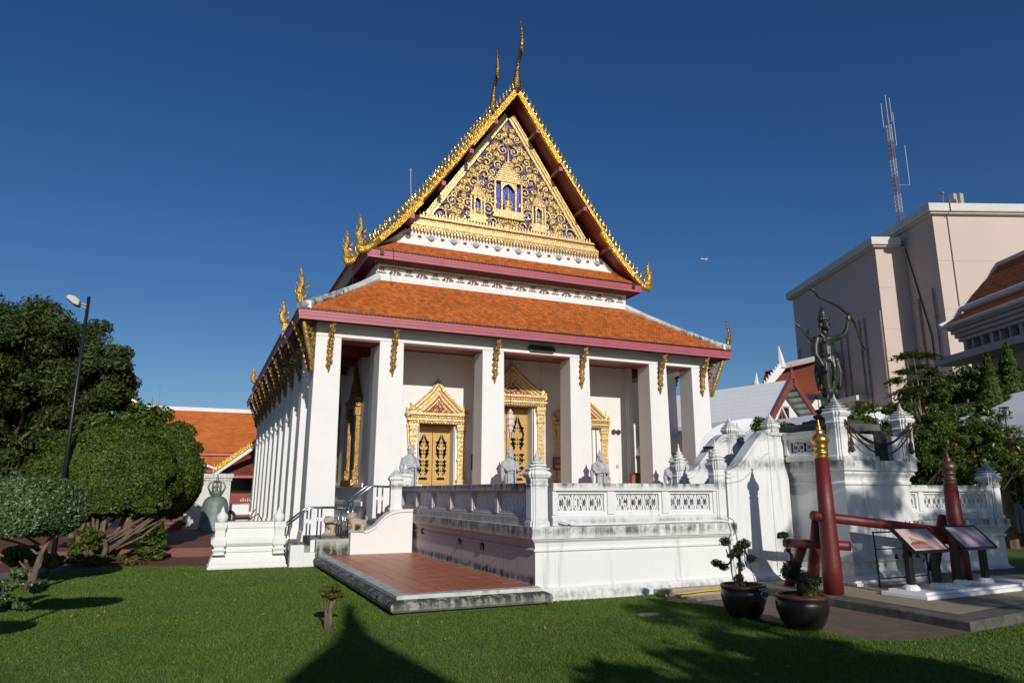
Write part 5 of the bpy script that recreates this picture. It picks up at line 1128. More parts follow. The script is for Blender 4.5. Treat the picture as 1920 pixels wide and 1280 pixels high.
# wrought stand with small bells
t_ = thing('bell_stand', 'thin black metal stand with small hanging bells behind the left information board', 'stand', (10.35, 8.2, .1))
m = M(); m.tube([(9.98, 8.25, .1), (9.95, 8.25, .98)], .013, 6); m.tube([(11.2, 8.3, .1), (11.2, 8.3, .98)], .013, 6); m.tube([(9.95, 8.25, .96), (11.2, 8.3, .96)], .012, 6); m.tube([(9.97, 8.25, .70), (11.2, 8.3, .70)], .010, 6); m.tube([(9.97, 8.25, .25), (11.2, 8.3, .25)], .010, 6); m.build('stand_frame', BLACKM, t_)
for i in range(11):
    x = 10.05+i*.10; m = M(); m.tube([(x, 8.27, .96), (x, 8.27, 1.10)], .005, 4); m.ell((x, 8.27, 1.11), (.010, .010, .016), 5, 4); m.build('spike', BLACKM, t_)
for i, x in enumerate((10.45, 10.62, 10.95)): m = M(); m.tube([(x, 8.27, .70), (x, 8.27, .62)], .004, 4); m.lathe(x, 8.27, [(.012, .62), (.02, .60), (.035, .54), (.03, .535)], 8); m.build('small_bell', CHAIN, t_)

# information boards on a white plinth
t_ = thing('white_plinth', 'long low white plinth carrying both information boards', 'plinth', (10.9, 7.5, .1))
m = M(); m.prism([(9.50, 7.10), (9.42, 7.78), (12.5, 7.95), (12.55, 7.22)], 'z', .105, .16); m.prism([(9.57, 7.16), (9.50, 7.72), (12.4, 7.88), (12.5, 7.28)], 'z', .16, .20); m.build('plinth', WHITEP, t_, bevel=.006)
def board(x, y, printm, lb, pic):
    b_ = thing('information_board', lb, 'information board', (x, y, .2)); tz, bz, dy = 1.06, .74, .34
    for sx in (-.24, .34):
        m = M(); m.lathe(x+sx, y+.05, [(.115, .20), (.11, .24), (.08, .265), (.075, .27)], 12); m.build('foot_pad', WHITEP, b_, smooth=False)
        m = M(); m.box(x+sx-.045, y+.005, .265, x+sx+.045, y+.095, .86); m.build('board_post', BLACKM, b_, bevel=.01)
    hw = .41; a = Vector((x-hw+.03, y+.17, tz)); b2 = Vector((x+hw+.03, y+.20, tz)); c = Vector((x+hw+.03, y-.14, bz)); d = Vector((x-hw+.03, y-.17, bz)); nn = (b2-a).cross(d-a).normalized(); nn = nn if nn.z > 0 else -nn
    def quad(m, u0, u1, v0, v1, o0, o1):
        P = lambda u, v, o: a+(b2-a)*u+(d-a)*v+nn*o
        m.add([P(u0, v0, o0), P(u1, v0, o0), P(u1, v1, o0), P(u0, v1, o0), P(u0, v0, o1), P(u1, v0, o1), P(u1, v1, o1), P(u0, v1, o1)], [(0, 3, 2, 1), (4, 5, 6, 7), (0, 1, 5, 4), (1, 2, 6, 5), (2, 3, 7, 6), (3, 0, 4, 7)])
    m = M(); quad(m, 0, 1, 0, 1, -.035, 0); quad(m, 0, 1, 0, .05, 0, .012); quad(m, 0, 1, .95, 1, 0, .012); quad(m, 0, .045, .05, .95, 0, .012); quad(m, .955, 1, .05, .95, 0, .012); m.build('board_frame', BLACKM, b_)
    m = M(); quad(m, .045, .955, .05, .95, .001, .004); m.build('printed_sheet', printm, b_)
    m = M(); rr = random.Random(int(x*7))
    if pic:
        for k in range(4): quad(m, .25, .55+.15*rr.random(), .11+.05*k, .12+.05*k, .0045, .0055)
        for k in range(9): quad(m, .60, .86-.04*rr.random(), .42+.05*k, .43+.05*k, .0045, .0055)
    else:
        for k in range(14): quad(m, .14, .84-.1*rr.random(), .16+.053*k, .175+.053*k, .0045, .0055)
    m.build('printed_text', INK2, b_)
    if pic:
        m = M(); P = lambda u, v: a+(b2-a)*u+(d-a)*v+nn*.0045
        sh = [(.10, .66), (.20, .60), (.24, .36), (.36, .52), (.50, .56), (.55, .66), (.58, .86), (.12, .86)]; m.add([P(u, v) for u, v in sh], [tuple(range(len(sh)))[::-1]]); m.build('printed_picture', INK, b_)
        m = M()
        for k in range(7): q = .15+k*.06; m.add([P(q, .70)+nn*.0006, P(q+.03, .70)+nn*.0006, P(q+.03, .84)+nn*.0006, P(q, .84)+nn*.0006], [(3, 2, 1, 0)])
        m.add([P(.21, .60)+nn*.0006, P(.25, .42)+nn*.0006, P(.35, .58)+nn*.0006], [(2, 1, 0)]); m.build('picture_detail', INK2, b_)
    return b_
board(9.92, 7.42, PRINT, 'left information board on the white plinth, pink sheet with a reddish picture of a temple', True)
board(11.18, 7.52, PRINT2, 'right information board on the white plinth, lilac sheet filled with text lines only', False)

# ------------------------------------------------------------------ pots with bonsai
def pot(x, y, r, h, lb):
    t_ = thing('clay_pot', lb, 'plant pot', (x, y, 0), 'glazed pots at the edge of the lawn')
    m = M(); m.lathe(x, y, [(r*.62, 0), (r*.70, .04), (r*.86, h*.28), (r*.98, h*.56), (r*1.01, h*.74), (r*.97, h*.88)], 32); m.build('pot_body', POTM, t_, smooth=True)
    m = M(); m.lathe(x, y, [(r*.95, h*.88), (r*1.0, h*.91), (r*1.02, h*.95), (r*.99, h), (r*.90, h), (r*.88, h*.93)], 32); m.build('pot_rim', POTRIM, t_, smooth=True)
    m = M(); m.lathe(x, y, [(r*.88, h*.86), (r*.88, h*.93), (r*.4, h*.955), (.01, h*.96)], 24); m.build('gravel', SOIL, t_, smooth=True)
    m = M()
    for k in range(60): a = random.random()*6.28; q = random.random()**.5*r*.84; m.ell((x+q*math.cos(a), y+q*math.sin(a), h*.955), (.013, .012, .009), 5, 3)
    m.build('gravel_stones', SOIL, t_, kind='stuff')
    return t_
def padtree(name, lb, cat, base, trunk, pads, mat, ls, dens, trad, par=None):
    t_ = thing(name, lb, cat, base); m = M()
    for pts, rad in trunk: m.tube([Vector(base)+Vector(p) for p in pts], rad, 7)
    m.build('trunk', BARK if cat != 'bonsai' else DBARK, t_, smooth=True)
    for c, r in pads:
        c = np.array(base)+np.array(c); n = int(dens*r[0]*max(r[1], r[2])); d = sph(n); k = (RNG.random(n)**.4)*lumpy(d, .15, 4, int(c[0]*100) % 97)
        P_ = c+d*np.array(r)*k[:, None]; leaves('foliage_pad', P_, d+np.array([0, 0, .4]), ls, mat, t_, .4)
    return t_
p1 = pot(6.62, 7.55, .285, .42, 'dark glazed clay pot further from the camera, at the paving edge beside the slabs')
p2 = pot(6.72, 6.66, .300, .40, 'dark glazed clay pot nearest the camera, before the red post')
sh = DOMS = None
x, y, z = 6.58, 7.55, .40
padtree('bonsai', 'bonsai with flat dark pads spreading wide in the farther pot', 'bonsai', (x, y, z),
        [([(0, 0, 0), (.0, 0, .18), (.015, 0, .34), (.0, 0, .46), (-.02, 0, .54)], [.026, .020, .017, .014, .008]), ([(0, 0, .34), (-.12, -.02, .42), (-.17, 0, .38), (-.20, 0, .46)], [.016, .013, .012, .008]), ([(-.05, 0, .40), (-.17, 0, .28), (-.27, 0, .26), (-.34, 0, .32)], [.014, .012, .010, .006]), ([(.01, 0, .40), (.10, 0, .48), (.15, 0, .34), (.20, 0, .32)], [.014, .012, .010, .006]), ([(.11, 0, .44), (.10, 0, .30), (.13, 0, .22)], [.007, .006, .004])],
        [((-.21, 0, .56), (.09, .07, .06)), ((-.02, .0, .42), (.11, .08, .055)), ((.10, 0, .52), (.11, .08, .065)), ((.0, 0, .48), (.07, .06, .05)), ((-.37, 0, .30), (.075, .06, .05)), ((-.26, 0, .25), (.075, .06, .055)), ((.21, 0, .33), (.075, .06, .055)), ((.02, 0, .25), (.06, .05, .06)), ((-.02, 0, .10), (.08, .06, .05)), ((-.12, 0, .38), (.06, .05, .03))], LBON, .016, 72000, .03)
x, y, z = 6.74, 6.66, .38
padtree('bonsai', 'leaning bonsai with a thick short stump and clustered pads in the nearest pot', 'bonsai', (x, y, z),
        [([(-.02, 0, 0), (-.02, 0, .12), (-.05, 0, .26), (-.12, 0, .36), (-.13, 0, .48), (-.19, 0, .55), (-.14, 0, .62), (-.22, 0, .68)], [.055, .05, .04, .03, .015, .013, .012, .008]), ([(-.03, 0, .20), (.10, 0, .22), (.2, 0, .2)], [.03, .02, .01])],
        [((-.24, 0, .71), (.085, .06, .04)), ((-.16, 0, .635), (.05, .04, .03)), ((-.18, 0, .53), (.045, .035, .025)), ((-.14, 0, .33), (.13, .10, .085)), ((-.22, 0, .27), (.09, .08, .07)), ((-.03, 0, .22), (.13, .1, .09)), ((.08, 0, .17), (.13, .1, .08)), ((.22, 0, .16), (.10, .08, .07)), ((.12, 0, .10), (.1, .08, .06))], LBON, .016, 72000, .03)
for (px, py, pz) in ((6.60, 7.52, .40), (6.78, 6.62, .385)):
    n = 260; d = sph(n); P_ = np.array([px, py, pz+.02])+d*np.array([.13, .10, .05])*(RNG.random(n)**.5)[:, None]; o = leaves('pot_weeds', P_, d+np.array([0, 0, .2]), .022, LSMALL); tag(o, 'small green weeds at the foot of the %s' % ('bonsai in the farther pot' if py > 7 else 'leaning bonsai in the nearest pot'), 'weeds')
m = M(); m.tube([(6.42, 7.5, .40), (6.40, 7.5, .82), (6.52, 7.5, .80)], .005, 4); m.tube([(6.66, 7.5, .86), (6.80, 7.5, .40)], .005, 4); tag(m.build('support_wire', BLACKM), 'bent thin wire propping the bonsai in the farther pot', 'wire')
m = M(); [m.tube([(6.70+.055*math.cos(a), 7.255, .32+.045*math.sin(a)) for a in [k*.5 for k in range(14)]], .010, 5) for k2 in (0,)]; m.tube([(6.62, 7.265, .385), (6.78, 7.265, .385)], .012, 5); o = m.build('carrying_ring', STEEL); tag(o, 'metal carrying ring hooked over the rim of the farther pot', 'ring')

# ------------------------------------------------------------------ garden on the left
# little pollard on the lawn
t_ = thing('small_topiary_tree', 'knee-high topiary with a split gnarled trunk alone on the lawn', 'topiary tree', (1.54, 8.93, 0)); m = M(); b0 = Vector((1.54, 8.93, 0))
for pts, rad in (([(.02, 0, 0), (.025, 0, .12), (.02, 0, .24), (.055, .01, .36)], [.042, .034, .024, .018]), ([(-.015, 0, 0), (-.02, 0, .14), (-.035, 0, .24), (-.06, 0, .40)], [.036, .024, .015, .011]), ([(-.02, 0, .14), (.03, 0, .22), (.05, 0, .30)], [.016, .014, .012]), ([(.03, .02, .2), (.07, .02, .3), (.09, .02, .40)], [.014, .012, .008])): m.tube([b0+Vector(p) for p in pts], rad, 8)
m.build('trunk', BARK, t_, smooth=True); P_, N_, _ = clumps(5200, (1.56, 8.93, .43), (.135, .12, .075), 26, .045, 3); leaves('crown', P_, N_, .014, LSMALL, t_, .5)
# variegated tree
def vtree():
    t_ = thing('variegated_tree', 'mop-headed small tree with white edged leaves at the left of the lawn', 'tree', (-2.38, 14.1, 0)); b0 = Vector((-2.38, 14.1, 0)); m = M()
    m.tube([b0+Vector(p) for p in ((0, 0, 0), (.02, 0, .18), (.05, 0, .36), (.10, 0, .62), (.20, 0, .85), (.32, 0, 1.0))], [.085, .065, .05, .038, .03, .02], 8)
    m.tube([b0+Vector(p) for p in ((.02, 0, .16), (-.04, 0, .30), (-.12, 0, .40), (-.2, 0, .5))], [.04, .03, .02, .01], 7); m.tube([b0+Vector(p) for p in ((.06, 0, .34), (.10, 0, .40), (.12, 0, .55))], [.03, .022, .018], 7)
    m.tube([b0+Vector(p) for p in ((.12, 0, .68), (-.02, .05, .78), (-.25, .0, .95))], [.03, .025, .015], 7); m.tube([b0+Vector(p) for p in ((.12, 0, .66), (.03, .0, .60), (-.1, .0, .72), (-.3, 0, .8), (-.7, .1, .9))], [.022, .02, .02, .018, .012], 7)
    m.build('trunk', BARK, t_, smooth=True)
    d = sph(46000); k = lumpy(d, .07, 4, 5)*(1-.35*RNG.random(len(d))**2); P_ = np.array([-2.55, 14.15, 1.32])+d*np.array([.90, .85, .56])*k[:, None]; ok = P_[:, 2] > .86+.12*RNG.random(len(P_)); leaves('crown', P_[ok], d[ok]+np.array([0, 0, .3]), .034, LVAR, t_, .42)
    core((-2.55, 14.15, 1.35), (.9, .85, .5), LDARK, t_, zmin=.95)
vtree()
def lowbush(x, y, r, h, zc, mat, lb, n=4500, nm='low_shrub', ls=.035, stem=True):
    t_ = thing(nm, lb, 'shrub', (x, y, 0)); P_, N_, _ = clumps(n, (x, y, zc), (r, r*.9, h), 18, r*.33, int(abs(x)*10), None, .5); leaves('foliage', P_, N_, ls, mat, t_)
    m = M(); m.tube([(x, y, 0), (x+.01, y, zc)], [.03, .02], 6); m.build('stem', DBARK, t_); return t_
lowbush(-2.34, 12.0, .40, .32, .32, LVAR, 'low white-edged shrub cut off by the left edge of the picture', 9000, 'variegated_shrub', .026)
lowbush(-2.88, 15.9, .36, .12, .46, LDOME, 'small umbrella-clipped shrub at the far left edge beside the path')
lowbush(-2.40, 15.6, .24, .10, .36, LSMALL, 'small clipped shrub under the variegated tree beside the lamp post foot', 3000)
# street lamp
t_ = thing('street_lamp', 'tall thin black street lamp with a tilted grey flood light among the left bushes', 'street lamp', (-2.77, 18.5, 0))
m = M(); m.tube([(-2.77, 18.5, 0), (-2.76, 18.5, 3), (-2.74, 18.5, 6.08)], [.055, .045, .035], 10); m.lathe(-2.77, 18.5, [(.09, 0), (.09, .25), (.07, .30)], 10); m.build('pole', BLACKM, t_, smooth=True)
m = M(); m.tube([(-2.74, 18.5, 5.88), (-2.95, 18.45, 5.90)], .022, 6); m.tube([(-2.74, 18.5, 5.80), (-2.95, 18.45, 5.84)], .018, 6); m.build('arm', LAMPG, t_)
m = M(); m.prism([(-3.18, 5.98), (-3.12, 6.05), (-2.98, 6.02), (-2.88, 5.93), (-2.90, 5.80), (-3.02, 5.84)], 'y', 18.30, 18.58); m.build('lamp_head', LAMPG, t_, bevel=.02)
m = M(); m.add([(-3.16, 18.31, 5.968), (-2.93, 18.31, 5.80), (-2.93, 18.57, 5.80), (-3.16, 18.57, 5.968)], [(0, 1, 2, 3)]); m.build('lamp_glass', STEEL, t_)
# the big clipped dome on many stems
t_ = thing('domed_topiary', 'huge clipped dome of bright green foliage standing on many gnarled stems', 'topiary tree', (-2.0, 19.6, 0))
C0 = (-2.10, 19.9, 1.86); RD = (1.62, 1.5, 1.36)
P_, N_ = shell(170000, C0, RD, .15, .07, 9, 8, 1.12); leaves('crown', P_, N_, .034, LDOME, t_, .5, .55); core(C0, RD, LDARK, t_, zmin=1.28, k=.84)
P_, N_, _ = clumps(9000, (-1.7, 19.3, 1.25), (1.25, .9, .22), 40, .16, 6); leaves('skirt', P_, N_, .05, LDOME, t_, .5)
m = M(); rr = random.Random(12)
for k in range(19):
    x0 = -2.3+rr.uniform(-.25, .5); y0 = 18.9+rr.uniform(-.2, .5); x1 = x0+rr.uniform(-.5, 1.25)*(1 if k % 3 else .4); m.tube([(x0, y0, -.02), (x0+rr.uniform(-.15, .1), y0, .35), ((x0+x1)/2+rr.uniform(-.1, .1), y0+.1, .75), (x1, y0+.2, 1.25+rr.uniform(0, .3))], [.07*rr.uniform(.6, 1.2), .055, .04, .02], 7)
for k in range(8): x0 = -1.5+rr.uniform(-.3, .7); m.tube([(x0-.6, 18.9, .2+rr.random()*.3), (x0-.1, 18.8, .55+rr.random()*.2), (x0+.35, 18.85, .9+rr.random()*.2)], [.035, .028, .012], 6)
m.build('stems', BARK, t_, smooth=True)
P_, N_, _ = clumps(3800, (-2.2, 18.7, .45), (.35, .3, .42), 30, .1, 16); leaves('stem_shoots', P_, N_, .035, LDOME, t_)
P_, N_, _ = clumps(2500, (-1.7, 18.55, .10), (.9, .3, .08), 30, .08, 18); leaves('root_weeds', P_, N_, .04, LSMALL, t_)
t_ = thing('round_hedge', 'tall rounded clipped hedge tree behind the dome towards the bell', 'topiary tree', (-.75, 22.2, 0)); C0 = (-1.02, 22.6, 2.1); RD = (1.10, 1.2, 1.42)
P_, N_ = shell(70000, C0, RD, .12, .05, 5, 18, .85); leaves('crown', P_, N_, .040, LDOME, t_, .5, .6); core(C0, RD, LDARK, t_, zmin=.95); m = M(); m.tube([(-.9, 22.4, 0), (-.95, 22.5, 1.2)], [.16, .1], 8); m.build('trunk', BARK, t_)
t_ = thing('clipped_column_shrub', 'short tapering clipped shrub hanging below the round hedge at the lawn edge', 'shrub', (-.92, 19.3, 0)); P_, N_, _ = clumps(7500, (-.92, 19.3, .48), (.26, .25, .50), 44, .11, 9, .02, .6); leaves('foliage', P_, N_, .034, LDOME, t_); m = M(); m.tube([(-.92, 19.3, 0), (-.92, 19.3, .5)], .04, 6); m.build('stem', BARK, t_)
t_ = thing('leafy_tree', 'mid green leafy tree between the dome and the orange roofed hall', 'tree', (-2.2, 28, 0)); P_, N_, Cc = clumps(26000, (-2.1, 28, 3.0), (1.9, 1.6, 1.62), 90, .42, 31); leaves('crown', P_, N_, .085, LDOME, t_); m = M(); m.tube([(-2.1, 28, 0), (-2.1, 28, 2.4)], [.16, .1], 8); branches(m, (-2.1, 28, 1.5), Cc, .06, 12, 2); m.build('trunk', BARK, t_)
# large dark tree
t_ = thing('large_dark_tree', 'large dark evergreen tree filling the left edge behind the topiary', 'tree', (-7.0, 33, 0))
P1, N1, C1 = clumps(130000, (-7.6, 33.5, 5.9), (4.1, 4, 3.5), 300, .74, 41, None, .4); P2, N2, C2 = clumps(32000, (-3.9, 32.5, 5.3), (1.35, 1.5, 2.3), 60, .45, 44)
d = sph(9000); P3 = np.array([-7.8, 34.5, 5.6])+d*np.array([3.6, 2.5, 3.0])*(RNG.random(9000)**.3)[:, None]; P4, N4, C4 = clumps(42000, (-8.4, 32, 2.6), (4.6, 2, 2.4), 90, .6, 46, .1)
leaves('crown', np.concatenate([P1, P2, P3, P4]), np.concatenate([N1, N2, d, N4]), .095, LDARK, t_, .34, .9)
m = M(); m.tube([(-7, 33, 0), (-7.1, 33, 2.2), (-7.3, 33, 4.5)], [.35, .26, .18], 10); branches(m, (-7.1, 33, 2.5), np.concatenate([C1, C2]), .13, 46, 5); m.build('trunk', BARK, t_)
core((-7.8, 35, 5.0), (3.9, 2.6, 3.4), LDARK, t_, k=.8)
# ------------------------------------------------------------------ bell and things beside the chapel
t_ = thing('bronze_bell', 'great green bronze bell with a crown top standing on the red paving', 'bell', (.63, 29, .2)); x, y = .63, 29
m = M(); m.lathe(x, y, [(.66, .10), (.66, .17)], 28); m.build('bell_base', DARKST, t_)
m = M(); m.lathe(x, y, [(.60, .17), (.60, .22), (.55, .30), (.51, .38), (.52, .40), (.495, .46), (.49, .60), (.475, .85), (.46, 1.05), (.435, 1.18), (.37, 1.32), (.26, 1.41), (.17, 1.43)], 32); m.build('bell_body', BELLM, t_, smooth=True)
for k in range(8): a = k*PI/4+.2; m = M(); m.tube([(x+.50*math.cos(a), y+.50*math.sin(a), .46), (x+.475*math.cos(a), y+.475*math.sin(a), .85), (x+.435*math.cos(a), y+.435*math.sin(a), 1.18)], .014, 5); m.build('bell_rib', BELLM, t_)
m = M(); m.lathe(x, y, [(.17, 1.42), (.19, 1.46), (.25, 1.55), (.255, 1.60), (.24, 1.62), (.15, 1.63)], 20)
for k in range(6):
    a = k*PI/3; m.tube([(x+.23*math.cos(a), y+.23*math.sin(a), 1.60), (x+.30*math.cos(a), y+.30*math.sin(a), 1.76), (x+.24*math.cos(a), y+.24*math.sin(a), 1.92), (x+.05*math.cos(a), y+.05*math.sin(a), 1.97)], [.035, .03, .03, .03], 6)
    m.tube([(x+.16*math.cos(a+.5), y+.16*math.sin(a+.5), 1.62), (x+.1*math.cos(a+.5), y+.1*math.sin(a+.5), 1.8)], .03, 5)
m.lathe(x, y, [(.05, 1.62), (.06, 1.80), (.04, 1.95), (.07, 2.0), (.04, 2.06), (.05, 2.1), (.01, 2.24)], 12); m.build('crown', BELLM, t_, smooth=True)
for i, (bx, by) in enumerate(((-.95, 30.5),)):
    t_ = thing('brick_planter', 'low red brick planter beside the bell under the round hedge', 'planter', (bx, by, .2)); m = M()
    for k in range(4): m.box(bx-.5, by-.3, .2+k*.16, bx+.5, by+.3, .34+k*.16)
    m.build('planter_wall', BRICKP, t_)
t_ = thing('white_gateway', 'plain white rendered gateway block with a moulded top behind the bell', 'gateway', (.6, 36, 0))
m = M(); m.box(-.4, 36, 0, 1.38, 37, 2.1); m.box(-.46, 35.95, 2.1, 1.42, 37, 2.22); m.box(-.52, 35.9, 2.22, 1.48, 37, 2.42); m.box(-.1, 35.94, .9, .5, 36, 1.8); m.build('gateway_wall', plaster('old_white_plaster', (.66, .65, .61), (.12, .11, .09), ((1.8, 2.5, .8),), 1), t_, bevel=.02)
# pickup truck
t_ = thing('pickup_truck', 'white pickup truck parked behind the bell beside the colonnade', 'pickup truck', (1.3, 39, 0)); X0 = 2.42
m = M(); m.prism([(X0-3.4, .45), (X0, .45), (X0, .98), (X0-1.25, .98), (X0-1.3, 1.0), (X0-3.4, 1.0)], 'y', 38.2, 39.9); m.prism([(X0-2.9, 1.0), (X0-1.32, 1.0), (X0-1.5, 1.42), (X0-2.6, 1.46)], 'y', 38.3, 39.8); m.build('body', CARW, t_, bevel=.06)
m = M(); m.prism([(X0-2.6, 1.04), (X0-1.45, 1.04), (X0-1.58, 1.36), (X0-2.45, 1.38)], 'y', 38.27, 38.299); m.build('window', BLACKG, t_); m = M(); m.box(X0-.02, 38.3, .5, X0+.08, 39.8, .62); m.build('bumper', CARW, t_)
m = M(); m.box(X0, 38.22, .68, X0+.02, 38.34, .92); m.build('tail_light', REDPLAIN, t_)
for wx in (X0-.95, X0-2.9):
    m = M(); m.prism([(wx+.36*math.cos(a*PI/12), .36+.36*math.sin(a*PI/12)) for a in range(24)], 'y', 38.12, 38.4); w_ = m.build('wheel', TYRE, t_, bevel=.03); m = M(); m.prism([(wx+.2*math.cos(a*PI/8), .36+.2*math.sin(a*PI/8)) for a in range(16)], 'y', 38.10, 38.119); m.build('hub', LAMPG, w_)
t_ = thing('red_barrier', 'low red and white barrier lying at the foot of the side columns', 'barrier', (2.0, 32, .24)); m = M(); m.tube([(1.75, 31, .3), (2.25, 30, .75), (2.3, 27, .35)], .02, 5); m.tube([(2.0, 33, .3), (2.2, 31, .9)], .02, 5); m.build('red_bar', REDPLAIN, t_); m = M(); m.box(1.5, 31.5, .24, 2.2, 32.4, .45); m.build('white_cloth', WHITE, t_, bevel=.05)
# red fronted hall with the gilded gable roof and the large orange roof behind
t_ = thing('red_front_hall', 'small hall with red sign wall under an orange roof with gilded gable edge', 'building', (2.4, 46, 0))
m = M(); m.box(1.2, 46, 0, 6, 50, 1.5); m.build('red_wall', simple('red_sign_wall', (.26, .045, .03), (.2, .035, .025), 4, .6), t_); m = M(); m.box(1.2, 46.3, 1.5, 6, 50, 2.45); m.build('black_opening_fill', BLACKG, t_)  # solid black box stands for the shade inside the opening
m = M(); rr = random.Random(8); [m.box(2.35+i*.13, 45.97, 1.02, 2.42+i*.13, 45.999, 1.14+rr.random()*.1) for i in range(6)]; [m.box(2.45+i*.16, 45.97, .84, 2.56+i*.16, 45.999, .90) for i in range(4)]; m.build('sign_letters', PRINT, t_)
s_ = M(); slab(s_, (1.0, 44.6, 2.50), (6, 44.6, 2.50), (6, 47, 4.4), (2.5, 47, 4.4)); r = s_.build('roof', MAROON, t_); q = M(); tiles(q, (1.0, 44.6, 2.50), (6, 44.6, 2.50), (2.5, 47, 4.4), (6, 47, 4.4), .3, 14); q.build('roof_tiles', TILE3, r, kind='stuff')
m = M(); m.box(.95, 44.5, 2.38, 6, 44.6, 2.52); m.build('fascia', PINK, t_)
m = M(); m.prism([(.72, 2.60), (.95, 2.60), (3.2, 4.35), (3.2, 4.62)], 'y', 43.9, 44.1); m.build('white_verge', WHITE, t_); m = M(); m.prism([(.55, 2.78), (.75, 2.72), (3.2, 4.64), (3.2, 4.86), (1.6, 3.66)], 'y', 43.8, 44.0); m.build('gilded_verge', MGOLD, t_)
m = M(); [m.tube([(.7+i*.23, 43.9, 2.9+i*.175), (.66+i*.23, 43.9, 3.1+i*.175)], [.05, .005], 5) for i in range(11)]; m.tube([(.7, 43.9, 2.5), (.72, 43.9, 3.0), (.66, 43.9, 3.5)], [.07, .07, .01], 6); m.build('verge_flames', GOLD, t_, kind='stuff')
t_ = thing('orange_roofed_hall', 'long hall with a great plain orange tiled roof and white ridge behind the colonnade', 'building', (4, 64, 0))
def hallroof(x0, x1, yr, zr, ye, ze, nm, w, rows, top=.5):
    s_ = M(); slab(s_, (x0, ye, ze), (x1, ye, ze), (x1, yr, zr), (x0, yr, zr)); r = s_.build(nm, MAROON, t_); q = M(); tiles(q, (x0, ye, ze), (x1, ye, ze), (x0, yr, zr), (x1, yr, zr), w, rows, .05); q.build('roof_tiles', TILE2, r, kind='stuff'); return r
hallroof(-5.2, 26, 62, 8.05, 59.4, 4.55, 'main_roof', .34, 34); hallroof(-.6, 26, 59.6, 4.35, 58.2, 3.0, 'lower_roof', .34, 11)
m = M(); m.box(-4.6, 61.8, 7.95, 26, 62.2, 8.25); m.build('white_ridge', WHITE, t_); m = M(); m.box(-1.0, 59.3, 4.32, 26, 59.42, 4.52); m.build('fascia', PINK, t_); m = M(); m.box(-5, 62.3, 0, 26, 66, 7.6); m.box(-4.6, 59.0, 0, 26, 62.3, 3.4); m.build('wall', WARM, t_)
m = M(); m.prism([(-5.3, 8.4), (-5.0, 8.5), (-3.4, 5.9), (-3.7, 5.8)], 'y', 59.2, 59.4); m.prism([(-5.3, 8.4), (-5.2, 8.6), (-6.9, 5.9), (-6.6, 5.8)], 'y', 59.2, 59.4); m.build('gilded_verge', PGOLD, t_)
m = M(); m.prism([(-5.15, 8.1), (-3.8, 5.9), (-6.5, 5.9)], 'y', 59.45, 59.6); m.build('white_gable', WHITE, t_); 
for pts, rd in (([(-5.1, 59.3, 8.4), (-5.1, 59.3, 8.8), (-5.15, 59.3, 9.9)], [.12, .07, .01]), ([(-3.95, 62, 8.2), (-3.95, 62, 9.0)], [.06, .02]), ([(-3.6, 64, 7.5), (-3.6, 64, 10.2)], [.02, .01])): m = M(); m.tube(pts, rd, 6); m.build('ridge_finial', DGOLD, t_)
t_ = thing('small_porch_roof', 'little red roofed porch with white edge behind the hedge and bell', 'building', (-.6, 41, 0)); s_ = M(); slab(s_, (-2.2, 40, 2.75), (.6, 40, 2.75), (-.3, 42, 3.1), (-2.2, 42, 3.1)); s_.build('porch_roof', TILE3, t_); m = M(); m.tube([(-2.2, 40, 3.02), (-.4, 40, 3.05), (.2, 40, 2.95), (.75, 40, 2.75)], .07, 6); m.build('white_edge', WHITE, t_); m = M(); m.box(-2.2, 40.5, 0, .3, 42, 2.75); m.build('wall', WHITE, t_)

# ------------------------------------------------------------------ buildings at right.  rotated frame: u right, v away, turned 22 degrees
QA = R(22.0)
def W2(u, v, z): return (u*math.cos(QA)+v*math.sin(QA), -u*math.sin(QA)+v*math.cos(QA), z)
def rbox(m, u0, v0, z0, u1, v1, z1):
    q = [W2(u0, v0, z0), W2(u1, v0, z0), W2(u1, v1, z0), W2(u0, v1, z0), W2(u0, v0, z1), W2(u1, v0, z1), W2(u1, v1, z1), W2(u0, v1, z1)]
    m.add(q, [(0, 3, 2, 1), (4, 5, 6, 7), (0, 1, 5, 4), (1, 2, 6, 5), (2, 3, 7, 6), (3, 0, 4, 7)])
def uv(px, py, v):      # photo point on the plane v = const of the rotated frame
    d = _f+(px-960)/FPX*_r-(py-640)/FPX*_u; k = v/(d[0]*math.sin(QA)+d[1]*math.cos(QA)); p = d*k; return (p[0]*math.cos(QA)-p[1]*math.sin(QA), p[2]+EYE)
def vOf(px, py, u):
    d = _f+(px-960)/FPX*_r-(py-640)/FPX*_u; k = u/(d[0]*math.cos(QA)-d[1]*math.sin(QA)); p = d*k; return (p[0]*math.sin(QA)+p[1]*math.cos(QA), p[2]+EYE)
V2 = 44.0; u2, z2 = uv(1747, 400, V2); V1b = V2+3.5; u1, z1 = uv(1640, 462, V1b); vb, zb_ = vOf(1486, 560, u1)
t_ = thing('pink_block_building', 'huge windowless pale pink building stepped in two blocks behind the archer', 'building', W2(u2, V2+5, 0))
m = M(); rbox(m, u2, V2, 0, u2+40, V2+16, z2); rbox(m, u1, V1b, 0, u2-.001, vb, z1); m.build('wall', PINKW, t_)
m = M(); rbox(m, u2-.45, V2-.45, z2, u2+40.4, V2+16, z2+.6); rbox(m, u2-.3, V2-.3, z2-.12, u2+40.2, V2+16, z2); rbox(m, u1-.45, V1b-.45, z1, u2-.46, vb+.4, z1+.6); rbox(m, u1-.3, V1b-.3, z1-.12, u2-.46, vb+.3, z1); m.build('parapet_coping', CREAM, t_, bevel=.05)
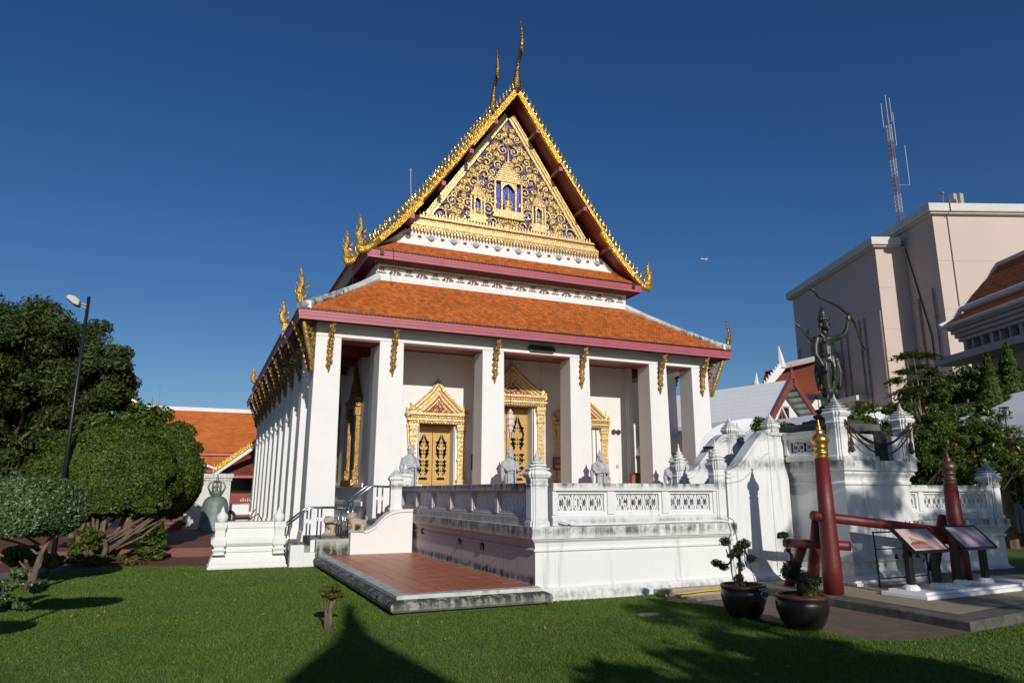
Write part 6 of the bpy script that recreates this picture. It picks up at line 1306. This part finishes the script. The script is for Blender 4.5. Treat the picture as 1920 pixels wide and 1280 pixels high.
def pipe(px0, py0, px1, py1, side, r=.10, nm='drain_pipe', off=.09):
    # vertical pipes on the left face (side) or fronts
    m = M()
    if side == 's': v, za = vOf(px0, py0, u1); _, zz = vOf(px1, py1, u1); u = u1-off
    elif side == 's2': v, za = vOf(px0, py0, u2); _, zz = vOf(px1, py1, u2); u = u2-off
    elif side == 'f1': u, za = uv(px0, py0, V1b); _, zz = uv(px1, py1, V1b); v = V1b-off
    else: u, za = uv(px0, py0, V2); _, zz = uv(px1, py1, V2); v = V2-off
    m.tube([W2(u, v, max(zz, 0)), W2(u, v, za)], r, 6)
    for k in range(4): z = zz+(za-zz)*(k+.5)/4; m.lathe(*W2(u, v, z)[:2], [(r*1.5, z-.1), (r*1.5, z+.1)], 6)
    m.build(nm, simple('pipe_brown', (.36, .26, .22), (.28, .21, .18), 2, .6) if nm == 'drain_pipe' else nm, t_)
for (a, b2, c, d, k) in ((1500, 655, 1520, 740, 's'), (1522, 640, 1535, 760, 's'), (1577, 625, 1595, 760, 's'), (1588, 618, 1608, 760, 's'), (1612, 600, 1632, 760, 's'), (1621, 596, 1640, 760, 's'), (1648, 583, 1668, 740, 'f1')): pipe(a, b2, c, d, k, .05)
pipe(1724, 560, 1745, 690, 's2', .055); pipe(1750, 540, 1770, 690, 's2', .05)
m = M(); ua, za = uv(1774, 400, V2); m.tube([W2(ua, V2-.04, 0), W2(ua, V2-.04, z2-.13)], .035, 5); m.tube([W2(ua, V2-.5, z2-.1), W2(ua, V2-.5, z2+.8), W2(ua, V2+.1, z2+.8), W2(ua, V2+.1, z2+1.5)], .035, 5); m.ell(W2(ua, V2+.1, z2+1.55), .13, 8, 5); m.build('lightning_cable', simple('cable_brown', (.22, .14, .10), (.18, .11, .08), 2, .6), t_)
m = M(); ua, za = uv(1693, 455, V1b); m.tube([W2(u2-.06, V1b-.2, z1-.2), W2(u2-.06, V2+1.6, z1-7), W2(u2-.06, V2+1.5, z1-20)], .04, 5); m.build('roof_cable', BLACKM, t_)
m = M(); ua, za = uv(1620, 745, V1b-.8); rbox(m, ua-1.6, V1b-.1, za, ua+1.0, V1b+3, za+.25) if False else None
vv, zz = vOf(1610, 752, u1); rbox(m, u1-1.1, vv-1.6, zz-.1, u1, vv+1.6, zz+.25); m.build('small_canopy', CREAM, t_)
m = M(); rbox(m, u1-.6, vv-.6, zz-1.2, u1-.001, vv+.6, zz-.1); m.build('wall_vent', LAMPG, t_)
m = M(); ua, za = uv(1806, 383, V2); m.tube([W2(ua, V2+.6, z2), W2(ua, V2+.6, z2+1.5)], .06, 5)
m.box(*[c-.12 for c in W2(ua-.2, V2+.6, z2+1.4)], *[c+.22 for c in W2(ua-.2, V2+.6, z2+1.5)]); m.box(*[c-.12 for c in W2(ua+.25, V2+.6, z2+1.0)], *[c+.25 for c in W2(ua+.25, V2+.6, z2+1.5)]); tag(m.build('roof_flood_light', LAMPG), 'grey flood light pair standing on the flat top of the pink building', 'flood light')
# horizontal render joints on the fronts
m = M()
for k in range(6): rbox(m, u2+.01, V2-.015, z2-3.4*(k+1), u2+40, V2, z2-3.4*(k+1)+.05)
for k in range(6): rbox(m, u1+.01, V1b-.015, z1-3.1*(k+1), u2-.01, V1b, z1-3.1*(k+1)+.05)
m.build('render_joint', simple('joint_pink', (.56, .45, .385), (.54, .43, .37), 1, .9), t_, kind='stuff')
# mast
t_ = thing('radio_mast', 'slim red and white lattice radio mast with whip aerials above the pink building', 'radio mast', W2(*(uv(1690, 425, V1b+10)[0], V1b+10), 20))
um, zm = uv(1690, 425, V1b+10); _, zt = uv(1653, 178, V1b+10); HM = zt-zm+2; zm -= 2
for k in range(7):
    m = M(); z0, z3 = zm+HM*.80*k/7, zm+HM*.80*(k+1)/7; q = .32*(1-.05*k)
    for a in (0, 2.1, 4.2): bx, by, _ = W2(um+q*math.cos(a), V1b+10+q*math.sin(a), 0); m.tube([(bx, by, z0), (bx, by, z3)], .032, 5)
    for j in range(4):
        zz0 = z0+(z3-z0)*j/4; P = [W2(um+q*math.cos(a), V1b+10+q*math.sin(a), zz0) for a in (0, 2.1, 4.2)]; P2 = [W2(um+q*math.cos(a), V1b+10+q*math.sin(a), zz0+(z3-z0)/4) for a in (2.1, 4.2, 6.28)]
        for a, b2 in zip(P, P2): m.tube([a, b2], .016, 4)
        m.tube(P+[P[0]], .016, 4)
    m.build('mast_section', LAMPG if k % 2 == 0 else MASTR, t_)
for du, z0, z3 in ((.5, .66, .88), (-.5, .78, .94), (.0, .80, 1.0), (.35, .82, .98), (1.25, .40, .66)):
    m = M(); m.tube([W2(um+du, V1b+10, zm+HM*z0), W2(um+du, V1b+10, zm+HM*z3)], .035, 5); m.tube([W2(um, V1b+10, zm+HM*z0), W2(um+du, V1b+10, zm+HM*z0)], .02, 4); m.build('whip_aerial', LAMPG, t_)
# building with orange roof and louvres at the right edge, side facing us
t_ = thing('louvred_hall', 'grey hall with orange roof and a band of deep square openings at the right edge', 'building', W2(27, 30, 0))
vC = 30.0; ue, ze = uv(1773, 615, vC); NEAR = 5.0
zz_ = lambda py: uv(1773, py, vC)[1]
zo1, zo0, zl1, zl0 = zz_(644), zz_(666), zz_(671), zz_(684)
m = M(); rbox(m, ue+.75, NEAR, 0, ue+14, vC-.3, ze-.02); m.build('wall', CONC, t_)
hst = (ze-zo1)/4; m = M()
for k in range(4): rbox(m, ue+.10*k, NEAR, ze-hst*(k+1), ue+.749, vC-.05-.08*k, ze-hst*k-.02)
m.build('cornice_step', CONC, t_, bevel=.015)
m = M(); rbox(m, ue+.30, NEAR, zl1, ue+.749, vC-.25, zo0); m.build('sill_band', CONC, t_); m = M(); rbox(m, ue-.45, NEAR, zl0, ue+.749, vC+.45, zl1-.003); m.build('projecting_ledge', CONC, t_, bevel=.02)
n = 0; v = -.45
while v > -(vC-NEAR-1):
    m = M(); wd = .10 if n % 3 else .20; rbox(m, ue+.40, vC+v-wd, zo0+.002, ue+.71, vC+v, zo1-.002); m.build('opening_pier', CONC, t_); n += 1; v -= .55
m = M(); rbox(m, ue+.715, NEAR, zo0+.002, ue+.745, vC-.4, zo1-.002); m.build('black_opening_back', BLACKG, t_)  # black sheet set behind the opening piers
uA, zA = uv(1807, 577, vC); uB, zB = uv(1871, 499, vC)
def roofs(nm, ua, za, ub, zb, rows):
    s_ = M(); A1, A2, A3, A4 = W2(ua, vC+.1, za), W2(ua, NEAR, za), W2(ub, NEAR, zb), W2(ub, vC-.1, zb); slab(s_, A1, A2, A3, A4, .12); r = s_.build(nm, CREAM, t_)
    q = M(); tiles(q, Vector(A2), Vector(A1), Vector(A3), Vector(A4), .22, rows, .04); q.build('roof_tiles', TILE, r, kind='stuff')
roofs('lower_roof', ue-.15, ze+.06, uA+.1, zA-.15, 8); roofs('upper_roof', uA, zA+.05, uB, zB, 18)
m = M(); um_ = (uA+uB)/2; m.tube([W2(ue-.18, vC+.12, ze+.08), W2((ue+uA)/2, vC+.12, ze+.42*(zA-ze)), W2(uA, vC+.1, zA+.05), W2(um_, vC+.08, (zA+zB)/2-.12), W2(uB, vC, zB+.05)], [.12, .11, .13, .11, .12], 6); m.build('white_verge', WHITE, t_)
for nm, u_, z_, r_ in (('white_ridge', uB, zB+.06, .14), ('eave_band', ue-.16, ze+.0, .08), ('tier_band', uA-.02, zA-.05, .16)): m = M(); m.tube([W2(u_, vC, z_), W2(u_, NEAR, z_)], r_, 6); m.build(nm, WHITE, t_)
# white half timbered house and its neighbours
t_ = thing('white_timbered_house', 'white house with white sheet roof, brown bargeboards and a timbered gable right of the chapel', 'house', tuple(at(1484, 708, 'y', 34).xy)+(0,))
ay, az = 35.0, 9.18; ax = 36.0
za = lambda px, py, Y: at(px, py, 'y', Y)
AP = za(1484, 708, 34); LF = za(1418, 800, 34); RF = za(1540, 800, 34); HWd = RF.x-AP.x; HWl = AP.x-LF.x; Z0 = LF.z
def gprism(m, x0, x1, z, y0, y1): pass
m = M(); m.prism([(AP.x-HWl*.80, 0), (AP.x+HWl*.85, 0), (AP.x+HWl*.85, Z0+.3), (AP.x, AP.z-.75), (AP.x-HWl*.80, Z0+.3)], 'y', 35.0, 60); m.build('wall', WHITE, t_)
ridge_far = za(1300, 757, 34)
for s_ in (-1, 1):
    q = M(); hw = HWl if s_ < 0 else HWl*1.1; a = Vector((AP.x, 34.0, AP.z-.12)); b2 = Vector((AP.x+s_*hw, 34.0, Z0-.1)); L = Vector((0, 26, 0))
    slab(q, b2, b2+L, a+L, a, .12); rf = q.build('roof', WSLATE, t_)
    q = M(); n = 11
    for k in range(n): c0 = b2.lerp(a, k/n); q.tube([c0+Vector((0, 0, 0)), c0+L+Vector((0, 0, 0))], .008, 4)
    q.build('roof_seam', WSLATE, rf)
    q = M(); d = (b2-a).normalized(); nr = Vector((-d.z, 0, d.x)); nr = nr if nr.z > 0 else -nr
    pts = [a+nr*.12+Vector((0, 0, .12)), b2+nr*.12+d*.1, b2-nr*.22+d*.1, a-nr*.22]; q.prism([(p.x, p.z) for p in pts], 'y', 33.88, 34.0); q.tube([b2+Vector((0, -.05, .05)), b2+d*.35+Vector((0, -.05, .25)), b2+d*.4+Vector((0, -.05, .6))], [.12, .08, .01], 5); q.build('bargeboard', MAHOG, t_)
    for k in range(9):
        c0 = a.lerp(b2, (k+.6)/9.3)-nr*.17; q = M(); q.box(c0.x-.05, 34.0, c0.z-.06, c0.x+.05, 35.0, c0.z+.06); q.build('rafter', GREYB, t_)
m = M(); m.tube([(AP.x, 33.95, AP.z-.1), (AP.x, 33.95, AP.z+.3), (AP.x, 33.95, AP.z+.85)], [.2, .13, .01], 6); m.build('gable_finial', MAHOG, t_)
m = M(); m.box(AP.x-HWl, 34.2, Z0-.3, AP.x-HWl+.15, 60, Z0-.05); m.build('eave_board', MAHOG, t_)
gz = AP.z; gx = AP.x; y = 34.97
m = M()
def bar(x0, z0, x1, z1, w=.09, yy=34.93): m.tube([(x0, yy, z0), (x1, yy, z1)], w, 4)
bar(gx, gz-.9, gx, gz-1.6); bar(gx-1.0, gz-1.75, gx+1.0, gz-1.75); bar(gx, gz-1.75, gx-1.15, gz-3.4); bar(gx, gz-1.75, gx+1.15, gz-3.4); bar(gx-.95, gz-1.75, gx-.95, gz-3.5); bar(gx+.95, gz-1.75, gx+.95, gz-3.5); bar(gx-2.0, gz-2.6, gx-2.0, gz-3.7); bar(gx+1.9, gz-2.6, gx+1.9, gz-3.7); bar(gx-2.6, gz-3.55, gx+2.6, gz-3.55)
m.build('timber', WHITE, t_)
for s_ in (-1, 1):
    m = M(); m.prism([(gx+s_*.85, gz-1.8), (gx+s_*.12, gz-1.8), (gx+s_*.85, gz-2.95)], 'y', 34.95, 34.99); m.build('window_pane', BLACKG, t_)
m = M(); m.prism([(gx, gz-1.95), (gx+1.0, gz-3.45), (gx-1.0, gz-3.45)], 'y', 34.94, 34.985); m.build('gable_window', BLACKG, t_)
m = M(); [m.tube([(a, 34.92, b2), (c, 34.92, d)], .06, 4) for a, b2, c, d in ((gx, gz-1.95, gx-.98, gz-3.45), (gx, gz-1.95, gx+.98, gz-3.45), (gx, gz-1.95, gx, gz-3.45), (gx-.98, gz-3.42, gx+.98, gz-3.42))]; m.build('window_frame', MAHOG, t_)
t_.rotation_euler = (0, 0, R(12))
t_ = thing('white_gabled_house', 'small white house gable with brown edges seen through the chapel colonnade', 'house', (31, 44, 0)); c = at(1284, 778, 'y', 44); e = at(1262, 830, 'y', 44)
m = M(); hw = (c.x-e.x)*1.3; m.prism([(c.x-hw, 0), (c.x+hw, 0), (c.x+hw, e.z), (c.x, c.z), (c.x-hw, e.z)], 'y', 44, 50); m.build('wall', WHITE, t_); m = M(); m.tube([(c.x-hw-.2, 43.9, e.z-.2), (c.x, 43.9, c.z+.1), (c.x+hw+.2, 43.9, e.z-.2)], .12, 4); m.tube([(c.x, 43.9, c.z), (c.x, 43.9, c.z+1.0)], [.2, .02], 5); m.tube([(c.x-hw, 43.85, e.z-.6), (c.x+hw, 43.85, e.z-.3)], .15, 4); m.build('brown_edge', MAHOG, t_)
t_ = thing('dark_red_roof_house', 'house with dark red tiled roof and white flame-edged verge behind the white house', 'house', (50, 60, 0))
a = at(1463, 690, 'y', 40); b2 = at(1425, 735, 'y', 40); e = at(1500, 672, 'y', 40)
s_ = M(); slab(s_, (b2.x, 40, b2.z), (b2.x+4.4, 37.6, b2.z-.2), (a.x+7, 40, a.z+1.3), (a.x, 41.6, a.z), .15); s_.build('roof', TILE3, t_)
s_ = M(); slab(s_, (b2.x, 40, b2.z), (b2.x+9, 40, b2.z+.8), (a.x+9, 41.2, a.z+2.2), (a.x, 41.2, a.z), .15); s_.build('roof', TILE3, t_)
m = M(); m.prism([(b2.x-.3, b2.z), (b2.x+.1, b2.z-.2), (a.x+.2, a.z-.1), (a.x-.1, a.z+.5)], 'y', 39.7, 39.95); m.tube([(b2.x-.1, 39.8, b2.z-.2), (b2.x-.5, 39.8, b2.z+.6), (b2.x-.4, 39.8, b2.z+1.4)], [.25, .2, .02], 6); m.tube([(a.x, 39.8, a.z), (a.x-.1, 39.8, a.z+.8), (a.x-.2, 39.8, a.z+1.7)], [.3, .2, .02], 6)
for k in range(9): c0 = b2.lerp(a, (k+.5)/9); m.tube([(c0.x, 39.8, c0.z+.1), (c0.x-.1, 39.8, c0.z+.6)], [.15, .02], 5)
m.build('white_verge', WHITE, t_); m = M(); m.tube([(a.x, 40, a.z+.1), (a.x+9, 40, a.z+2.3)], .22, 5); m.tube([(b2.x+1.5, 39.6, b2.z+.25), (b2.x+9, 39.6, b2.z+1.9)], .25, 4); m.build('ridge', CONC, t_); m = M(); m.box(b2.x+1, 40.4, 0, b2.x+9, 46, b2.z-.2); m.build('wall', WHITE, t_)
# marquees
def marquee(lb, px0, px1, v0, v1, zc, r, nm='white_marquee'):
    t_ = thing(nm, lb, 'marquee', (px0, v0, 0)); m = M(); n = 14; vs = []
    for y in (v0, v1):
        for i in range(n+1): a = PI*i/n; vs.append((px0+(px1-px0)*(.5-.5*math.cos(a)), y, zc+r*math.sin(a)))
    m.add(vs, [(i, i+1, n+2+i, n+1+i) for i in range(n)]); m.add([vs[i] for i in range(n+1)]+[(px1, v0, zc-1.2), (px0, v0, zc-1.2)], [tuple(range(n+3))[::-1]]); m.build('canopy', TENT, t_, smooth=False)
    for x in (px0+.1, px1-.1):
        for y in (v0+.1, v1-.1): q = M(); q.tube([(x, y, 0), (x, y, zc)], .05, 6); q.build('pole', STEEL, t_)
    return t_
marquee('first white barrel-topped marquee behind the stair flanks left of the archer', 16.0, 21.5, 20, 25, 3.0, 1.25)
marquee('second white barrel-topped marquee behind the archer platform', 17.6, 22.5, 15.5, 19.8, 3.05, 1.2)
marquee('long white marquee whose side shows behind the flowering shrub at right', 20.6, 26.2, 9.2, 15.3, 3.05, 1.6)
t_ = thing('round_water_tank', 'white rounded tank top seen through the chapel colonnade', 'tank', (19.2, 27, 0)); m = M(); m.lathe(19.2, 27, [(1.5, 0), (1.5, 2.0), (1.3, 2.4), (.6, 2.7), (.05, 2.75)], 20); m.build('tank', TENT, t_, smooth=True)
t_ = thing('parapet_lantern', 'black iron lantern rising before the long white marquee at right', 'lantern', (15.6, 10.6, 0)); c = at(1882, 765, 'y', 10.4)
m = M(); x, y, z = c; m.box(x-.08, y-.08, z, x+.08, y+.08, z+.025)
for sx in (-1, 1):
    for sy in (-1, 1): m.tube([(x+sx*.06, y+sy*.06, z), (x+sx*.07, y+sy*.07, z-.22)], .008, 5)
m.tube([(x, y, z-.2), (x, y, 0)], .012, 6); m.build('frame', BLACKM, t_)
# flowering shrub and other greenery at right
t_ = thing('flowering_shrub', 'large leafy shrub dotted with orange-red flowers over the side terrace', 'shrub', (14.2, 10.9, 1.0))
P1, N1, C1 = clumps(60000, (15.3, 11.1, 2.62), (2.95, .95, .98), 260, .20, 51, 1.75, .2); P2, N2, C2 = clumps(16000, (18.2, 11.6, 2.5), (1.7, .9, 1.15), 80, .22, 52, .9, .2); P3, N3, C3 = clumps(2600, (12.2, 10.6, 3.02), (.7, .35, .14), 30, .09, 53, None, .2)
leaves('crown', np.concatenate([P1, P2, P3]), np.concatenate([N1, N2, N3]), .046, LFLOW, t_, .34, .8)
m = M(); Ca = np.concatenate([C1, C2, C3]); branches(m, (14.0, 11.0, .9), Ca[:120], .045, 34, 3); branches(m, (15.2, 11.1, .3), Ca, .05, 40, 4); m.build('stems', DBARK, t_)
m = M(); rr = random.Random(4)
for k in range(46):
    c = Ca[rr.randrange(len(Ca))]; fx, fy, fz = c[0]+rr.uniform(-.15, .15), c[1]-rr.uniform(.1, .35), c[2]+rr.uniform(-.05, .2)
    for q in range(5): a = q*1.26+rr.random(); m.add([(fx, fy, fz), (fx+.03*math.cos(a)-.012*math.sin(a), fy-.02, fz+.03*math.sin(a)+.012*math.cos(a)), (fx+.055*math.cos(a), fy-.025, fz+.055*math.sin(a)), (fx+.03*math.cos(a)+.012*math.sin(a), fy-.02, fz+.03*math.sin(a)-.012*math.cos(a))], [(0, 1, 2, 3)])
m.build('flowers', FLOR, t_, kind='stuff')
def tree(nm, lb, px, py, pyb, dist, rad, n, ncl, cr, mat, ls, sd, trunk=.12, br=18, inner=.4, asp=.42):
    c = at(px, py, 'y', dist); t_ = thing(nm, lb, 'tree', (c.x, c.y, 0)); P_, N_, Cc = clumps(n, c, rad, ncl, cr, sd, None, inner); leaves('crown', P_, N_, ls, mat, t_, asp); m = M(); m.tube([(c.x, c.y, 0), (c.x, c.y, c.z-rad[2]*.5)], [trunk, trunk*.7], 8); branches(m, (c.x, c.y, c.z-rad[2]*.8), Cc, trunk*.5, br, sd); m.build('trunk', BARK, t_); return t_
c = at(1735, 745, 'y', 15); t_ = thing('feathery_tree', 'slender open tree with drooping compound leaves before the pink wall', 'tree', (c.x, 15, 0)); m = M(); Cs = []; rr = random.Random(9)
for (px, py) in ((1698, 668), (1712, 665), (1725, 690), (1690, 700), (1735, 668), (1720, 730), (1700, 735), (1755, 712), (1775, 720), (1690, 760), (1745, 700), (1682, 715)):
    e = at(px, py, 'y', 15+rr.uniform(-.3, .3)); b0 = Vector((c.x+rr.uniform(-.1, .1), 15, 2.8)); m.tube([b0, b0.lerp(e, .5)+Vector((rr.uniform(-.1, .1), 0, .15)), e], [.03, .018, .006], 5); Cs.append(np.array(e))
m.tube([(c.x, 15, 0), (c.x, 15, 2.85)], [.1, .07], 7); m.build('trunk', simple('pale_bark', (.32, .27, .2), (.2, .16, .12), 8, .9), t_); P_ = []; N_ = []
for q in Cs:
    for k in range(14):
        a = rr.uniform(0, 6.28); L = rr.uniform(.25, .6)
        for j in range(14): s = j/13*L; P_.append(q+np.array([math.cos(a)*s, math.sin(a)*s, -.5*s*s+.05+rr.uniform(-.015, .015)])); N_.append([rr.uniform(-.3, .3), rr.uniform(-.3, .3), 1])
P_ = np.repeat(np.array(P_), 3, 0)+RNG.normal(0, .035, (len(P_)*3, 3)); N_ = np.repeat(np.array(N_), 3, 0); leaves('crown', P_, N_, .055, LTHIN, t_, .4, .3)
tree('garden_tree', 'bushy green tree mixing with the feathery tree before the pink building', 1775, 745, 0, 15, (1.5, .9, .55), 15000, 70, .34, LTHIN, .07, 61)
tree('garden_tree', 'thin brownish green tree below the louvred hall ledge', 1822, 722, 0, 14.5, (.9, .8, .55), 9000, 60, .34, LTHIN, .07, 62)
tree('garden_tree', 'low dark green tree at the foot of the pink building behind the first marquee', 1740, 745, 0, 24, (1.6, 1.2, .8), 8000, 50, .3, LDARK, .08, 63)
for i, (px, pt, pb, w, lb) in enumerate(((1848, 660, 790, .50, 'shorter of two pointed conifers before the louvred hall'), (1885, 643, 800, .64, 'taller of two pointed conifers at the right edge'))):
    Y = 13.2; tp = at(px, pt, 'y', Y); bt = at(px+25, pb, 'y', Y); t_ = thing('conifer', lb, 'conifer', (tp.x, Y, 0)); n = 15000; q = RNG.random(n)**.7; a = RNG.uniform(0, 2*PI, n); z0 = bt.z-.9
    k = 1+.22*np.sin(a*3+q*9)+.15*np.sin(q*60+a*2); rr_ = w*1.7*q*k*(.75+.25*RNG.random(n)); P_ = np.stack([tp.x+rr_*np.cos(a), Y+rr_*np.sin(a), tp.z-(tp.z-z0)*q], 1); leaves('crown', P_, np.stack([np.cos(a), np.sin(a), np.full(n, .5)], 1), .075, LCON, t_, .35, .5); m = M(); m.tube([(tp.x, Y, 0), (tp.x, Y, tp.z-.3)], [.15, .03], 6); m.build('trunk', BARK, t_)
tree('roadside_tree', 'dark tree behind the side terrace at the right edge', 1925, 870, 0, 14, (1.2, 1.0, 1.5), 9000, 50, .26, LFLOW, .06, 64)
m = M(); m.add([(15.2, 6.1, .004), (60, 6.1, .004), (60, 30, .004), (15.2, 30, .004)], [(0, 1, 2, 3)]); o = m.build('right_lawn', LAWNM); o['kind'] = 'structure'
# airliner
t_ = thing('airliner', 'tiny distant white airliner crossing the sky right of the chapel', 'airplane', at(1320, 486, 'y', 900)); c = at(1320, 486, 'y', 900)
m = M(); m.tube([(c.x-7, c.y, c.z), (c.x-5.5, c.y, c.z+.2), (c.x+5, c.y, c.z+.2), (c.x+7, c.y, c.z+.6)], [.3, .9, .9, .2], 8); m.build('fuselage', CARW, t_, smooth=True)
m = M(); m.add([(c.x-2, c.y-7, c.z), (c.x+1.5, c.y, c.z), (c.x-2, c.y+7, c.z+.3), (c.x+.5, c.y, c.z+.3)], [(0, 1, 3), (1, 2, 3)]); m.build('wing', CARW, t_); m = M(); m.prism([(c.x+4.5, c.z+.6), (c.x+6.8, c.z+.7), (c.x+7.2, c.z+2.6), (c.x+6.2, c.z+2.6)], 'y', c.y-.1, c.y+.1); m.build('tail_fin', CARW, t_)

# ------------------------------------------------------------------ what stands behind the photographer and throws the shadows on the lawn
t_ = thing('garden_pavilion', 'small tiled pavilion with a lopsided finialled gable, unseen behind the photographer', 'pavilion', (0, -12, 0)); px, py = -.15, -10.0
m = M(); m.box(px-3.4, py-5, 0, px+3.4, py, .5); m.build('floor', STEP, t_)
for sx in (-3, -1, 1, 3):
    for yy in (-.3, -4.6): m = M(); m.box(px+sx-.18, py+yy-.18, .5, px+sx+.18, py+yy+.18, 3.1); m.build('column', WARM, t_)
m = M(); m.prism([(-3.9+px, 2.9), (-2.2+px, 4.9), (-.85+px, 6.65), (-.25+px, 7.35), (px, 7.9), (px+.25, 7.2), (px+.75, 6.25), (px+2.0, 4.6), (px+3.9, 2.9)], 'y', py-5.2, py+.2); m.build('roof', TILE3, t_)  # lopsided outline shaped to throw the pointed shadow on the lawn
m = M(); m.tube([(px, py, 7.6), (px+.02, py, 7.95), (px+.08, py, 8.25), (px+.12, py, 8.50)], [.16, .11, .08, .03], 6); m.build('finial', GOLD, t_)
def btree(lb, x, y, z, rad, n, ncl, cr, sd, ls=.09, tr=.12):
    t_ = thing('garden_tree', lb, 'tree', (x, y, 0)); P_, N_, Cc = clumps(n, (x, y, z), rad, ncl, cr, sd, None, .2); leaves('crown', P_, N_, ls, LDARK, t_); m = M(); m.tube([(x, y, 0), (x, y, z-rad[2]*.4)], [tr, tr*.6], 8); branches(m, (x, y, z-rad[2]*.7), Cc, tr*.4, 20, sd); m.build('trunk', BARK, t_)
btree('loose crowned tree behind the photographer to the right', 10.2, -8.5, 7.9, (2.9, 2.4, 1.7), 5200, 60, .42, 71)
btree('broad tree behind the photographer at the far right', 14.5, -4.5, 6.4, (2.6, 2.6, 1.5), 9000, 70, .5, 72)
btree('dense low tree behind the photographer to the right', 3.5, -6.2, 4.25, (1.9, 1.3, .85), 9000, 60, .4, 73)
btree('slim sparse tree right of the pavilion behind the photographer', 4.6, -9.0, 6.9, (.9, .9, .4), 900, 14, .3, 74, .07)
# clipped garden tree out of the frame at left, whose flat crown shades the lawn
t_ = thing('cloud_pruned_tree', 'cloud-pruned tree with flat disc crowns left of the photographer', 'topiary tree', (-2.55, 5.4, 0))
for (x, y, z, r) in ((-2.12, 6.4, 2.45, .62), (-2.75, 5.3, 2.15, .55)):
    d = sph(6000); P_ = np.array([x, y, z])+d*np.array([r, r*.8, .12])*(RNG.random(6000)**.33)[:, None]; leaves('crown_disc', P_, d+np.array([0, 0, .5]), .035, LVAR, t_)
m = M(); m.tube([(-2.55, 5.4, 0), (-2.6, 5.5, 1.2), (-2.35, 6.0, 2.0), (-2.12, 6.4, 2.42)], [.07, .055, .04, .02], 7); m.tube([(-2.6, 5.5, 1.2), (-2.7, 5.35, 1.8), (-2.75, 5.3, 2.12)], [.045, .035, .02], 7); m.build('trunk', BARK, t_)
